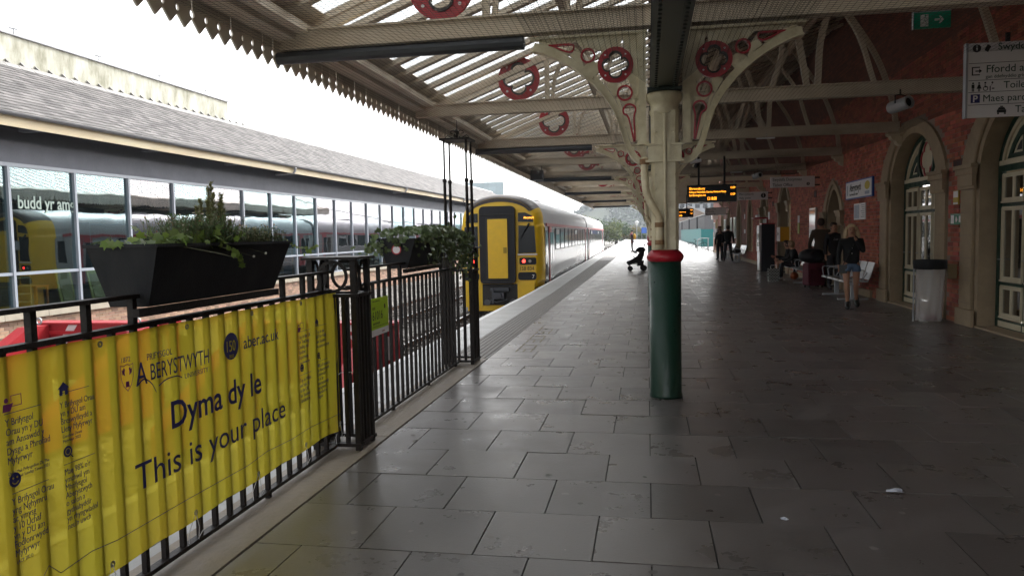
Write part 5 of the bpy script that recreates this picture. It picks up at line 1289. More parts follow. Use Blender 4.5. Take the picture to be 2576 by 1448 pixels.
q.box(xt-.045,xt+.045,Y-.002,Y-.0005,zz-.025,zz+.005); q.extr([(xt-.04,Y-.002,zz+.006),(xt+.04,Y-.002,zz+.006),(xt+.026,Y-.002,zz+.032),(xt-.026,Y-.002,zz+.032)], (0,.0015,0)); q.box(xt-.014,xt+.014,Y-.002,Y-.0005,zz+.034,zz+.046); q.box(xt-.042,xt-.024,Y-.002,Y-.0005,zz-.042,zz-.026); q.box(xt+.024,xt+.042,Y-.002,Y-.0005,zz-.042,zz-.026); q.build('taxi_icon', m_ink, ws)
# emergency exit sign
m_exit = M('exit_green', (.0,.30,.17), .4); ex = thing('exit_sign', 'green running man exit sign with white arrow hanging under the truss', 'exit sign', (2.70, 8.0, 3.44))
q = B(); q.box(2.405, 2.735, 8.0, 8.03, 3.515, 3.665); q.build('sign_panel', m_exit, ex)
q = B(); q.box(2.399, 2.4045, 7.995, 8.035, 3.51, 3.67); q.box(2.4, 2.74, 8.0, 8.03, 3.666, 3.675); q.box(2.5, 2.52, 8.01, 8.02, 3.675, 4.1); q.build('edge_strip', m_alu, ex)
q = B(); a = 7.997
q.box(2.465, 2.535, a, a+.002, 3.53, 3.645); q.build('door_icon', m_sign, ex)
q = B(); q.extr([(2.508+.009*cos(k*pi/4), a-.002, 3.632+.009*sin(k*pi/4)) for k in range(8)], (0,.0015,0)); q.bar((2.503,a-.001,3.618),(2.497,a-.001,3.586),.0015,.016,up=(0,1,0)); q.bar((2.497,a-.001,3.59),(2.518,a-.001,3.566),.0015,.009,up=(0,1,0)); q.bar((2.516,a-.001,3.568),(2.512,a-.001,3.542),.0015,.008,up=(0,1,0)); q.bar((2.497,a-.001,3.59),(2.482,a-.001,3.568),.0015,.009,up=(0,1,0)); q.bar((2.484,a-.001,3.57),(2.468,a-.001,3.562),.0015,.008,up=(0,1,0)); q.bar((2.505,a-.001,3.612),(2.525,a-.001,3.60),.0015,.006,up=(0,1,0)); q.build('running_man', m_exit, ex)
q = B(); q.box(2.59, 2.64, a, a+.002, 3.581, 3.599); q.extr([(2.628,a,3.556),(2.645,a,3.556),(2.672,a,3.59),(2.645,a,3.624),(2.628,a,3.624),(2.650,a,3.59)], (0,.002,0)); q.build('arrow', m_sign, ex)
ex.location.x += .135; ex.location.z -= .062
# loudspeakers
def speaker(x, y, z, label, r=.085):
    t = thing('loudspeaker', label, 'loudspeaker', (x, y, z), 0, 'grey tube loudspeakers under the trusses')
    t.rotation_euler = (0, 0, radians(30))
    tilt = (pi/2-.12, 0, 0)
    q = B(); q.lathe((0,0,0), [(r*.82,-.34),(r,-.32),(r,-.21),(r*1.03,-.205),(r*1.03,-.195),(r,-.19),(r,-.02),(r*1.07,-.015),(r*1.07,0),(r*.8,0.001),(r*.72,-.03)], 24); q.build('horn_body', m_alu, t, rot=tilt, loc=(0,0,0), smooth=False)
    q = B(); q.lathe((0,0,0), [(r*.71,-.028),(r*.6,-.02)], 20); q.build('black_mouth', m_rubber, t, rot=tilt, loc=(0,0,0))
    q = B(); q.tube([(-r*1.1,.16,0),(-r*1.1,.16,r*1.3),(0,.16,r*1.5),(r*1.1,.16,r*1.3),(r*1.1,.16,0)], .009, 5); q.tube([(0,.16,r*1.5),(0,.16,.20)], .012, 5); q.build('bracket', m_tdk, t)
    return t
speaker(3.60, 11.45, 3.29, 'big grey tube loudspeaker hanging under the truss near the arched doorway'); speaker(3.53, 25.0, 3.30, 'smaller looking loudspeaker above the Ticket Office sign'); speaker(3.1, 43.0, 3.2, 'distant loudspeaker far down the canopy')
m_tube = M('lamp_tube', (.6,.62,.64), .3)
for k, (x, y, z) in enumerate([(2.36,16.15,3.40),(2.8,25.15,3.41),(2.6,34.15,3.41)]):
    t = thing('strip_lamp', 'thin unlit strip lamp on a drop rod, ' + ['nearest of its row','middle of its row','farthest of its row'][k], 'lamp', (x, y, z), None, 'strip lamps under the trusses')
    q = B(); q.tube([(x-.18,y-.1,z),(x+.18,y-.1,z)], .016, 8); q.build('lamp_tube', m_tube, t); q = B(); q.tube([(x+.02,y-.1,z+.016),(x+.02,y-.1,3.50)], .006, 5); q.build('drop_rod', m_alu, t)
q = thing('security_camera', 'small white domed security camera by the departure board hanger', 'camera', (1.14, 18.2, 3.1)); b = B(); b.ball((1.14,18.2,3.08), .06, n=12); b.build('dome', m_tdk, q); b = B(); b.tube([(1.0,18.2,3.16),(1.25,18.2,3.2)], .04, 8); b.tube([(1.14,18.2,3.1),(1.14,18.2,3.5)], .012, 5); b.build('arm', m_sign, q)
hb = thing('hanging_case', 'dark grey hanging screen case at the canopy edge over the train', 'screen', (-3.3, 25, 3.2)); b = B(); b.box(-3.5,-3.12,23.0,23.25,3.22,3.52) ; b.build('housing', m_pipe_dark, hb); b = B(); b.tube([(-3.45,23.1,3.52),(-3.48,23.1,3.75)], .012, 5); b.tube([(-3.17,23.1,3.52),(-3.14,23.1,3.75)], .012, 5); b.build('drop_rod', m_tdk, hb)

# ---- things on the wall (facing -x)
LY = (0,-1,0); XW = WX-.004
def wall_panel(name, label, cat, y0, y1, z0, z1, mat, d=.02, group=None):
    t = thing(name, label, cat, (WX, (y0+y1)/2, z0), None, group)
    q = B(); q.box(WX-d, WX-.004, y0, y1, z0, z1); q.build('panel', mat, t); return t
m_ppr = M('poster_grey_blue', (.30,.36,.46), .4); m_bluef = M('blue_sign_frame', (.02,.08,.35), .4)
t = wall_panel('station_name_sign', 'blue framed white station sign reading Aberystwyth with yellow artwork', 'sign', 17.95, 20.22, 2.26, 2.70, m_bluef, .045)
q = B(); q.box(WX-.05, WX-.046, 18.0, 20.17, 2.29, 2.67); q.build('white_face', m_sign, t)
text('lettering', 'Aberystwyth', .25, (WX-.053, 19.82, 2.45), LY, UZ, m_ink, t, sx=.78, bold=.002); text('lettering', 'Gorsaf Aberystwyth  Station', .07, (WX-.053, 19.82, 2.35), LY, UZ, m_ink, t, sx=.9)
q = B(); q.ball((WX-.052, 18.32, 2.53), .002, .22, .10, 10, 6); q.build('yellow_emblem', M('emblem_yellow', (.6,.45,.03), .5), t)
q = B(); q.box(WX-.054, WX-.052, 18.15, 18.5, 2.33, 2.40); q.box(WX-.054, WX-.052, 19.98, 20.06, 2.36, 2.6); q.build('grey_print', m_ppr, t)
t = wall_panel('information_poster', 'white and grey framed notice below the station name sign', 'poster', 18.55, 19.52, 1.76, 2.14, m_sign, .025)
q = B(); q.box(WX-.029, WX-.0255, 19.06, 19.48, 1.79, 2.11); q.build('grey_block', m_ppr, t)
q = B()
for k in range(7): q.box(WX-.029, WX-.0255, 18.62, 18.62+.28-.05*(k % 3), 2.09-k*.045, 2.10-k*.045)
q.build('printed_lines', m_ink, t)
for k in range(5): 
    q = B(); q.box(WX-.0325, WX-.0295, 19.12, 19.42, 2.06-k*.055, 2.07-k*.055); q.build('printed_line', m_sign, t) if k < 0 else None
m_shine = M('glazed_poster_case', (.55,.57,.60), .08, spec=.8)
def case(y0, y1, z0, z1, label, inner=None):
    t = thing('poster_case', label, 'poster case', (WX, (y0+y1)/2, z0), None, 'glazed poster cases on the wall')
    q = B(); q.box(WX-.06, WX-.004, y0, y1, z0, z1); q.build('case_frame', m_steel, t); q = B(); q.box(WX-.064, WX-.061, y0+.05, y1-.05, z0+.05, z1-.05); q.build('poster_sheet', inner or m_shine, t); return t
case(23.61, 24.46, 1.05, 2.19, 'tall glazed poster case beside the small pointed window'); case(44.2, 45.2, 1.15, 2.33, 'bright glazed poster case beyond the pale bench'); case(46.1, 46.9, 1.4, 2.32, 'bright poster case just past the one over the farther bench'); case(49.6, 50.7, 1.6, 2.3, 'bright poster case above the hatted standing man'); case(57.3, 58.4, 1.03, 2.2, 'bright poster case nearest the far end of the wall')
t = wall_panel('fire_notice', 'narrow white over lime notice on the brickwork', 'poster', 26.22, 26.5, 1.78, 2.02, m_sign, .02); q = B(); q.box(WX-.022, WX-.004, 26.22, 26.5, 1.42, 1.775); q.build('lime_half', M('notice_lime', (.35,.42,.08), .5), t)
wall_panel('paper_notice', 'slim white notice between two windows beyond the photo booth cabinet', 'notice', 32.4, 32.8, 2.0, 2.3, m_sign); wall_panel('paper_notice', 'small square white notice low between arched windows', 'notice', 40.2, 40.6, 1.42, 1.62, m_sign); wall_panel('paper_notice', 'very small white notice high between arched windows', 'notice', 40.35, 40.55, 2.15, 2.4, m_sign)
t = wall_panel('warning_notice', 'narrow yellow and white warning notice on the brick pier between the doors', 'notice', 13.29, 13.50, 1.905, 2.13, M('notice_yellow', (.5,.34,.03), .4)); q = B(); q.box(WX-.023, WX-.0205, 13.3, 13.49, 2.02, 2.12); q.box(WX-.023, WX-.0205, 13.3, 13.49, 1.91, 1.94); q.build('white_print', m_sign, t)
t = wall_panel('exit_notice', 'small green emergency exit plate on the brick pier between the doors', 'notice', 13.1, 13.6, 1.58, 1.755, M('notice_green', (.09,.26,.17), .12)); 
q = B()
for (a, c, e, f_) in [(13.45,13.57,1.6,1.735),(13.15,13.25,1.62,1.72)]: q.box(WX-.023, WX-.0205, a, c, e, f_)
q.extr([(WX-.022,13.36,1.72),(WX-.022,13.30,1.66),(WX-.022,13.36,1.61),(WX-.022,13.39,1.66)], (-.0015,0,0)); q.build('white_print', m_sign, t)
t = wall_panel('wall_box', 'small beige box on the brick pier behind the litter bag', 'box', 13.32, 13.79, .71, .94, M('beige_box', (.25,.18,.09), .6), .14)
t = thing('help_point', 'yellow wall box with white face for the help point', 'help point', (WX, 28.2, 1.2)); q = B(); q.box(WX-.34, WX-.035, 27.9, 28.5, 1.15, 1.66); q.build('yellow_case', M('help_yellow', (.62,.34,.012), .4), t); q = B(); q.box(WX-.36, WX-.341, 27.9, 28.5, 1.16, 1.65); q.build('white_face', m_sign, t)
q = B(); q.extr([(WX-.365,28.1,1.42),(WX-.365,28.3,1.35),(WX-.365,28.3,1.5)], (.003,0,0)); q.build('arrow_mark', m_ink, t)

# photo booth / ticket machine
t = thing('ticket_machine', 'tall black cabinet with silver lockers front and red top beside the wall', 'ticket machine', (4.5, 30.2, 0))
q = B(); q.box(4.26, 4.74, 29.85, 30.5, .002, 1.78); q.build('cabinet', M('cabinet_navy', (.012,.012,.02), .5), t)
q = B(); q.box(4.19, 4.255, 29.86, 30.16, .03, .74); q.box(4.19, 4.255, 30.18, 30.48, .03, .74); q.box(4.17, 4.255, 29.86, 30.16, .76, 1.74); q.box(4.17, 4.255, 30.18, 30.48, .76, 1.74); q.build('silver_front', m_steel, t)
for z0, z1 in ((1.2,1.45),(.95,1.12)): q = B(); q.box(4.16, 4.169, 29.90, 30.12, z0, z1); q.box(4.16, 4.169, 30.22, 30.44, z0, z1); q.build('dark_screen', m_screen, t)
q = B(); q.box(4.27, 4.74, 29.86, 30.5, 1.781, 1.82); q.box(3.98, 4.50, 29.9, 30.45, 1.99, 2.04); q.box(4.45, 4.51, 29.95, 30.4, 1.82, 1.99); q.build('red_top', m_red, t)
q = B(); q.box(4.30, 4.43, 29.855, 29.86, 1.83, 1.95); q.box(4.30-.35, 4.02, 29.88, 30.4, 2.02, 2.035); q.build('white_label', m_sign, t)
q = B(); q.box(4.1, 4.2, 29.95, 30.4, 2.05, 2.14); q.build('notice_top', m_sign, t)

# benches: perforated steel, four seats
def bench(x, y, rz, label, n=4, pitch=.55):
    """local: seats run along x, sitter faces -y"""
    t = thing('bench', label, 'bench', (x, y, 0), rz, 'steel mesh benches along the wall')
    L_ = n*pitch
    q = B(); q.box(-L_/2, L_/2, -.03, .05, .33, .39); q.build('beam', m_alu, t)
    for k in range(n):
        cx = -L_/2+pitch*(k+.5)
        pr_ = curve_pts([(0,-.26,.415),(0,-.22,.445),(0,0,.425),(0,.16,.41),(0,.22,.43)], 3)
        q = B(); q.strip([(cx-.24,p.y,p.z) for p in pr_], [(cx-.24,p.y,p.z-.012) for p in pr_], (.48,0,0)); q.build('seat', m_steel, t)
        pb_ = curve_pts([(0,.24,.45),(0,.29,.58),(0,.36,.82)], 3)
        q = B(); q.strip([(cx-.24,p.y,p.z) for p in pb_], [(cx-.24,p.y+.014,p.z) for p in pb_], (.48,0,0)); q.build('backrest', m_steel, t)
        q = B(); q.tube([(cx-.18,-.26,.42),(cx-.18,.24,.405),(cx-.18,.37,.8)], .013, 6); q.tube([(cx+.18,-.26,.42),(cx+.18,.24,.405),(cx+.18,.37,.8)], .013, 6); q.build('seat_frame', m_alu, t)
    for k in range(n+1):
        cx = -L_/2+pitch*k
        q = B(); q.tube([(cx,-.20,.42),(cx,-.23,.62),(cx,-.19,.66),(cx,.12,.66),(cx,.2,.6),(cx,.08,.42)], .012, 6); q.build('armrest', m_alu, t)
    for s in (-1, 1):
        q = B(); q.box(s*L_*.33-.05, s*L_*.33+.05, -.035, .055, .03, .33); q.build('leg', m_alu, t); q = B(); q.box(s*L_*.33-.06, s*L_*.33+.06, -.30, .32, .001, .03); q.build('foot_plate', m_alu, t)
    return t
bench(4.42, 18.3, -pi/2, 'steel mesh bench behind the blonde woman in denim shorts'); bench(4.5, 23.9, -pi/2, 'steel mesh bench the seated couple are using'); bench(4.50, 40.0, -pi/2, 'bright steel bench beside the two standing men', 4)
bench(4.50, 44.6, -pi/2, 'steel bench mostly hidden behind the two standing men', 3)
# litter bag holder
t = thing('litter_bin', 'clear litter sack hung from a black hoop beside the arched door', 'litter bin', (4.53, 13.3, 0))
m_bag = bpy.data.materials.new('clear_sack'); m_bag.use_nodes = True; n = m_bag.node_tree.nodes; l = m_bag.node_tree.links; pb = n['Principled BSDF']; pb.inputs['Base Color'].default_value = (.55,.52,.52,1); pb.inputs['Roughness'].default_value = .25; tp = n.new('ShaderNodeBsdfTransparent'); mx = n.new('ShaderNodeMixShader'); mx.inputs[0].default_value = .45; l.new(tp.outputs[0], mx.inputs[1]); l.new(pb.outputs[0], mx.inputs[2]); l.new(mx.outputs[0], n['Material Output'].inputs[0])
q = B(); N_ = 40; random.seed(9)
for j, z in enumerate(np.linspace(.03, .90, 14)):
    for i in range(N_):
        a = 2*pi*i/N_; r = .215-.03*(.9-z)+.012*sin(a*5+z*4)+.008*sin(a*11-z*6)+random.uniform(-.003,.003)
        q.v.append((4.53+r*cos(a), 13.3+r*sin(a), z))
for j in range(13):
    for i in range(N_): q.f.append((j*N_+i, j*N_+(i+1) % N_, (j+1)*N_+(i+1) % N_, (j+1)*N_+i))
q.f.append(tuple(reversed(range(N_)))); q.build('clear_sack', m_bag, t, smooth=True)
q = B(); q.lathe((4.53,13.3,0), [(.225,.87),(.245,.89),(.25,1.0),(.243,1.02),(.225,1.02),(.222,.89)], 32); q.build('black_hoop', m_plastic, t, smooth=True)
q = B()
for s in (-1, 1): q.tube([(4.53+s*.21,13.4,.001),(4.53+s*.21,13.4,.9)], .012, 6)
q.build('frame_leg', m_alu, t)
q = B(); q.ball((4.55,13.2,.09), .09, .07, .05, 10, 6); q.ball((4.47,13.25,.07), .05, .05, .04, 8, 5); q.build('rubbish_inside', M('rubbish_red', (.2,.03,.03), .6), t)
# suitcase + holdall, shopping bag, holdalls on bench
t = thing('suitcase', 'large maroon wheeled suitcase standing on the paving', 'suitcase', (4.38, 21.3, 0), .35)
q = B(); q.extr(rrect(-.24, .24, .06, .66, .06, -.14), (0,.28,0)); q.build('shell', M('maroon_fabric', (.10,.012,.025), .6, bump=.4, bs=80), t)
q = B(); q.extr(rrect(-.17, .17, .12, .5, .03, -.165), (0,.024,0)); q.build('front_pocket', M('maroon_pocket', (.08,.01,.02), .6), t)
q = B()
for sx_ in (-.19,.19):
    for sy_ in (-.1,.1): q.tube([(sx_-.015,sy_,.03),(sx_+.015,sy_,.03)], .03, 10)
q.build('wheel', m_rubber, t); q = B(); q.box(.15,.165,-.17,-.166,.52,.57); q.build('tag', m_sign, t)
t = thing('holdall', 'bulky black holdall resting on top of the maroon suitcase', 'bag', (4.33, 21.28, .66), .35)
q = B(); q.ball((0,0,.19), .38, .24, .2, 20, 12); o = q.build('bag_body', M('black_nylon', (.012,.012,.016), .55, bump=.6, bs=8), t, smooth=True)
q = B(); q.tube(curve_pts([(-.18,-.2,.22),(-.1,-.24,.34),(.1,-.24,.34),(.18,-.2,.22)], 4), .014, 6); q.build('handle', m_rubber, t)
t = thing('shopping_bag', 'white and black checked shopping bag on the floor by the seated couple', 'bag', (3.75, 23.85, 0), .1)
m_chk = bpy.data.materials.new('checked_bag'); m_chk.use_nodes = True; n = m_chk.node_tree.nodes; l = m_chk.node_tree.links; ck = n.new('ShaderNodeTexBrick'); ck.inputs['Scale'].default_value = 6; ck.inputs['Color1'].default_value = (.6,.6,.57,1); ck.inputs['Color2'].default_value = (.5,.5,.48,1); ck.inputs['Mortar'].default_value = (.02,.02,.02,1); ck.inputs['Mortar Size'].default_value = .07; tc = n.new('ShaderNodeTexCoord'); mp = n.new('ShaderNodeMapping'); mp.inputs['Rotation'].default_value = (pi/2,0,0); l.new(tc.outputs['Object'], mp.inputs[0]); l.new(mp.outputs[0], ck.inputs[0]); l.new(ck.outputs[0], n['Principled BSDF'].inputs[0])
q = B(); q.add([(-.15,-.08,.002),(.15,-.08,.002),(.15,.08,.002),(-.15,.08,.002),(-.17,-.06,.4),(.17,-.06,.41),(.17,.06,.4),(-.17,.06,.39)], [(0,3,2,1),(0,1,5,4),(1,2,6,5),(2,3,7,6),(3,0,4,7)]); q.build('bag_body', m_chk, t)
q = B(); q.tube([(-.1,-.06,.4),(-.09,-.06,.5),(.07,-.06,.5),(.08,-.06,.4)], .008, 5); q.build('handle', m_sign, t)
for k, (x, y, z, s, lb, c_) in enumerate([(4.40,39.2,.43,.2,'black bag with pale stripes on the bright far bench',(.02,.02,.02)),(4.45,24.4,.02,.2,'orange carrier bag under the seated couple\'s bench',(.4,.10,.03))]):
    t = thing('carrier_bag', lb, 'bag', (x, y, z), .2+k)
    q = B(); q.ball((0,0,s*.6), s*1.15, s*.6, s*.6, 14, 9); q.build('bag_body', M('carrier_%d' % k if 0 else ('black_leather' if k == 0 else 'orange_plastic'), c_, .5), t, smooth=True)
    q = B(); q.tube(curve_pts([(-s*.5,0,s*1.2),(0,0,s*1.75),(s*.5,0,s*1.2)], 4), .012, 5); q.build('handle', m_rubber, t)
# pushchair
t = thing('pushchair', 'black folding pushchair parked beside the second column', 'pushchair', (-.42, 31.5, 0), radians(6))
m_fab = M('black_fabric', (.013,.013,.014), .8, bump=.4, bs=20)
def wheel(par, c, r, w_=.04, spokes=0, name='wheel', axis='x'):
    q = B(); c = Vector(c); ax = Vector((1,0,0)) if axis == 'x' else Vector((0,1,0)); a = Vector((0,1,0)) if axis == 'x' else Vector((1,0,0))
    q.annulus(c-ax*w_/2, r*.68, r, ax*w_, a, (0,0,1), 20); o = q.build(name, m_rubber, par)
    q = B(); q.annulus(c-ax*w_*.4, r*.1, r*.66, ax*w_*.8, a, (0,0,1), 14); q.build('hub', m_under, o); return o
for x, y_ in ((-.28,-.12),(-.28,.12),(.26,-.2),(.26,.2)): wheel(t, (x, y_, .1 if x < 0 else .12), .1 if x < 0 else .12, .05, axis='y')
for s in (-1, 1):
    q = B(); q.tube([(-.30,s*.14,.12),(-.28,s*.18,.32),(.12,s*.22,.62),(.30,s*.22,1.0),(.31,s*.2,1.06)], .013, 7); q.tube([(.26,s*.2,.14),(.0,s*.2,.5)], .013, 7); q.tube([(-.28,s*.16,.3),(.26,s*.2,.24)], .011, 6); q.build('frame_tube', m_black, t)
q = B(); q.tube([(.31,-.2,1.06),(.34,0,1.09),(.31,.2,1.06)], .017, 8); q.build('handle_bar', m_rubber, t)
q = B(); q.strip(curve_pts([(.22,-.19,.86),(.18,-.19,.60),(.08,-.19,.42),(-.14,-.19,.40),(-.34,-.19,.30)], 4), curve_pts([(.26,-.19,.86),(.24,-.19,.56),(.10,-.19,.34),(-.16,-.19,.30),(-.36,-.19,.22)], 4), (0,.38,0)); q.build('seat', m_fab, t)
q = B(); q.ball((-.28,0,.34), .15, .19, .09, 14, 8); q.build('foot_cover', m_fab, t, smooth=True)
q = B()
for i in range(9):
    a = radians(20+i*16); q.v += [(.16-.30*cos(a)*.75, -.2, .72+.26*sin(a)), (.16-.30*cos(a)*.75, .2, .72+.26*sin(a))]
q.f = [(2*i, 2*i+1, 2*i+3, 2*i+2) for i in range(8)]; q.v += [(.2,-.2,.7),(.2,.2,.7)]; q.f += [(18, 2*i, 2*i+2) for i in range(8)]+[(19, 2*i+3, 2*i+1) for i in range(8)]; q.build('hood', m_fab, t)
q = B(); q.extr([(.05,-.17,.40),(.27,-.17,.42),(.24,-.17,.22),(.0,-.17,.2)], (0,.34,0)); q.build('basket', m_fab, t)
for s in (-1, 1):
    q = B(); q.extr([(-.30,s*.185,.28),(.10,s*.185,.40),(.27,s*.185,.62),(.31,s*.185,.92),(.16,s*.185,.84),(.02,s*.185,.60),(-.2,s*.185,.46),(-.38,s*.185,.40)], (0,.006,0)); q.build('side_fabric', m_fab, t)
q = B(); q.tube([(-.1,-.2,.56),(-.16,0,.58),(-.1,.2,.56)], .016, 7); q.build('bumper_bar', m_rubber, t)
q = B(); q.extr([(-.2,-.1,.86),(-.02,-.1,.80),(.02,-.1,.70),(-.14,-.1,.74)], (0,.2,0)); q.build('grey_blanket', m_alu, t)
# bicycle and stand
t = thing('bicycle', 'black bicycle leaning at the stand at the open end of the platform', 'bicycle', (4.08, 63.7, 0), 0)
def bw(cx, rx):
    q = B(); q.annulus((cx,-.02,.34), .31, .345, (0,.04,0), (rx,0,0) if 0 else (1,0,0), (0,0,1), 28, sx=rx); o = q.build('wheel', m_rubber, t)
    q = B()
    for k in range(10): a = pi*k/10; q.tube([(cx+.31*rx*cos(a),0,.34+.31*sin(a)),(cx-.31*rx*cos(a),0,.34-.31*sin(a))], .003, 3)
    q.build('spokes', m_alu, o, kind='stuff'); return o
bw(-.5, 1); bw(.52, .8)
q = B()
for a, c in [((-.5,.34),(-.12,.30)),((-.5,.34),(-.18,.78)),((-.12,.30),(-.2,.86)),((-.18,.80),(.38,.82)),((-.12,.30),(.40,.72)),((.38,.92),(.52,.34))]: q.tube([(a[0],0,a[1]),(c[0],0,c[1])], .017, 7)
q.build('frame', m_black, t); q = B(); q.ball((-.22,0,.93), .13, .07, .035, 10, 6); q.build('saddle', m_rubber, t, smooth=True)
q = B(); q.tube([(.37,-.28,.98),(.40,-.1,1.02),(.40,.1,1.02),(.37,.28,.98)], .014, 7); q.tube([(.38,0,.9),(.4,0,1.02)], .014, 6); q.build('handlebar', m_black, t); q = B(); q.box(-.85,-.3,-.06,.06,.70,.72); q.tube([(-.85,0,.70),(-.5,0,.36)], .008, 5); q.build('rear_rack', m_black, t)
q = B(); q.annulus((-.12,-.03,.30), .05, .10, (0,.02,0), n=16); q.tube([(-.12,-.03,.3),(-.05,-.05,.16)], .012, 5); q.build('crank', m_under, t)
t = thing('cycle_stand', 'curved galvanised cycle stand of parallel hoops', 'cycle stand', (4.3, 62.2, 0), 0)
for k in range(4):
    q = B(); q.tube(curve_pts([(-.33,k*.12,0),(-.32,k*.12,.75),(-.24,k*.12,.95),(0,k*.12,1.02),(.5,k*.12,1.02)], 4), .025, 8); q.build('hoop', m_alu, t)
q = B(); q.box(.05,.6,-.05,.45,1.0,1.03); q.tube([(.5,0,0),(.5,0,1.0)], .03, 8); q.tube([(.5,.4,0),(.5,.4,1.0)], .03, 8); q.build('roof_plate', m_alu, t)
# ================================================================ PEOPLE (local: facing -y, feet on z=0)
def skin(name, chains, mat, parent, sub=2, root=0):
    """chains: lists of (point, radius | (rx, ry)); points that coincide are shared, so limbs join into one surface"""
    vs, rs, es, key = [], [], [], {}
    for ch in chains:
        prev = None
        for p, r in ch:
            k = tuple(round(c, 4) for c in p)
            if k not in key: key[k] = len(vs); vs.append(p); rs.append(r if isinstance(r, tuple) else (r, r))
            i = key[k]
            if prev is not None and prev != i: es.append((prev, i))
            prev = i
    me = bpy.data.meshes.new(name); me.from_pydata(vs, es, []); me.materials.append(mat)
    o = bpy.data.objects.new(name, me); COL.objects.link(o)
    md = o.modifiers.new('skin', 'SKIN'); md.use_smooth_shade = True
    if not me.skin_vertices: 
        raise RuntimeError('no skin layer')
    sv_ = me.skin_vertices[0].data
    for i, r in enumerate(rs): sv_[i].radius = r; sv_[i].use_root = False
    # one root for every connected piece
    adj = {i: [] for i in range(len(vs))}
    for a, c in es: adj[a].append(c); adj[c].append(a)
    seen = set()
    for i in range(len(vs)):
        if i in seen: continue
        sv_[i].use_root = True; st = [i]; seen.add(i)
        while st:
            for j in adj[st.pop()]:
                if j not in seen: seen.add(j); st.append(j)
    s = o.modifiers.new('sub', 'SUBSURF'); s.levels = sub; s.render_levels = sub
    o.parent = parent
    return o
m_skin = M('skin_tone', (.40,.205,.13), .5, bump=.05); m_skin2 = M('skin_tone_deep', (.28,.15,.10), .5); m_blk = M('black_cloth', (.011,.011,.013), .85, bump=.5, bs=14); m_denim = M('denim_blue', (.10,.16,.26), .8, var=.4, vs=20); m_boot = M('black_leather_boot', (.012,.012,.012), .35)
m_blonde = M('blonde_hair', (.62,.47,.28), .55, var=.6, vs=18, col2=(.22,.14,.07), stretch=(1,1,.2)); m_brownh = M('brown_hair', (.04,.02,.012), .6); m_sandy = M('sandy_hair', (.30,.18,.09), .6, var=.5, vs=14); m_coat = M('brown_coat_cloth', (.055,.035,.022), .85, bump=.5, bs=10); m_trk = M('dark_trousers', (.016,.016,.02), .8, bump=.3, bs=12)
def V3(*a): return Vector(a)
def mix(a, b, t): return tuple(Vector(a)*(1-t)+Vector(b)*t)
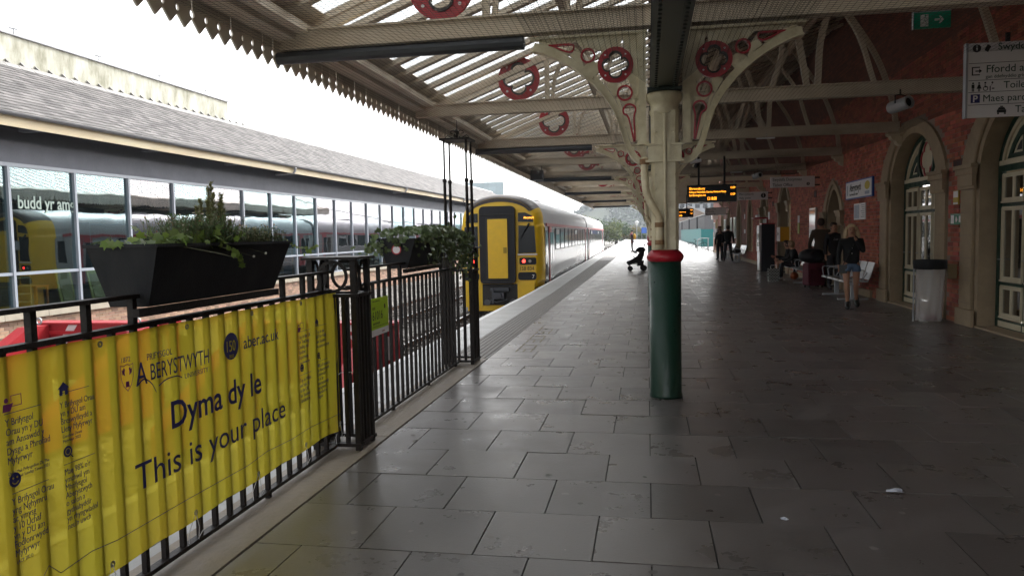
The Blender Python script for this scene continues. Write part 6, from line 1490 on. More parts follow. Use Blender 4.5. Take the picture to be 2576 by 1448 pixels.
def person(label, loc, rz, H=1.7, pelvis=(0,0,.93), lean=(0,0), chest=None, head=None, arms=None, legs=None, skinm=None, top=('jacket', None, 1.0), legsw=('trousers', None), hair=None, shoes=None, width=1., group=None, hat=None, bare_legs=False, headdir=(0,-1,0)):
    skinm = skinm or m_skin
    t = thing('person', label, 'person', loc, rz, group); s = H/1.7; S_ = lambda p: tuple(Vector(p)*s)
    px, py_, pz = pelvis; w = width
    ch = chest or (px+lean[0], py_+lean[1], pz+.42); nk = head and mix(ch, head, .5) or (ch[0], ch[1]-.01, ch[2]+.14); hd = head or (ch[0], ch[1]-.02, ch[2]+.245)
    P = (px, py_, pz); waist = mix(P, ch, .38)
    sh = {k: (ch[0]+k*.16*w, ch[1], ch[2]+.03) for k in (-1, 1)}; hp = {k: (px+k*.088*w, py_, pz-.04) for k in (-1, 1)}
    arms = arms or {}; legs = legs or {}
    el, wr, kn, an, to = {}, {}, {}, {}, {}
    for k in (-1, 1):
        a = arms.get(k, ((k*.22*w, .02, ch[2]-.24), (k*.235*w, -.05, ch[2]-.48))); el[k], wr[k] = a
        g = legs.get(k, ((k*.1, -.02, .48), (k*.1, .02, .075), (k*.115, -.13, .03))); kn[k], an[k], to[k] = g
    torso = [(P,(.135*w,.1)),(waist,(.11*w,.085)),(ch,(.135*w,.1)),(nk,.052)]
    htop = mix(hd, (hd[0], hd[1]+.01, hd[2]+.1), 1)
    chin = (hd[0]+headdir[0]*.045, hd[1]+headdir[1]*.045, hd[2]-.075)
    headc = [(nk,.052),(hd,(.078,.092)),(htop,.06)]
    C = [torso, headc]
    for k in (-1, 1):
        C.append([(ch,(.135*w,.1)),(sh[k],.062),(mix(sh[k],el[k],.5),.048),(el[k],.04),(mix(el[k],wr[k],.35),.038),(wr[k],.025)])
        d = (Vector(wr[k])-Vector(el[k])).normalized(); palm = tuple(Vector(wr[k])+d*.05); C[-1].append((palm,(.034,.018)))
        side = Vector((k, 0, 0)).cross(d).normalized() if abs(d.x) < .9 else Vector((0,1,0)); 
        for f in range(4):
            o_ = (f-1.5)*.018; b0 = Vector(palm)+side*o_; L = (.07,.082,.078,.062)[f]; inn = Vector((-k,0,0))
            C.append([(tuple(b0),.0095),(tuple(b0+d*(.02+L*.4)),.009),(tuple(b0+d*(.02+L*.8)+inn*.015),.0075)])
        th = Vector(wr[k])+d*.02+side*-.028; C.append([(tuple(th),.011),(tuple(th+d*.035-side*.018),.009),(tuple(th+d*.06-side*.02),.0075)])
        C.append([(P,(.135*w,.1)),(hp[k],.088),(mix(hp[k],kn[k],.5),.072),(kn[k],.052),(mix(kn[k],an[k],.3),.054),(mix(kn[k],an[k],.75),.036),(an[k],.036),(mix(an[k],to[k],.5),.03),(mix(an[k],to[k],.8),.022)])
    scale = lambda CC: [[(S_(p), tuple(q*s for q in r) if isinstance(r, tuple) else r*s) for p, r in c] for c in CC]
    body = skin('body', scale(C), skinm, t)
    # face
    hdv = Vector(hd)*s; dv = Vector(headdir).normalized(); rt = dv.cross(Vector((0,0,1))).normalized()
    q = B()
    for k in (-1, 1): q.ball(hdv+dv*.078*s+rt*k*.030*s+Vector((0,0,.012)), .009*s, n=8, m=5)
    q.build('eyes', M('eye_dark', (.03,.02,.015), .3) if 'eye_dark' not in bpy.data.materials else bpy.data.materials['eye_dark'], t)
    q = B(); q.ball(hdv+dv*.098*s+Vector((0,0,-.012)), .013*s, .018*s, .02*s, 8, 6); q.ball(hdv+rt*.08*s, .012*s, .02*s, .03*s, 8, 5); q.ball(hdv-rt*.08*s, .012*s, .02*s, .03*s, 8, 5); q.build('nose_and_ears', skinm, t, smooth=True)
    q = B(); q.ball(hdv+dv*.083*s+Vector((0,0,-.05)), .022*s, .01*s, .007*s, 8, 5); q.build('mouth', M('lip', (.3,.08,.07), .5) if 'lip' not in bpy.data.materials else bpy.data.materials['lip'], t)
    # clothes
    nm, mt, ln = top; e = .02
    hem = mix(P, ch, -.27 if ln < 1.2 else 0)
    T = [[(hem,(.15*w+e*.6,.115+e*.5)),(waist,(.128*w+e*.6,.10+e*.5)),(ch,(.155*w+e*.4,.118+e*.4)),(mix(ch,nk,.55),(.12,.09)),(mix(ch,nk,.98),.072)]]
    if ln > 1.2:
        low = (px, py_+.01, pz-.42*(ln-1)); T.append([(hem,(.15*w+e*.6,.115+e*.5)),(mix(hem,low,.5),(.17*w,.14)),(low,(.19*w,.16))])
    for k in (-1, 1): T.append([(ch,(.155*w+e*.4,.118+e*.4)),(sh[k],.074),(mix(sh[k],el[k],.5),.058),(el[k],.052),(mix(el[k],wr[k],.5),.05),(mix(el[k],wr[k],.96),.04)])
    skin(nm, scale(T), mt, t)
    nm, mt = legsw[:2]
    if nm == 'shorts':
        T = [[((px,py_,pz+.06),(.13*w,.105)),(P,(.155*w,.12))]]
        for k in (-1, 1): T.append([(P,(.155*w,.12)),(hp[k],.108),(mix(hp[k],kn[k],.28),.10),(mix(hp[k],kn[k],.34),.098)])
    else:
        T = [[((px,py_,pz+.06),(.13*w,.105)),(P,(.145*w,.115))]]
        for k in (-1, 1): T.append([(P,(.145*w,.115)),(hp[k],.102),(mix(hp[k],kn[k],.5),.09),(kn[k],.074),(mix(kn[k],an[k],.5),.066),(mix(kn[k],an[k],.95),.058)])
    skin(nm, scale(T), mt, t)
    for k in (-1, 1):
        a, b_ = Vector(an[k]), Vector(to[k]); T = [[(tuple(a+Vector((0,0,.06 if not bare_legs else .10))),.05),(tuple(a),.052),(mix(a,b_,.5),.046),(mix(a,b_,1.12),.036)]]
        skin('shoe', scale([[(p, r_*(1.3 if bare_legs else 1.1)) for p, r_ in T[0]]]), shoes or m_boot, t, sub=1)
    if hair:
        hm, style = hair; q = B()
        q.ball(hdv+Vector((0,0,.03*s))-dv*.045*s, .092*s if abs(dv.y) > .5 else .08*s, .085*s, .105*s, 16, 10); q.ball(hdv+Vector((0,0,.085*s))-dv*.012*s, .08*s, .085*s, .045*s, 14, 8)
        if style == 'long':
            for k in (-1, 1): q.tube(curve_pts([hdv+rt*k*.07*s+Vector((0,0,.06))-dv*.03, hdv+rt*k*.108*s+Vector((0,0,-.04))-dv*.03, hdv+rt*k*.122*s+Vector((0,0,-.15))-dv*.01, hdv+rt*k*.115*s+Vector((0,0,-.24))+dv*.02], 3), [.04]*3+[.042]*3+[.04]*3+[.02], 8)
            q.ball(hdv-dv*.06*s+Vector((0,0,-.1)), .11*s, .06*s, .17*s, 14, 8)
        if style == 'bun': q.ball(hdv-dv*.05+Vector((0,0,.0)), .105*s, .1*s, .12*s, 14, 9)
        for_ = q.build('hair', hm, t, smooth=True)
    if hat:
        q = B(); q.lathe(hdv+Vector((0,0,.055)), [(.13 if hat[1] else .1,0),(.105,.012),(.098,.06),(.07,.10),(.02,.11)], 18); q.build('hat', hat[0], t, smooth=True)
    return t

# woman in denim shorts walking towards the camera
pw = person('blonde woman in black top and denim shorts holding her hand to her mouth', (3.86, 15.45, 0), radians(-8), H=1.62, pelvis=(0,0,.93), arms={-1: ((-.235,.0,1.13), (-.235,-.03,.88)), 1: ((.215,-.07,1.16), (.06,-.16,1.42))},
       legs={-1: ((-.085,-.07,.49), (-.06,-.02,.085), (-.075,-.17,.035)), 1: ((.095,.02,.50), (.13,.26,.14), (.14,.13,.05))}, top=('black_sweatshirt', m_blk, 1.0), legsw=('shorts', m_denim), hair=(m_blonde, 'long'), bare_legs=True, width=1.12)
q = B(); q.extr([(-.22,-.10,.70),(-.08,-.10,.70),(-.08,-.10,.86),(-.22,-.10,.86)], (0,.06,0)); q.tube([(-.15,-.08,.86),(-.02,-.13,1.15),(.1,-.04,1.4)], .008, 5); q.build('handbag', m_boot, pw)
q = B(); q.ball((.0,-.115,1.18), .010, n=6, m=4); q.ball((.0,-.112,1.08), .010, n=6, m=4); q.build('pale_button', m_white, pw)
# two men near the far bench
person('standing man in brown hat and dark shirt with hands at his sides', (3.86, 42.2, 0), radians(-160), H=1.78, top=('dark_shirt', m_blk, 1.0), legsw=('trousers', m_trk), hair=None, hat=(M('brown_hat', (.10,.05,.03), .8), True), legs={-1: ((-.1,.05,.48), (-.1,.2,.08), (-.11,.05,.03)), 1: ((.09,-.06,.48), (.09,-.08,.08), (.1,-.23,.03))})
pm = person('standing man with black backpack and legs apart beside the far bench', (4.06, 40.0, 0), radians(172), H=1.82, top=('black_jacket', m_blk, 1.0), legsw=('trousers', m_trk), hair=(m_brownh, 'short'), width=1.15, legs={-1: ((-.13,-.02,.48), (-.2,.02,.08), (-.23,-.11,.03)), 1: ((.13,-.02,.48), (.17,.0,.08), (.2,-.13,.03))})
q = B(); q.ball((0,.22,1.3), .19, .13, .27, 14, 10); q.build('backpack', m_fab, pm, smooth=True)
person('third dark dressed figure half hidden between the two standing men', (3.74, 40.9, 0), radians(10), H=1.66, top=('black_coat', m_blk, 1.3), legsw=('trousers', m_trk), hair=(m_brownh, 'bun'))
# far traveller with yellow backpack
pf = person('distant traveller in dark hat with mustard yellow backpack at the open platform end', (-1.22, 63.1, 0), radians(-95), H=1.72, top=('dark_coat', M('plum_coat', (.035,.015,.025), .8), 1.5), legsw=('trousers', m_trk), hair=None, hat=(m_blk, False), legs={-1: ((-.07,-.02,.48), (-.07,.02,.08), (-.08,-.11,.03)), 1: ((.07,-.02,.48), (.07,.02,.08), (.08,-.11,.03))})
q = B(); q.ball((0,.20,1.26), .17, .13, .25, 14, 10); q.build('backpack', M('mustard_backpack', (.55,.30,.03), .7), pf, smooth=True)
q = B(); q.tube([(-.1,-.12,1.45),(0,-.14,1.4),(.1,-.1,1.45),(.1,.02,1.48),(-.1,.02,1.48),(-.1,-.12,1.45)], .035, 8); q.build('pink_scarf', M('pink_scarf_cloth', (.35,.05,.16), .8), pf)
# seated couple on the middle bench (they face across the platform and lean forward)
def seated(label, loc, rz, hair, topm, botm, hands, lean=-.16, head=None, H=1.64, shoes=None, sk=None):
    return person(label, loc, rz, H=H, pelvis=(0,.05,.53), chest=(0,.05+lean*.8,.92), head=head or (0,.05+lean*1.35,1.15), skinm=sk,
      arms={-1: ((-.25,-.15,.70), hands[0]), 1: ((.25,-.15,.70), hands[1])}, legs={-1: ((-.12,-.42,.55), (-.12,-.40,.085), (-.13,-.56,.035)), 1: ((.12,-.43,.55), (.14,-.50,.085), (.15,-.66,.035))}, top=topm, legsw=botm, hair=hair, shoes=shoes)
seated('seated woman with sandy blonde hair in black leaning forward on the bench', (4.42, 24.05, 0), radians(-88), (m_sandy, 'bun'), ('black_hoodie', m_blk, 1.0), ('trousers', m_trk), ((-.08,-.42,.64), (.1,-.40,.62)), shoes=m_sign)
seated('seated dark curly haired person beyond the sandy haired woman holding something up', (4.42, 24.75, 0), radians(-92), (m_brownh, 'bun'), ('black_top', m_blk, 1.0), ('shorts', m_trk), ((-.1,-.5,.75), (.12,-.42,.66)), shoes=m_blk)
# the two standing by the suitcase
person('tall person in long brown coat turned away beside the maroon suitcase', (4.58, 21.45, 0), radians(160), H=1.80, pelvis=(0,0,.95), lean=(0,-.05), top=('brown_coat', m_coat, 1.9), legsw=('trousers', M('khaki_trousers', (.09,.07,.045), .8)), hair=(m_brownh, 'short'), width=1.1, arms={-1: ((-.26,-.05,1.12), (-.22,-.22,.93)), 1: ((.26,.02,1.1), (.25,-.06,.86))})
pb_ = person('person in black hoodie with white scrawled lettering behind the blonde woman', (4.75, 20.75, 0), radians(15), H=1.70, top=('black_hoodie', m_blk, 1.0), legsw=('trousers', m_trk), hair=(m_brownh, 'short'))
text('hoodie_lettering', 'Lto', .09, (-.09,-.155,1.26), (1,0,0), (0,0,1), M('chalky_print', (.3,.3,.3), .8), pb_, shear=.3)
# ================================================================ PLANTERS AND PLANTS
random.seed(11)
def planter(y0, y1, label, group='black trough planters hooked over the railing'):
    t = thing('trough_planter', label, 'planter', (-2.30, (y0+y1)/2, 1.26), None, group)
    zb, zt = 1.262, 1.54; xt0, xt1, xb0, xb1 = -2.48, -2.12, -2.41, -2.215; d = .05
    O = [(xb0,y0+d,zb),(xb1,y0+d,zb),(xb1,y1-d,zb),(xb0,y1-d,zb),(xt0,y0,zt),(xt1,y0,zt),(xt1,y1,zt),(xt0,y1,zt)]
    e = .018; I = [(xt0+e,y0+e,zt),(xt1-e,y0+e,zt),(xt1-e,y1-e,zt),(xt0+e,y1-e,zt),(xt0+e+.01,y0+e+.01,zt-.05),(xt1-e-.01,y0+e+.01,zt-.05),(xt1-e-.01,y1-e-.01,zt-.05),(xt0+e+.01,y1-e-.01,zt-.05)]
    b = B(); b.add(O+I, [(0,3,2,1),(0,1,5,4),(1,2,6,5),(2,3,7,6),(3,0,4,7),(4,5,9,8),(5,6,10,9),(6,7,11,10),(7,4,8,11),(8,9,13,12),(9,10,14,13),(10,11,15,14),(11,8,12,15)])
    b.build('trough', m_plastic, t)
    b = B(); b.box(xt0+e+.012, xt1-e-.012, y0+e+.012, y1-e-.012, zt-.052, zt-.035); b.build('soil', M('potting_soil', (.03,.02,.014), .95) if 'potting_soil' not in bpy.data.materials else bpy.data.materials['potting_soil'], t)
    b = B(); b.box(xt1-.004, xt1+.005, y0-.004, y1+.004, zt-.010, zt+.005); b.box(xt0-.012, xt0+.004, y0-.004, y1+.004, zt-.010, zt+.005); b.box(xt0+.005, xt1-.005, y0-.006, y0+.004, zt-.010, zt+.005); b.box(xt0+.005, xt1-.005, y1-.004, y1+.006, zt-.010, zt+.005); b.build('rim', m_plastic, t)
    b = B(); b.box(-2.236, -2.205, y0-.03, y1-.01, 1.222, 1.258); b.build('support_bar', m_black, t)
    return t
pA = planter(3.0, 4.265, 'near black trough planter full of herbs and daisies over the banner'); pB = planter(6.75, 7.98, 'farther black trough planter almost buried in trailing ivy')
b = B(); b.annulus((-2.30,6.745,1.44), .036, .047, (0,-.004,0), n=20); b.build('red_sticker_ring', m_red, pB); b = B(); b.extr([(-2.30+.036*cos(a*pi/10),6.743,1.44+.036*sin(a*pi/10)) for a in range(20)], (0,.001,0)); b.build('sticker_face', m_sign, pB)
def ivy_mesh(mat, name='leaf'):
    pts = [(0,-.5),(.18,-.35),(.5,-.30),(.34,-.02),(.55,.22),(.24,.2),(0,.62),(-.24,.2),(-.55,.22),(-.34,-.02),(-.5,-.30),(-.18,-.35)]
    b = B(); b.v = [(0,0,0)]+[(x, y, -.18*(x*x+y*y)-.05*abs(x)) for x, y in pts]; b.f = [(0,1+i,1+(i+1) % 12) for i in range(12)]
    return b.mesh(name, mat, True)
def rnd_basis(nrm, spread=.7):
    n_ = (Vector(nrm)+Vector([random.gauss(0,1) for _ in range(3)])*spread).normalized(); a = n_.cross(Vector([random.gauss(0,1) for _ in range(3)])).normalized(); return a, n_.cross(a), n_
def leaf_at(me, par, p, size, nrm, spread=.6, name='leaf'):
    a, c, n_ = rnd_basis(nrm, spread); o = bpy.data.objects.new(name, me); COL.objects.link(o); o.parent = par
    p = Vector(p)-Vector(par.location)
    o.matrix_basis = Matrix(((a.x*size,c.x*size,n_.x*size,p.x),(a.y*size,c.y*size,n_.y*size,p.y),(a.z*size,c.z*size,n_.z*size,p.z),(0,0,0,1))); return o
def leaf_mass(b, p, size, nrm, spread=.8, shape=None):
    a, c, n_ = rnd_basis(nrm, spread); shape = shape or [(0,-.5),(.28,-.1),(.2,.3),(0,.6),(-.2,.3),(-.28,-.1)]; p = Vector(p)
    b.add([p+a*x*size+c*y*size-n_*(.2*(x*x+y*y)*size) for x, y in shape], [tuple(range(len(shape)))])
iv, ivl = ivy_mesh(m_leaf), ivy_mesh(m_leaf_l)
IVS = [(0,-.5),(.5,-.30),(.3,0),(.5,.22),(0,.62),(-.5,.22),(-.3,0),(-.5,-.30)]
# near planter: light ivy trailing left and centre
t = thing('ivy_plant', 'light green ivy spilling over the front left of the near planter', 'plant', (-2.2, 3.3, 1.52))
for i in range(110): leaf_at(ivl, t, (random.uniform(-2.42,-2.10), random.gauss(3.42,.15), 1.545+abs(random.gauss(0,.034))), random.uniform(.030,.052), (.5,-.4,.8))
for i in range(20): leaf_at(iv, t, (random.uniform(-2.46,-2.15), random.uniform(2.98,3.35), 1.55+abs(random.gauss(0,.015))), random.uniform(.035,.052), (.3,-.3,.9))
for i in range(3): leaf_at(ivl, t, (-2.36+.03*i, 2.985, 1.548), .055, (.4,-.6,.5), .3)
tr_ = curve_pts([(-2.14,3.45,1.54),(-2.095,3.56,1.50),(-2.10,3.62,1.47),(-2.11,3.66,1.44)], 5)
for p in tr_: leaf_at(ivl, t, p+Vector((.012,random.gauss(0,.012),random.gauss(0,.008))), random.uniform(.026,.042), (1,-.3,.2), .4)
b = B(); b.tube(tr_, .0022, 4); b.tube(curve_pts([(-2.14,3.15,1.535),(-2.10,3.3,1.51),(-2.095,3.5,1.48),(-2.1,3.62,1.46)], 4), .0018, 4); b.build('trailing_stem', m_stem, t)
t = thing('ivy_plant', 'thin ivy runner reaching out past the far end of the near planter', 'plant', (-2.2, 4.3, 1.5))
rn = curve_pts([(-2.2,4.15,1.53),(-2.18,4.35,1.525),(-2.17,4.55,1.495),(-2.18,4.68,1.50),(-2.19,4.78,1.50)], 6); b = B(); b.tube(rn, .0022, 4); b.build('trailing_stem', m_stem, t)
for p in rn[4:]: leaf_at(ivl, t, p+Vector((0,0,random.gauss(0,.012))), random.uniform(.022,.034), (.6,-.6,.4), .6)
b = B(); p0 = curve_pts([(-2.13,3.6,1.50),(-2.1,3.8,1.485),(-2.1,3.88,1.487)], 4)
# rosemary-like upright
t = thing('upright_shrub', 'upright variegated shrub with spiky tips standing tallest in the near planter', 'plant', (-2.28, 3.72, 1.5))
b = B(); s_ = B()
for (dx, dy, h, lean_) in [(0,.0,.33,0),(.03,-.07,.23,-.02),(-.02,.07,.215,.03),(.0,-.12,.14,-.03),(-.04,.03,.25,.0),(.02,.11,.13,.03),(.03,.03,.26,.0),(-.03,-.04,.24,-.02),(.0,-.02,.31,-.01),(.02,.05,.27,.01),(-.02,-.09,.2,-.02),(.0,.09,.19,.02),(.03,-.03,.27,-.01),(.0,.0,.2,.03)]:
    base_ = Vector((-2.28+dx, 3.70+dy, 1.5)); tip = base_+Vector((0, lean_, h+.03)); s_.tube([base_, tip], .003, 4)
    for k in range(150):
        f = random.random()**.8; p = base_+(tip-base_)*f; a = random.uniform(0, 2*pi); d = Vector((cos(a), sin(a), .9)).normalized(); L_ = random.uniform(.024,.042)*(1.15-.5*f); w_ = d.cross(Vector((0,0,1))).normalized()*.0055
        b.add([p, p+d*L_*.5+w_, p+d*L_, p+d*L_*.5-w_], [(0,1,2,3)])
b.build('leaves', m_herb_y, t, kind='stuff'); s_.build('stem', m_stem, t)
# herbs and daisies
def herb(label, cy, spread, h, n_, mat, loc):
    t = thing('herb_clump', label, 'plant', loc); b = B(); s_ = B()
    for k in range(n_):
        base_ = Vector((random.uniform(-2.44,-2.15), random.gauss(cy, spread), 1.50)); a = random.uniform(0, 2*pi); H_ = h*random.uniform(.4,1.)
        d = Vector((cos(a)*.35, sin(a)*.45, 1)).normalized(); tip = base_+d*H_; s_.tube([base_, tip], .0012, 3, cap=False)
        for j in range(16):
            f = random.uniform(.2,1); p = base_+(tip-base_)*f; a2 = random.uniform(0,2*pi); dd = Vector((cos(a2),sin(a2),random.uniform(-.1,.8))).normalized(); L_ = random.uniform(.014,.03); w_ = dd.cross(Vector((0,0,1))).normalized()*.0032
            b.add([p, p+dd*L_*.5+w_, p+dd*L_, p+dd*L_*.5-w_], [(0,1,2,3)])
    b.build('leaves', mat, t, kind='stuff'); s_.build('stems', m_stem, t, kind='stuff'); return t
herb('bushy dark green herb in the middle of the near planter', 3.56, .11, .21, 520, M('bright_herb_leaf', (.06,.13,.03), .6, island=.4, transl=.3), (-2.3,3.55,1.5))
herb('pale stalky herb between the upright shrub and the planter end', 3.96, .08, .15, 150, m_herb_y, (-2.3,3.96,1.5))
hc = herb('low dark green feathery herb filling the far end of the near planter', 4.1, .10, .14, 380, m_herb, (-2.3,4.1,1.5))
herb('small grey green herb under the upright shrub', 3.75, .10, .12, 260, M('grey_green_leaf', (.10,.12,.06), .6, island=.4), (-2.3,3.75,1.5))
t = thing('daisy_plant', 'wiry daisies gone to seed rising from the near planter', 'plant', (-2.3, 3.6, 1.5)); b = B(); pe = B(); ce = B()
for k in range(120):
    cy = random.choice([3.42,3.5,3.55,3.62,4.0,4.12,4.2]); base_ = Vector((random.uniform(-2.4,-2.18), cy+random.gauss(0,.04), 1.51)); H_ = random.uniform(.07,.19)*(1 if cy < 3.7 else .72); tip = base_+Vector((random.gauss(0,.03), random.gauss(-.02,.05), H_)); mid = (base_+tip)/2+Vector((0,random.gauss(0,.012),0)); b.tube([base_, mid, tip], .0009, 3, cap=False)
    if k % 2: ce.ball(tip, .0048, n=6, m=4)
    else:
        pe.ball(tip, .0065, .0065, .003, 7, 4); ce.ball(tip+Vector((0,0,.002)), .0032, n=5, m=4)
for (y, z) in [(3.77,1.465),(3.58,1.50),(3.9,1.478)]: pe.ball((-2.09,y,z), .007, n=7, m=4); b.tube([(-2.13,y-.1,z+.03),(-2.09,y,z)], .0009, 3)
b.build('wiry_stems', m_stem, t, kind='stuff'); pe.build('petals', m_petal, t, kind='stuff'); ce.build('seed_heads', m_dry, t, kind='stuff')
# ivy planter: thick trailing ivy
t = thing('ivy_plant', 'dense mid green ivy mounding over and trailing down the farther planter', 'plant', (-2.25, 7.6, 1.5)); mass = B(); pts = []
for i in range(1900):
    y = random.uniform(6.78, 8.75) if random.random() < .85 else random.gauss(8.2,.3)
    f = (y-6.8)/1.9
    top_ = 1.56+.10*max(0, 1-((f-.42)/.55)**2)+.0; 
    if random.random() < .55: p = Vector((random.uniform(-2.5,-2.06), y, top_-abs(random.gauss(0,.03)))); nr_ = (.3,-.4,.9)
    else:
        low = 1.50-.10*sin(f*7)**2-(.28 if f > .55 else .08)*random.random()-(.12 if f < .3 else 0)*random.random(); p = Vector((-2.1+random.gauss(.03,.03), y+random.gauss(0,.03), random.uniform(low, top_))); nr_ = (1,-.4,.3)
    if not (p.y < 7.25 and p.x > -2.2 and p.z < 1.5 and random.random() < .85): pts.append((p, nr_))
for i in range(45): y = random.gauss(6.74,.03); pts.append((Vector((random.uniform(-2.55,-2.15), y, random.choice([1.56,1.5,1.44])+random.gauss(0,.035))), (.2,-1,.3)))
for i in range(180): f = random.random(); pts.append((Vector((-2.1+random.gauss(0,.03), 8.05+.75*f+random.gauss(0,.04), 1.5-.25*f+random.gauss(0,.1))), (1,-.6,.3)))
for i in range(40): pts.append((Vector((-2.56+random.gauss(0,.05), 6.8+random.gauss(0,.05), 1.50-abs(random.gauss(0,.09)))), (.0,-1,.3)))
random.shuffle(pts); pts.sort(key=lambda q: -(q[0].x*1.0-.1*q[0].y))
for p, nr_ in pts[:290]: leaf_at(iv, t, p, random.uniform(.034,.055), nr_, .5)
for p, nr_ in pts[290:]: leaf_mass(mass, p, random.uniform(.034,.052), nr_, .6, IVS)
mass.build('leaves', m_leaf, t, kind='stuff')
b = B()
for i in range(14):
    y = random.uniform(7,8.6); b.tube(curve_pts([(-2.2,y,1.56),(-2.09,y+.05,1.5),(-2.08,y+.08,1.3-random.random()*.1)], 3), .002, 3)
b.build('trailing_stems', m_stem, t, kind='stuff')

# ================================================================ BEYOND THE STATION
def tree(loc, h, w, label, mat, seed, name='bushy_tree', leaves=2600, lobes=9, group='trees beside the line', ls=.35, trunk=True):
    random.seed(seed); t = thing(name, label, 'tree', loc, 0, group)
    b = B(); b.tube([(0,0,0),(0.1,0,h*.3),(0,.1,h*.6)], [w*.05,w*.035,w*.015], 8)
    cs = []
    for i in range(lobes): a = random.uniform(0,2*pi); rr = w*.34*random.random()**.5; cs.append((Vector((cos(a)*rr, sin(a)*rr, h*random.uniform(.35,.82))), w*random.uniform(.16,.27)))
    for c, r in cs: b.tube([(0,0,h*.25), tuple(c*.6+Vector((0,0,h*.12))), tuple(c)], [w*.02,w*.012,w*.004], 5)
    b.build('trunk', m_bark, t)
    q = B()
    for i in range(leaves):
        c, r = random.choice(cs); d = Vector([random.gauss(0,1) for _ in range(3)]).normalized(); p = c+Vector((d.x*r, d.y*r, d.z*r*.8))*random.uniform(.55,1.08)
        if p.z < .1: continue
        leaf_mass(q, p, ls*random.uniform(.6,1.3), d+Vector((0,0,.5)), .6, [(0,-.5),(.4,0),(0,.6),(-.4,0)])
    q.build('crown', mat, t); return t
m_bark = M('bark', (.06,.045,.03), .9)
m_tg = [M('tree_leaf_olive', (.085,.11,.02), .7, island=.5, transl=.3), M('tree_leaf_green', (.045,.09,.018), .7, island=.5, transl=.2), M('tree_leaf_yellowing', (.14,.12,.02), .7, island=.5, transl=.2)]
tl_ = [(-17.5,150,8.0,9,0,'olive bushy tree rising above the rear coach roof'),(-13.5,158,7.2,9,2,'yellowing bushy tree behind the rear coach'),(-11.5,140,5.2,7,1,'green bushy tree between the train and the line'),(-9.5,165,6.0,9,0,'rounded olive tree directly above the rails'),(-7.0,175,5.0,8,1,'dark green low tree over the distant rails'),(-12.5,185,6.4,10,1,'dark green tree farther behind the yellowing one'),(-3.6,190,4.6,7,2,'yellow tinged tree by the canopy end opening'),(-5.2,200,3.6,6,1,'small green bush at the foot of the hill view'),(-1.6,185,3.0,5,1,'lowest green bush beside the farthest column'),(-20,170,8.2,10,1,'tall dark tree just above the train roof vents')]
for k, (x, y, h, w_, m_, lb) in enumerate(tl_): tree((x, y, -1.1), h, w_, lb, m_tg[m_], 40+k, leaves=2400)
# wooded hill with terraces of woodland
def hillz(x, y):
    r = 0
    for (cx, cy, sx, sy, h) in [(-18,740,48,100,31),(60,720,100,120,31),(-180,800,120,120,12)]: r += h*math.exp(-((x-cx)/sx)**2-((y-cy)/sy)**2)
    return r-1.5
b = B(); nx_, ny_ = 70, 36
for j in range(ny_):
    for i in range(nx_): x = -430+i*11.; y = 380+j*17.; b.v.append((x, y, hillz(x, y)))
b.f = [(j*nx_+i, j*nx_+i+1, (j+1)*nx_+i+1, (j+1)*nx_+i) for j in range(ny_-1) for i in range(nx_-1)]
hill = b.build('hill', M('hill_grass', (.07,.085,.04), .95, var=.8, vs=.02, col2=(.03,.045,.02)), smooth=True); hill['kind'] = 'structure'
random.seed(5); q = B()
for i in range(1500):
    x = random.uniform(-110, 90); y = random.uniform(430, 720)
    if sin(x*.045+1.2)*cos(y*.03) < -.15: continue
    z = hillz(x, y); r = random.uniform(3, 5.5)
    for k in range(26):
        d = Vector([random.gauss(0,1) for _ in range(3)]).normalized(); d.z = abs(d.z); leaf_mass(q, (x+d.x*r, y+d.y*r, z+d.z*r*.9+1), random.uniform(1.6,3.0), d, .5, [(0,-.5),(.45,0),(0,.55),(-.45,0)])
wood = q.build('hillside_wood', M('hillside_leaf', (.035,.06,.02), .8, island=.55), kind='stuff'); wood['label'] = 'woodland covering the hazy hillside'; wood['category'] = 'woodland'
# scrub along the line
random.seed(6); q = B()
for i in range(9000):
    y = random.uniform(95, 230); x = -5.6-.0135*(y-20)-(max(0,y-75)**2)*.0004-random.uniform(0,1)**.7*16; h = random.uniform(0,.9)
    leaf_mass(q, (x, y, -1.05+h), random.uniform(.15,.4), (0,-.3,1), .9)
sc_ = q.build('lineside_scrub', m_tg[1], kind='stuff'); sc_['label'] = 'low scrub beside the distant rails'; sc_['category'] = 'scrub'
# glass office block
ob_ = thing('office_block', 'pale glass office block standing above the shop roof end', 'building', (-25, 122, -1.1)); b = B(); b.box(-29.5, -22.75, 120, 134, -1.1, 7.9); b.build('lower_wall', M('office_dark', (.12,.17,.19), .3), ob_)
gm = M('pale_glass_cladding', (.50,.60,.66), .15, island=.1, rnd=.08); gl_ = B().box(-.55,.55,-.03,.03,-.36,.36).mesh('glass_panel', gm)
for i in range(6):
    for j in range(3): place('glass_panel', gl_, ob_, loc=Vector((-29.0+i*1.13, 119.9, 8.3+j*.74))-Vector(ob_.location))
b = B(); b.box(-29.7, -22.7, 119.95, 134, 7.91, 10.15); b.build('upper_storey', M('office_pale', (.45,.52,.56), .4), ob_); b = B(); b.box(-29.6,-23.4,119.6,119.9,7.35,7.75); b.build('dark_strip_window', m_screen, ob_)
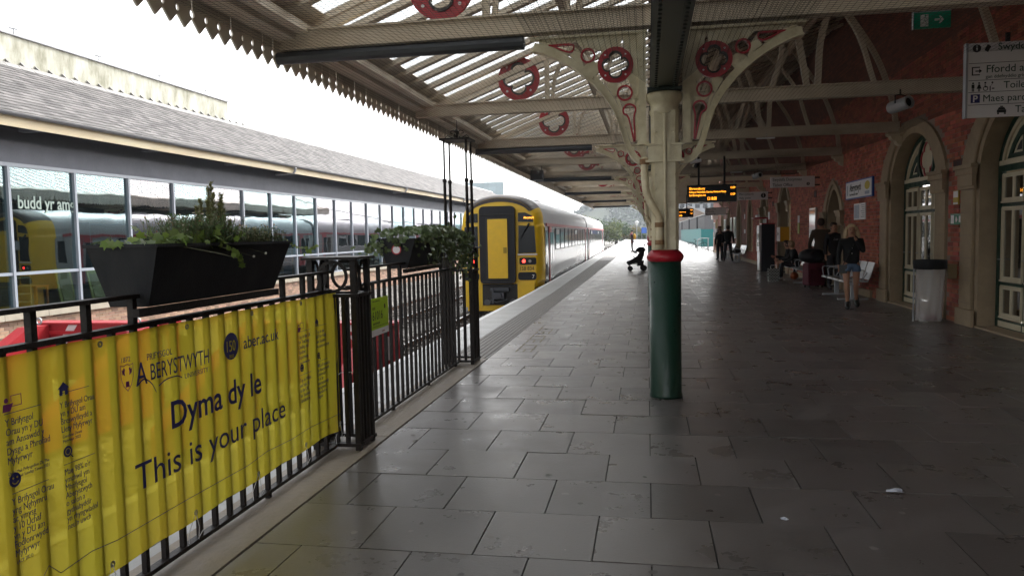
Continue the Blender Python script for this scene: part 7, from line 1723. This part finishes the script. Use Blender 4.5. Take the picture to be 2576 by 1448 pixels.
# grey shed, gabled building, turquoise hoarding
m_shed = M('grey_profiled_sheet', (.15,.14,.145), .5, var=.2, vs=2)
sh_t = thing('industrial_shed', 'long grey clad shed beyond the turquoise fence', 'shed', (9, 135, -.2))
b = B(); b.box(7.2, 26, 99, 178, -.2, 3.62); b.build('cladding', m_shed, sh_t)
b = B(); y = 99.2
while y < 178: b.box(7.165, 7.199, y, y+.2, .0, 3.6); y += .42
b.build('profile_ribs', m_shed, sh_t, kind='stuff')
b = B(); b.add([(7.0,98.7,3.64),(26,98.7,7.5),(26,178,7.5),(7.0,178,3.64),(7.0,98.7,3.74),(26,98.7,7.6),(26,178,7.6),(7.0,178,3.74)], [(0,1,2,3),(7,6,5,4),(0,4,5,1),(3,2,6,7),(0,3,7,4)]); b.build('sloping_roof', M('pale_roof_sheet', (.42,.42,.42), .5), sh_t)
for y in (112, 133, 160): b = B(); b.tube([(7.1,y,-.1),(7.1,y,3.66)], .11, 8); b.build('downpipe', m_tdk, sh_t)
gb = thing('gabled_building', 'brown gabled building with round window above the grey shed', 'building', (8, 190, 0)); b = B(); b.extr([(3.5,186,-.5),(15.5,186,-.5),(15.5,186,5.0),(9.8,186,7.6),(3.5,186,4.9)], (0,16,0)); b.build('gable_wall', M('tan_brick', (.30,.22,.17), .8, var=.3), gb)
b = B(); b.annulus((9.9,185.9,5.5), .45, .6, (0,-.1,0)); b.extr([(9.9+.45*cos(a*pi/8),185.95,5.5+.45*sin(a*pi/8)) for a in range(16)], (0,-.02,0)); b.build('round_window', m_sign, gb)
b = B(); b.bar((3.2,186,4.85),(9.8,186,7.75),.5,.16,up=(0,0,1)); b.bar((9.8,186,7.75),(15.8,186,4.9),.5,.16,up=(0,0,1)); b.build('gable_coping', M('coping_pale', (.45,.42,.38), .6), gb)
fb_ = thing('flats', 'pale block of flats showing above the gabled building', 'building', (12, 240, 0)); b = B(); b.box(9.5, 22, 240, 255, 0, 11); b.box(12, 15, 243, 250, 11, 12.6); b.build('facade', M('pale_grey_wall', (.36,.38,.42), .6), fb_)
b = B()
for i in range(5):
    for z in (6.2, 8.8): b.box(10+i*2.3, 11.4+i*2.3, 239.9, 239.99, z, z+1.3)
b.build('windows', m_screen, fb_)
tf = thing('hoarding_fence', 'turquoise panelled fence beyond the cycle stand', 'fence', (5.9, 115, 0)); m_turq = M('turquoise_paint', (.02,.20,.20), .5, var=.3, vs=3)
pn_ = B().box(-.02,.02,-1.17,1.17,-.35,1.80).mesh('fence_panel', m_turq); pr2 = B().box(-.05,-.021,-1.2,1.2,-.04,.04).mesh('fence_rail', m_turq); y = 83.2
ang = math.atan2(6.55-5.6, 70)
while y < 152:
    x = 5.62+(y-82)*.0135; o = place('fence_panel', pn_, tf, loc=Vector((x,y,.05+(y-82)*.002))-Vector(tf.location)); o.rotation_euler = (0,0,-ang); o = place('fence_rail', pr2, tf, loc=Vector((x,y,1.1))-Vector(tf.location)); o.rotation_euler = (0,0,-ang); o = place('fence_rail', pr2, tf, loc=Vector((x,y,1.84))-Vector(tf.location)); o.rotation_euler = (0,0,-ang); y += 2.4
b = B(); b.box(5.6,7.1,82.0,82.05,-.3,1.80); b.build('end_panel', m_turq, tf)
b = B(); b.add([(5.3,59,-.01),(60,59,-.01),(60,210,-.01),(6.3,210,-.01)], [(0,1,2,3)]); yd = b.build('yard_surface', M('yard_asphalt', (.16,.16,.155), .7, var=.3)); yd['kind'] = 'structure'
# end-of-wall details
for (x, y, lb, h, c_) in [(-1.45,110,'platform lamp post with white lantern on the open platform',2.6,m_white),]:
    t = thing('lamp_post', lb, 'lamp post', (x, y, 0)); b = B(); b.tube([(x,y,0),(x,y,h)], .05, 8); b.build('post', m_alu, t); b = B(); b.lathe((x,y,h), [(.06,0),(.26,.45),(.28,.5),(.1,.72)], 10); b.build('lantern', c_, t)
t = thing('blue_sign', 'blue station sign on posts at the far open platform', 'sign', (-.55, 125, 0)); b = B(); b.box(-.9,-.1,125,125.05,1.5,2.4); b.build('sign_panel', M('bright_blue', (.03,.12,.5), .4), t); b = B(); b.tube([(-.85,125.1,0),(-.85,125.1,2.4)], .05, 6); b.tube([(-.15,125.1,0),(-.15,125.1,2.4)], .05, 6); b.build('post', m_alu, t)
t = thing('railway_signal', 'railway signal post with warm lamp beside the distant track', 'signal', (-9.6, 150, -1)); b = B(); b.tube([(-9.6,150,-1),(-9.6,150,3.4)], .09, 8); b.build('post', m_alu, t); b = B(); b.box(-9.85,-9.35,149.7,149.9,2.2,4.4); b.build('signal_head', m_tdk, t); b = B(); b.extr([(-9.6+.16*cos(a*pi/6),149.68,3.8+.16*sin(a*pi/6)) for a in range(12)], (0,.01,0)); b.build('lit_lamp', M('signal_lamp', (1.,.35,.08), .4, emit=4), t)
t = wall_panel('meter_box', 'grey box with louvred face near the far corner of the wall', 'box', 54.2, 55.0, 1.2, 1.75, m_alu, .22)
t = wall_panel('cream_door_panel', 'pale pink lower door panel near the far corner of the wall', 'door', 58.4, 59.1, .05, 1.5, M('pale_pink_panel', (.40,.27,.22), .6), .03)
t = wall_panel('white_notice_board', 'white notice board high near the far corner of the wall', 'notice board', 55.4, 56.3, 2.4, 2.85, m_sign, .4)
# ---- haze
SHOP_ = 0
hz = B(); hz.box(-620, 420, -8, 1120, -2.6, 75); hz.f = hz.f
hm = bpy.data.materials.new('haze'); hm.use_nodes = True; n = hm.node_tree.nodes; l = hm.node_tree.links; n.clear(); out = n.new('ShaderNodeOutputMaterial'); pv = n.new('ShaderNodeVolumePrincipled'); pv.inputs['Color'].default_value = (.86,.92,1,1); pv.inputs['Density'].default_value = .00042; pv.inputs['Anisotropy'].default_value = .1; l.new(pv.outputs[0], out.inputs['Volume'])
HAZE = hz.build('haze', hm, kind='stuff'); HAZE['label'] = 'pale summer haze in the air'; HAZE['category'] = 'haze'; HAZE.display_type = 'WIRE'
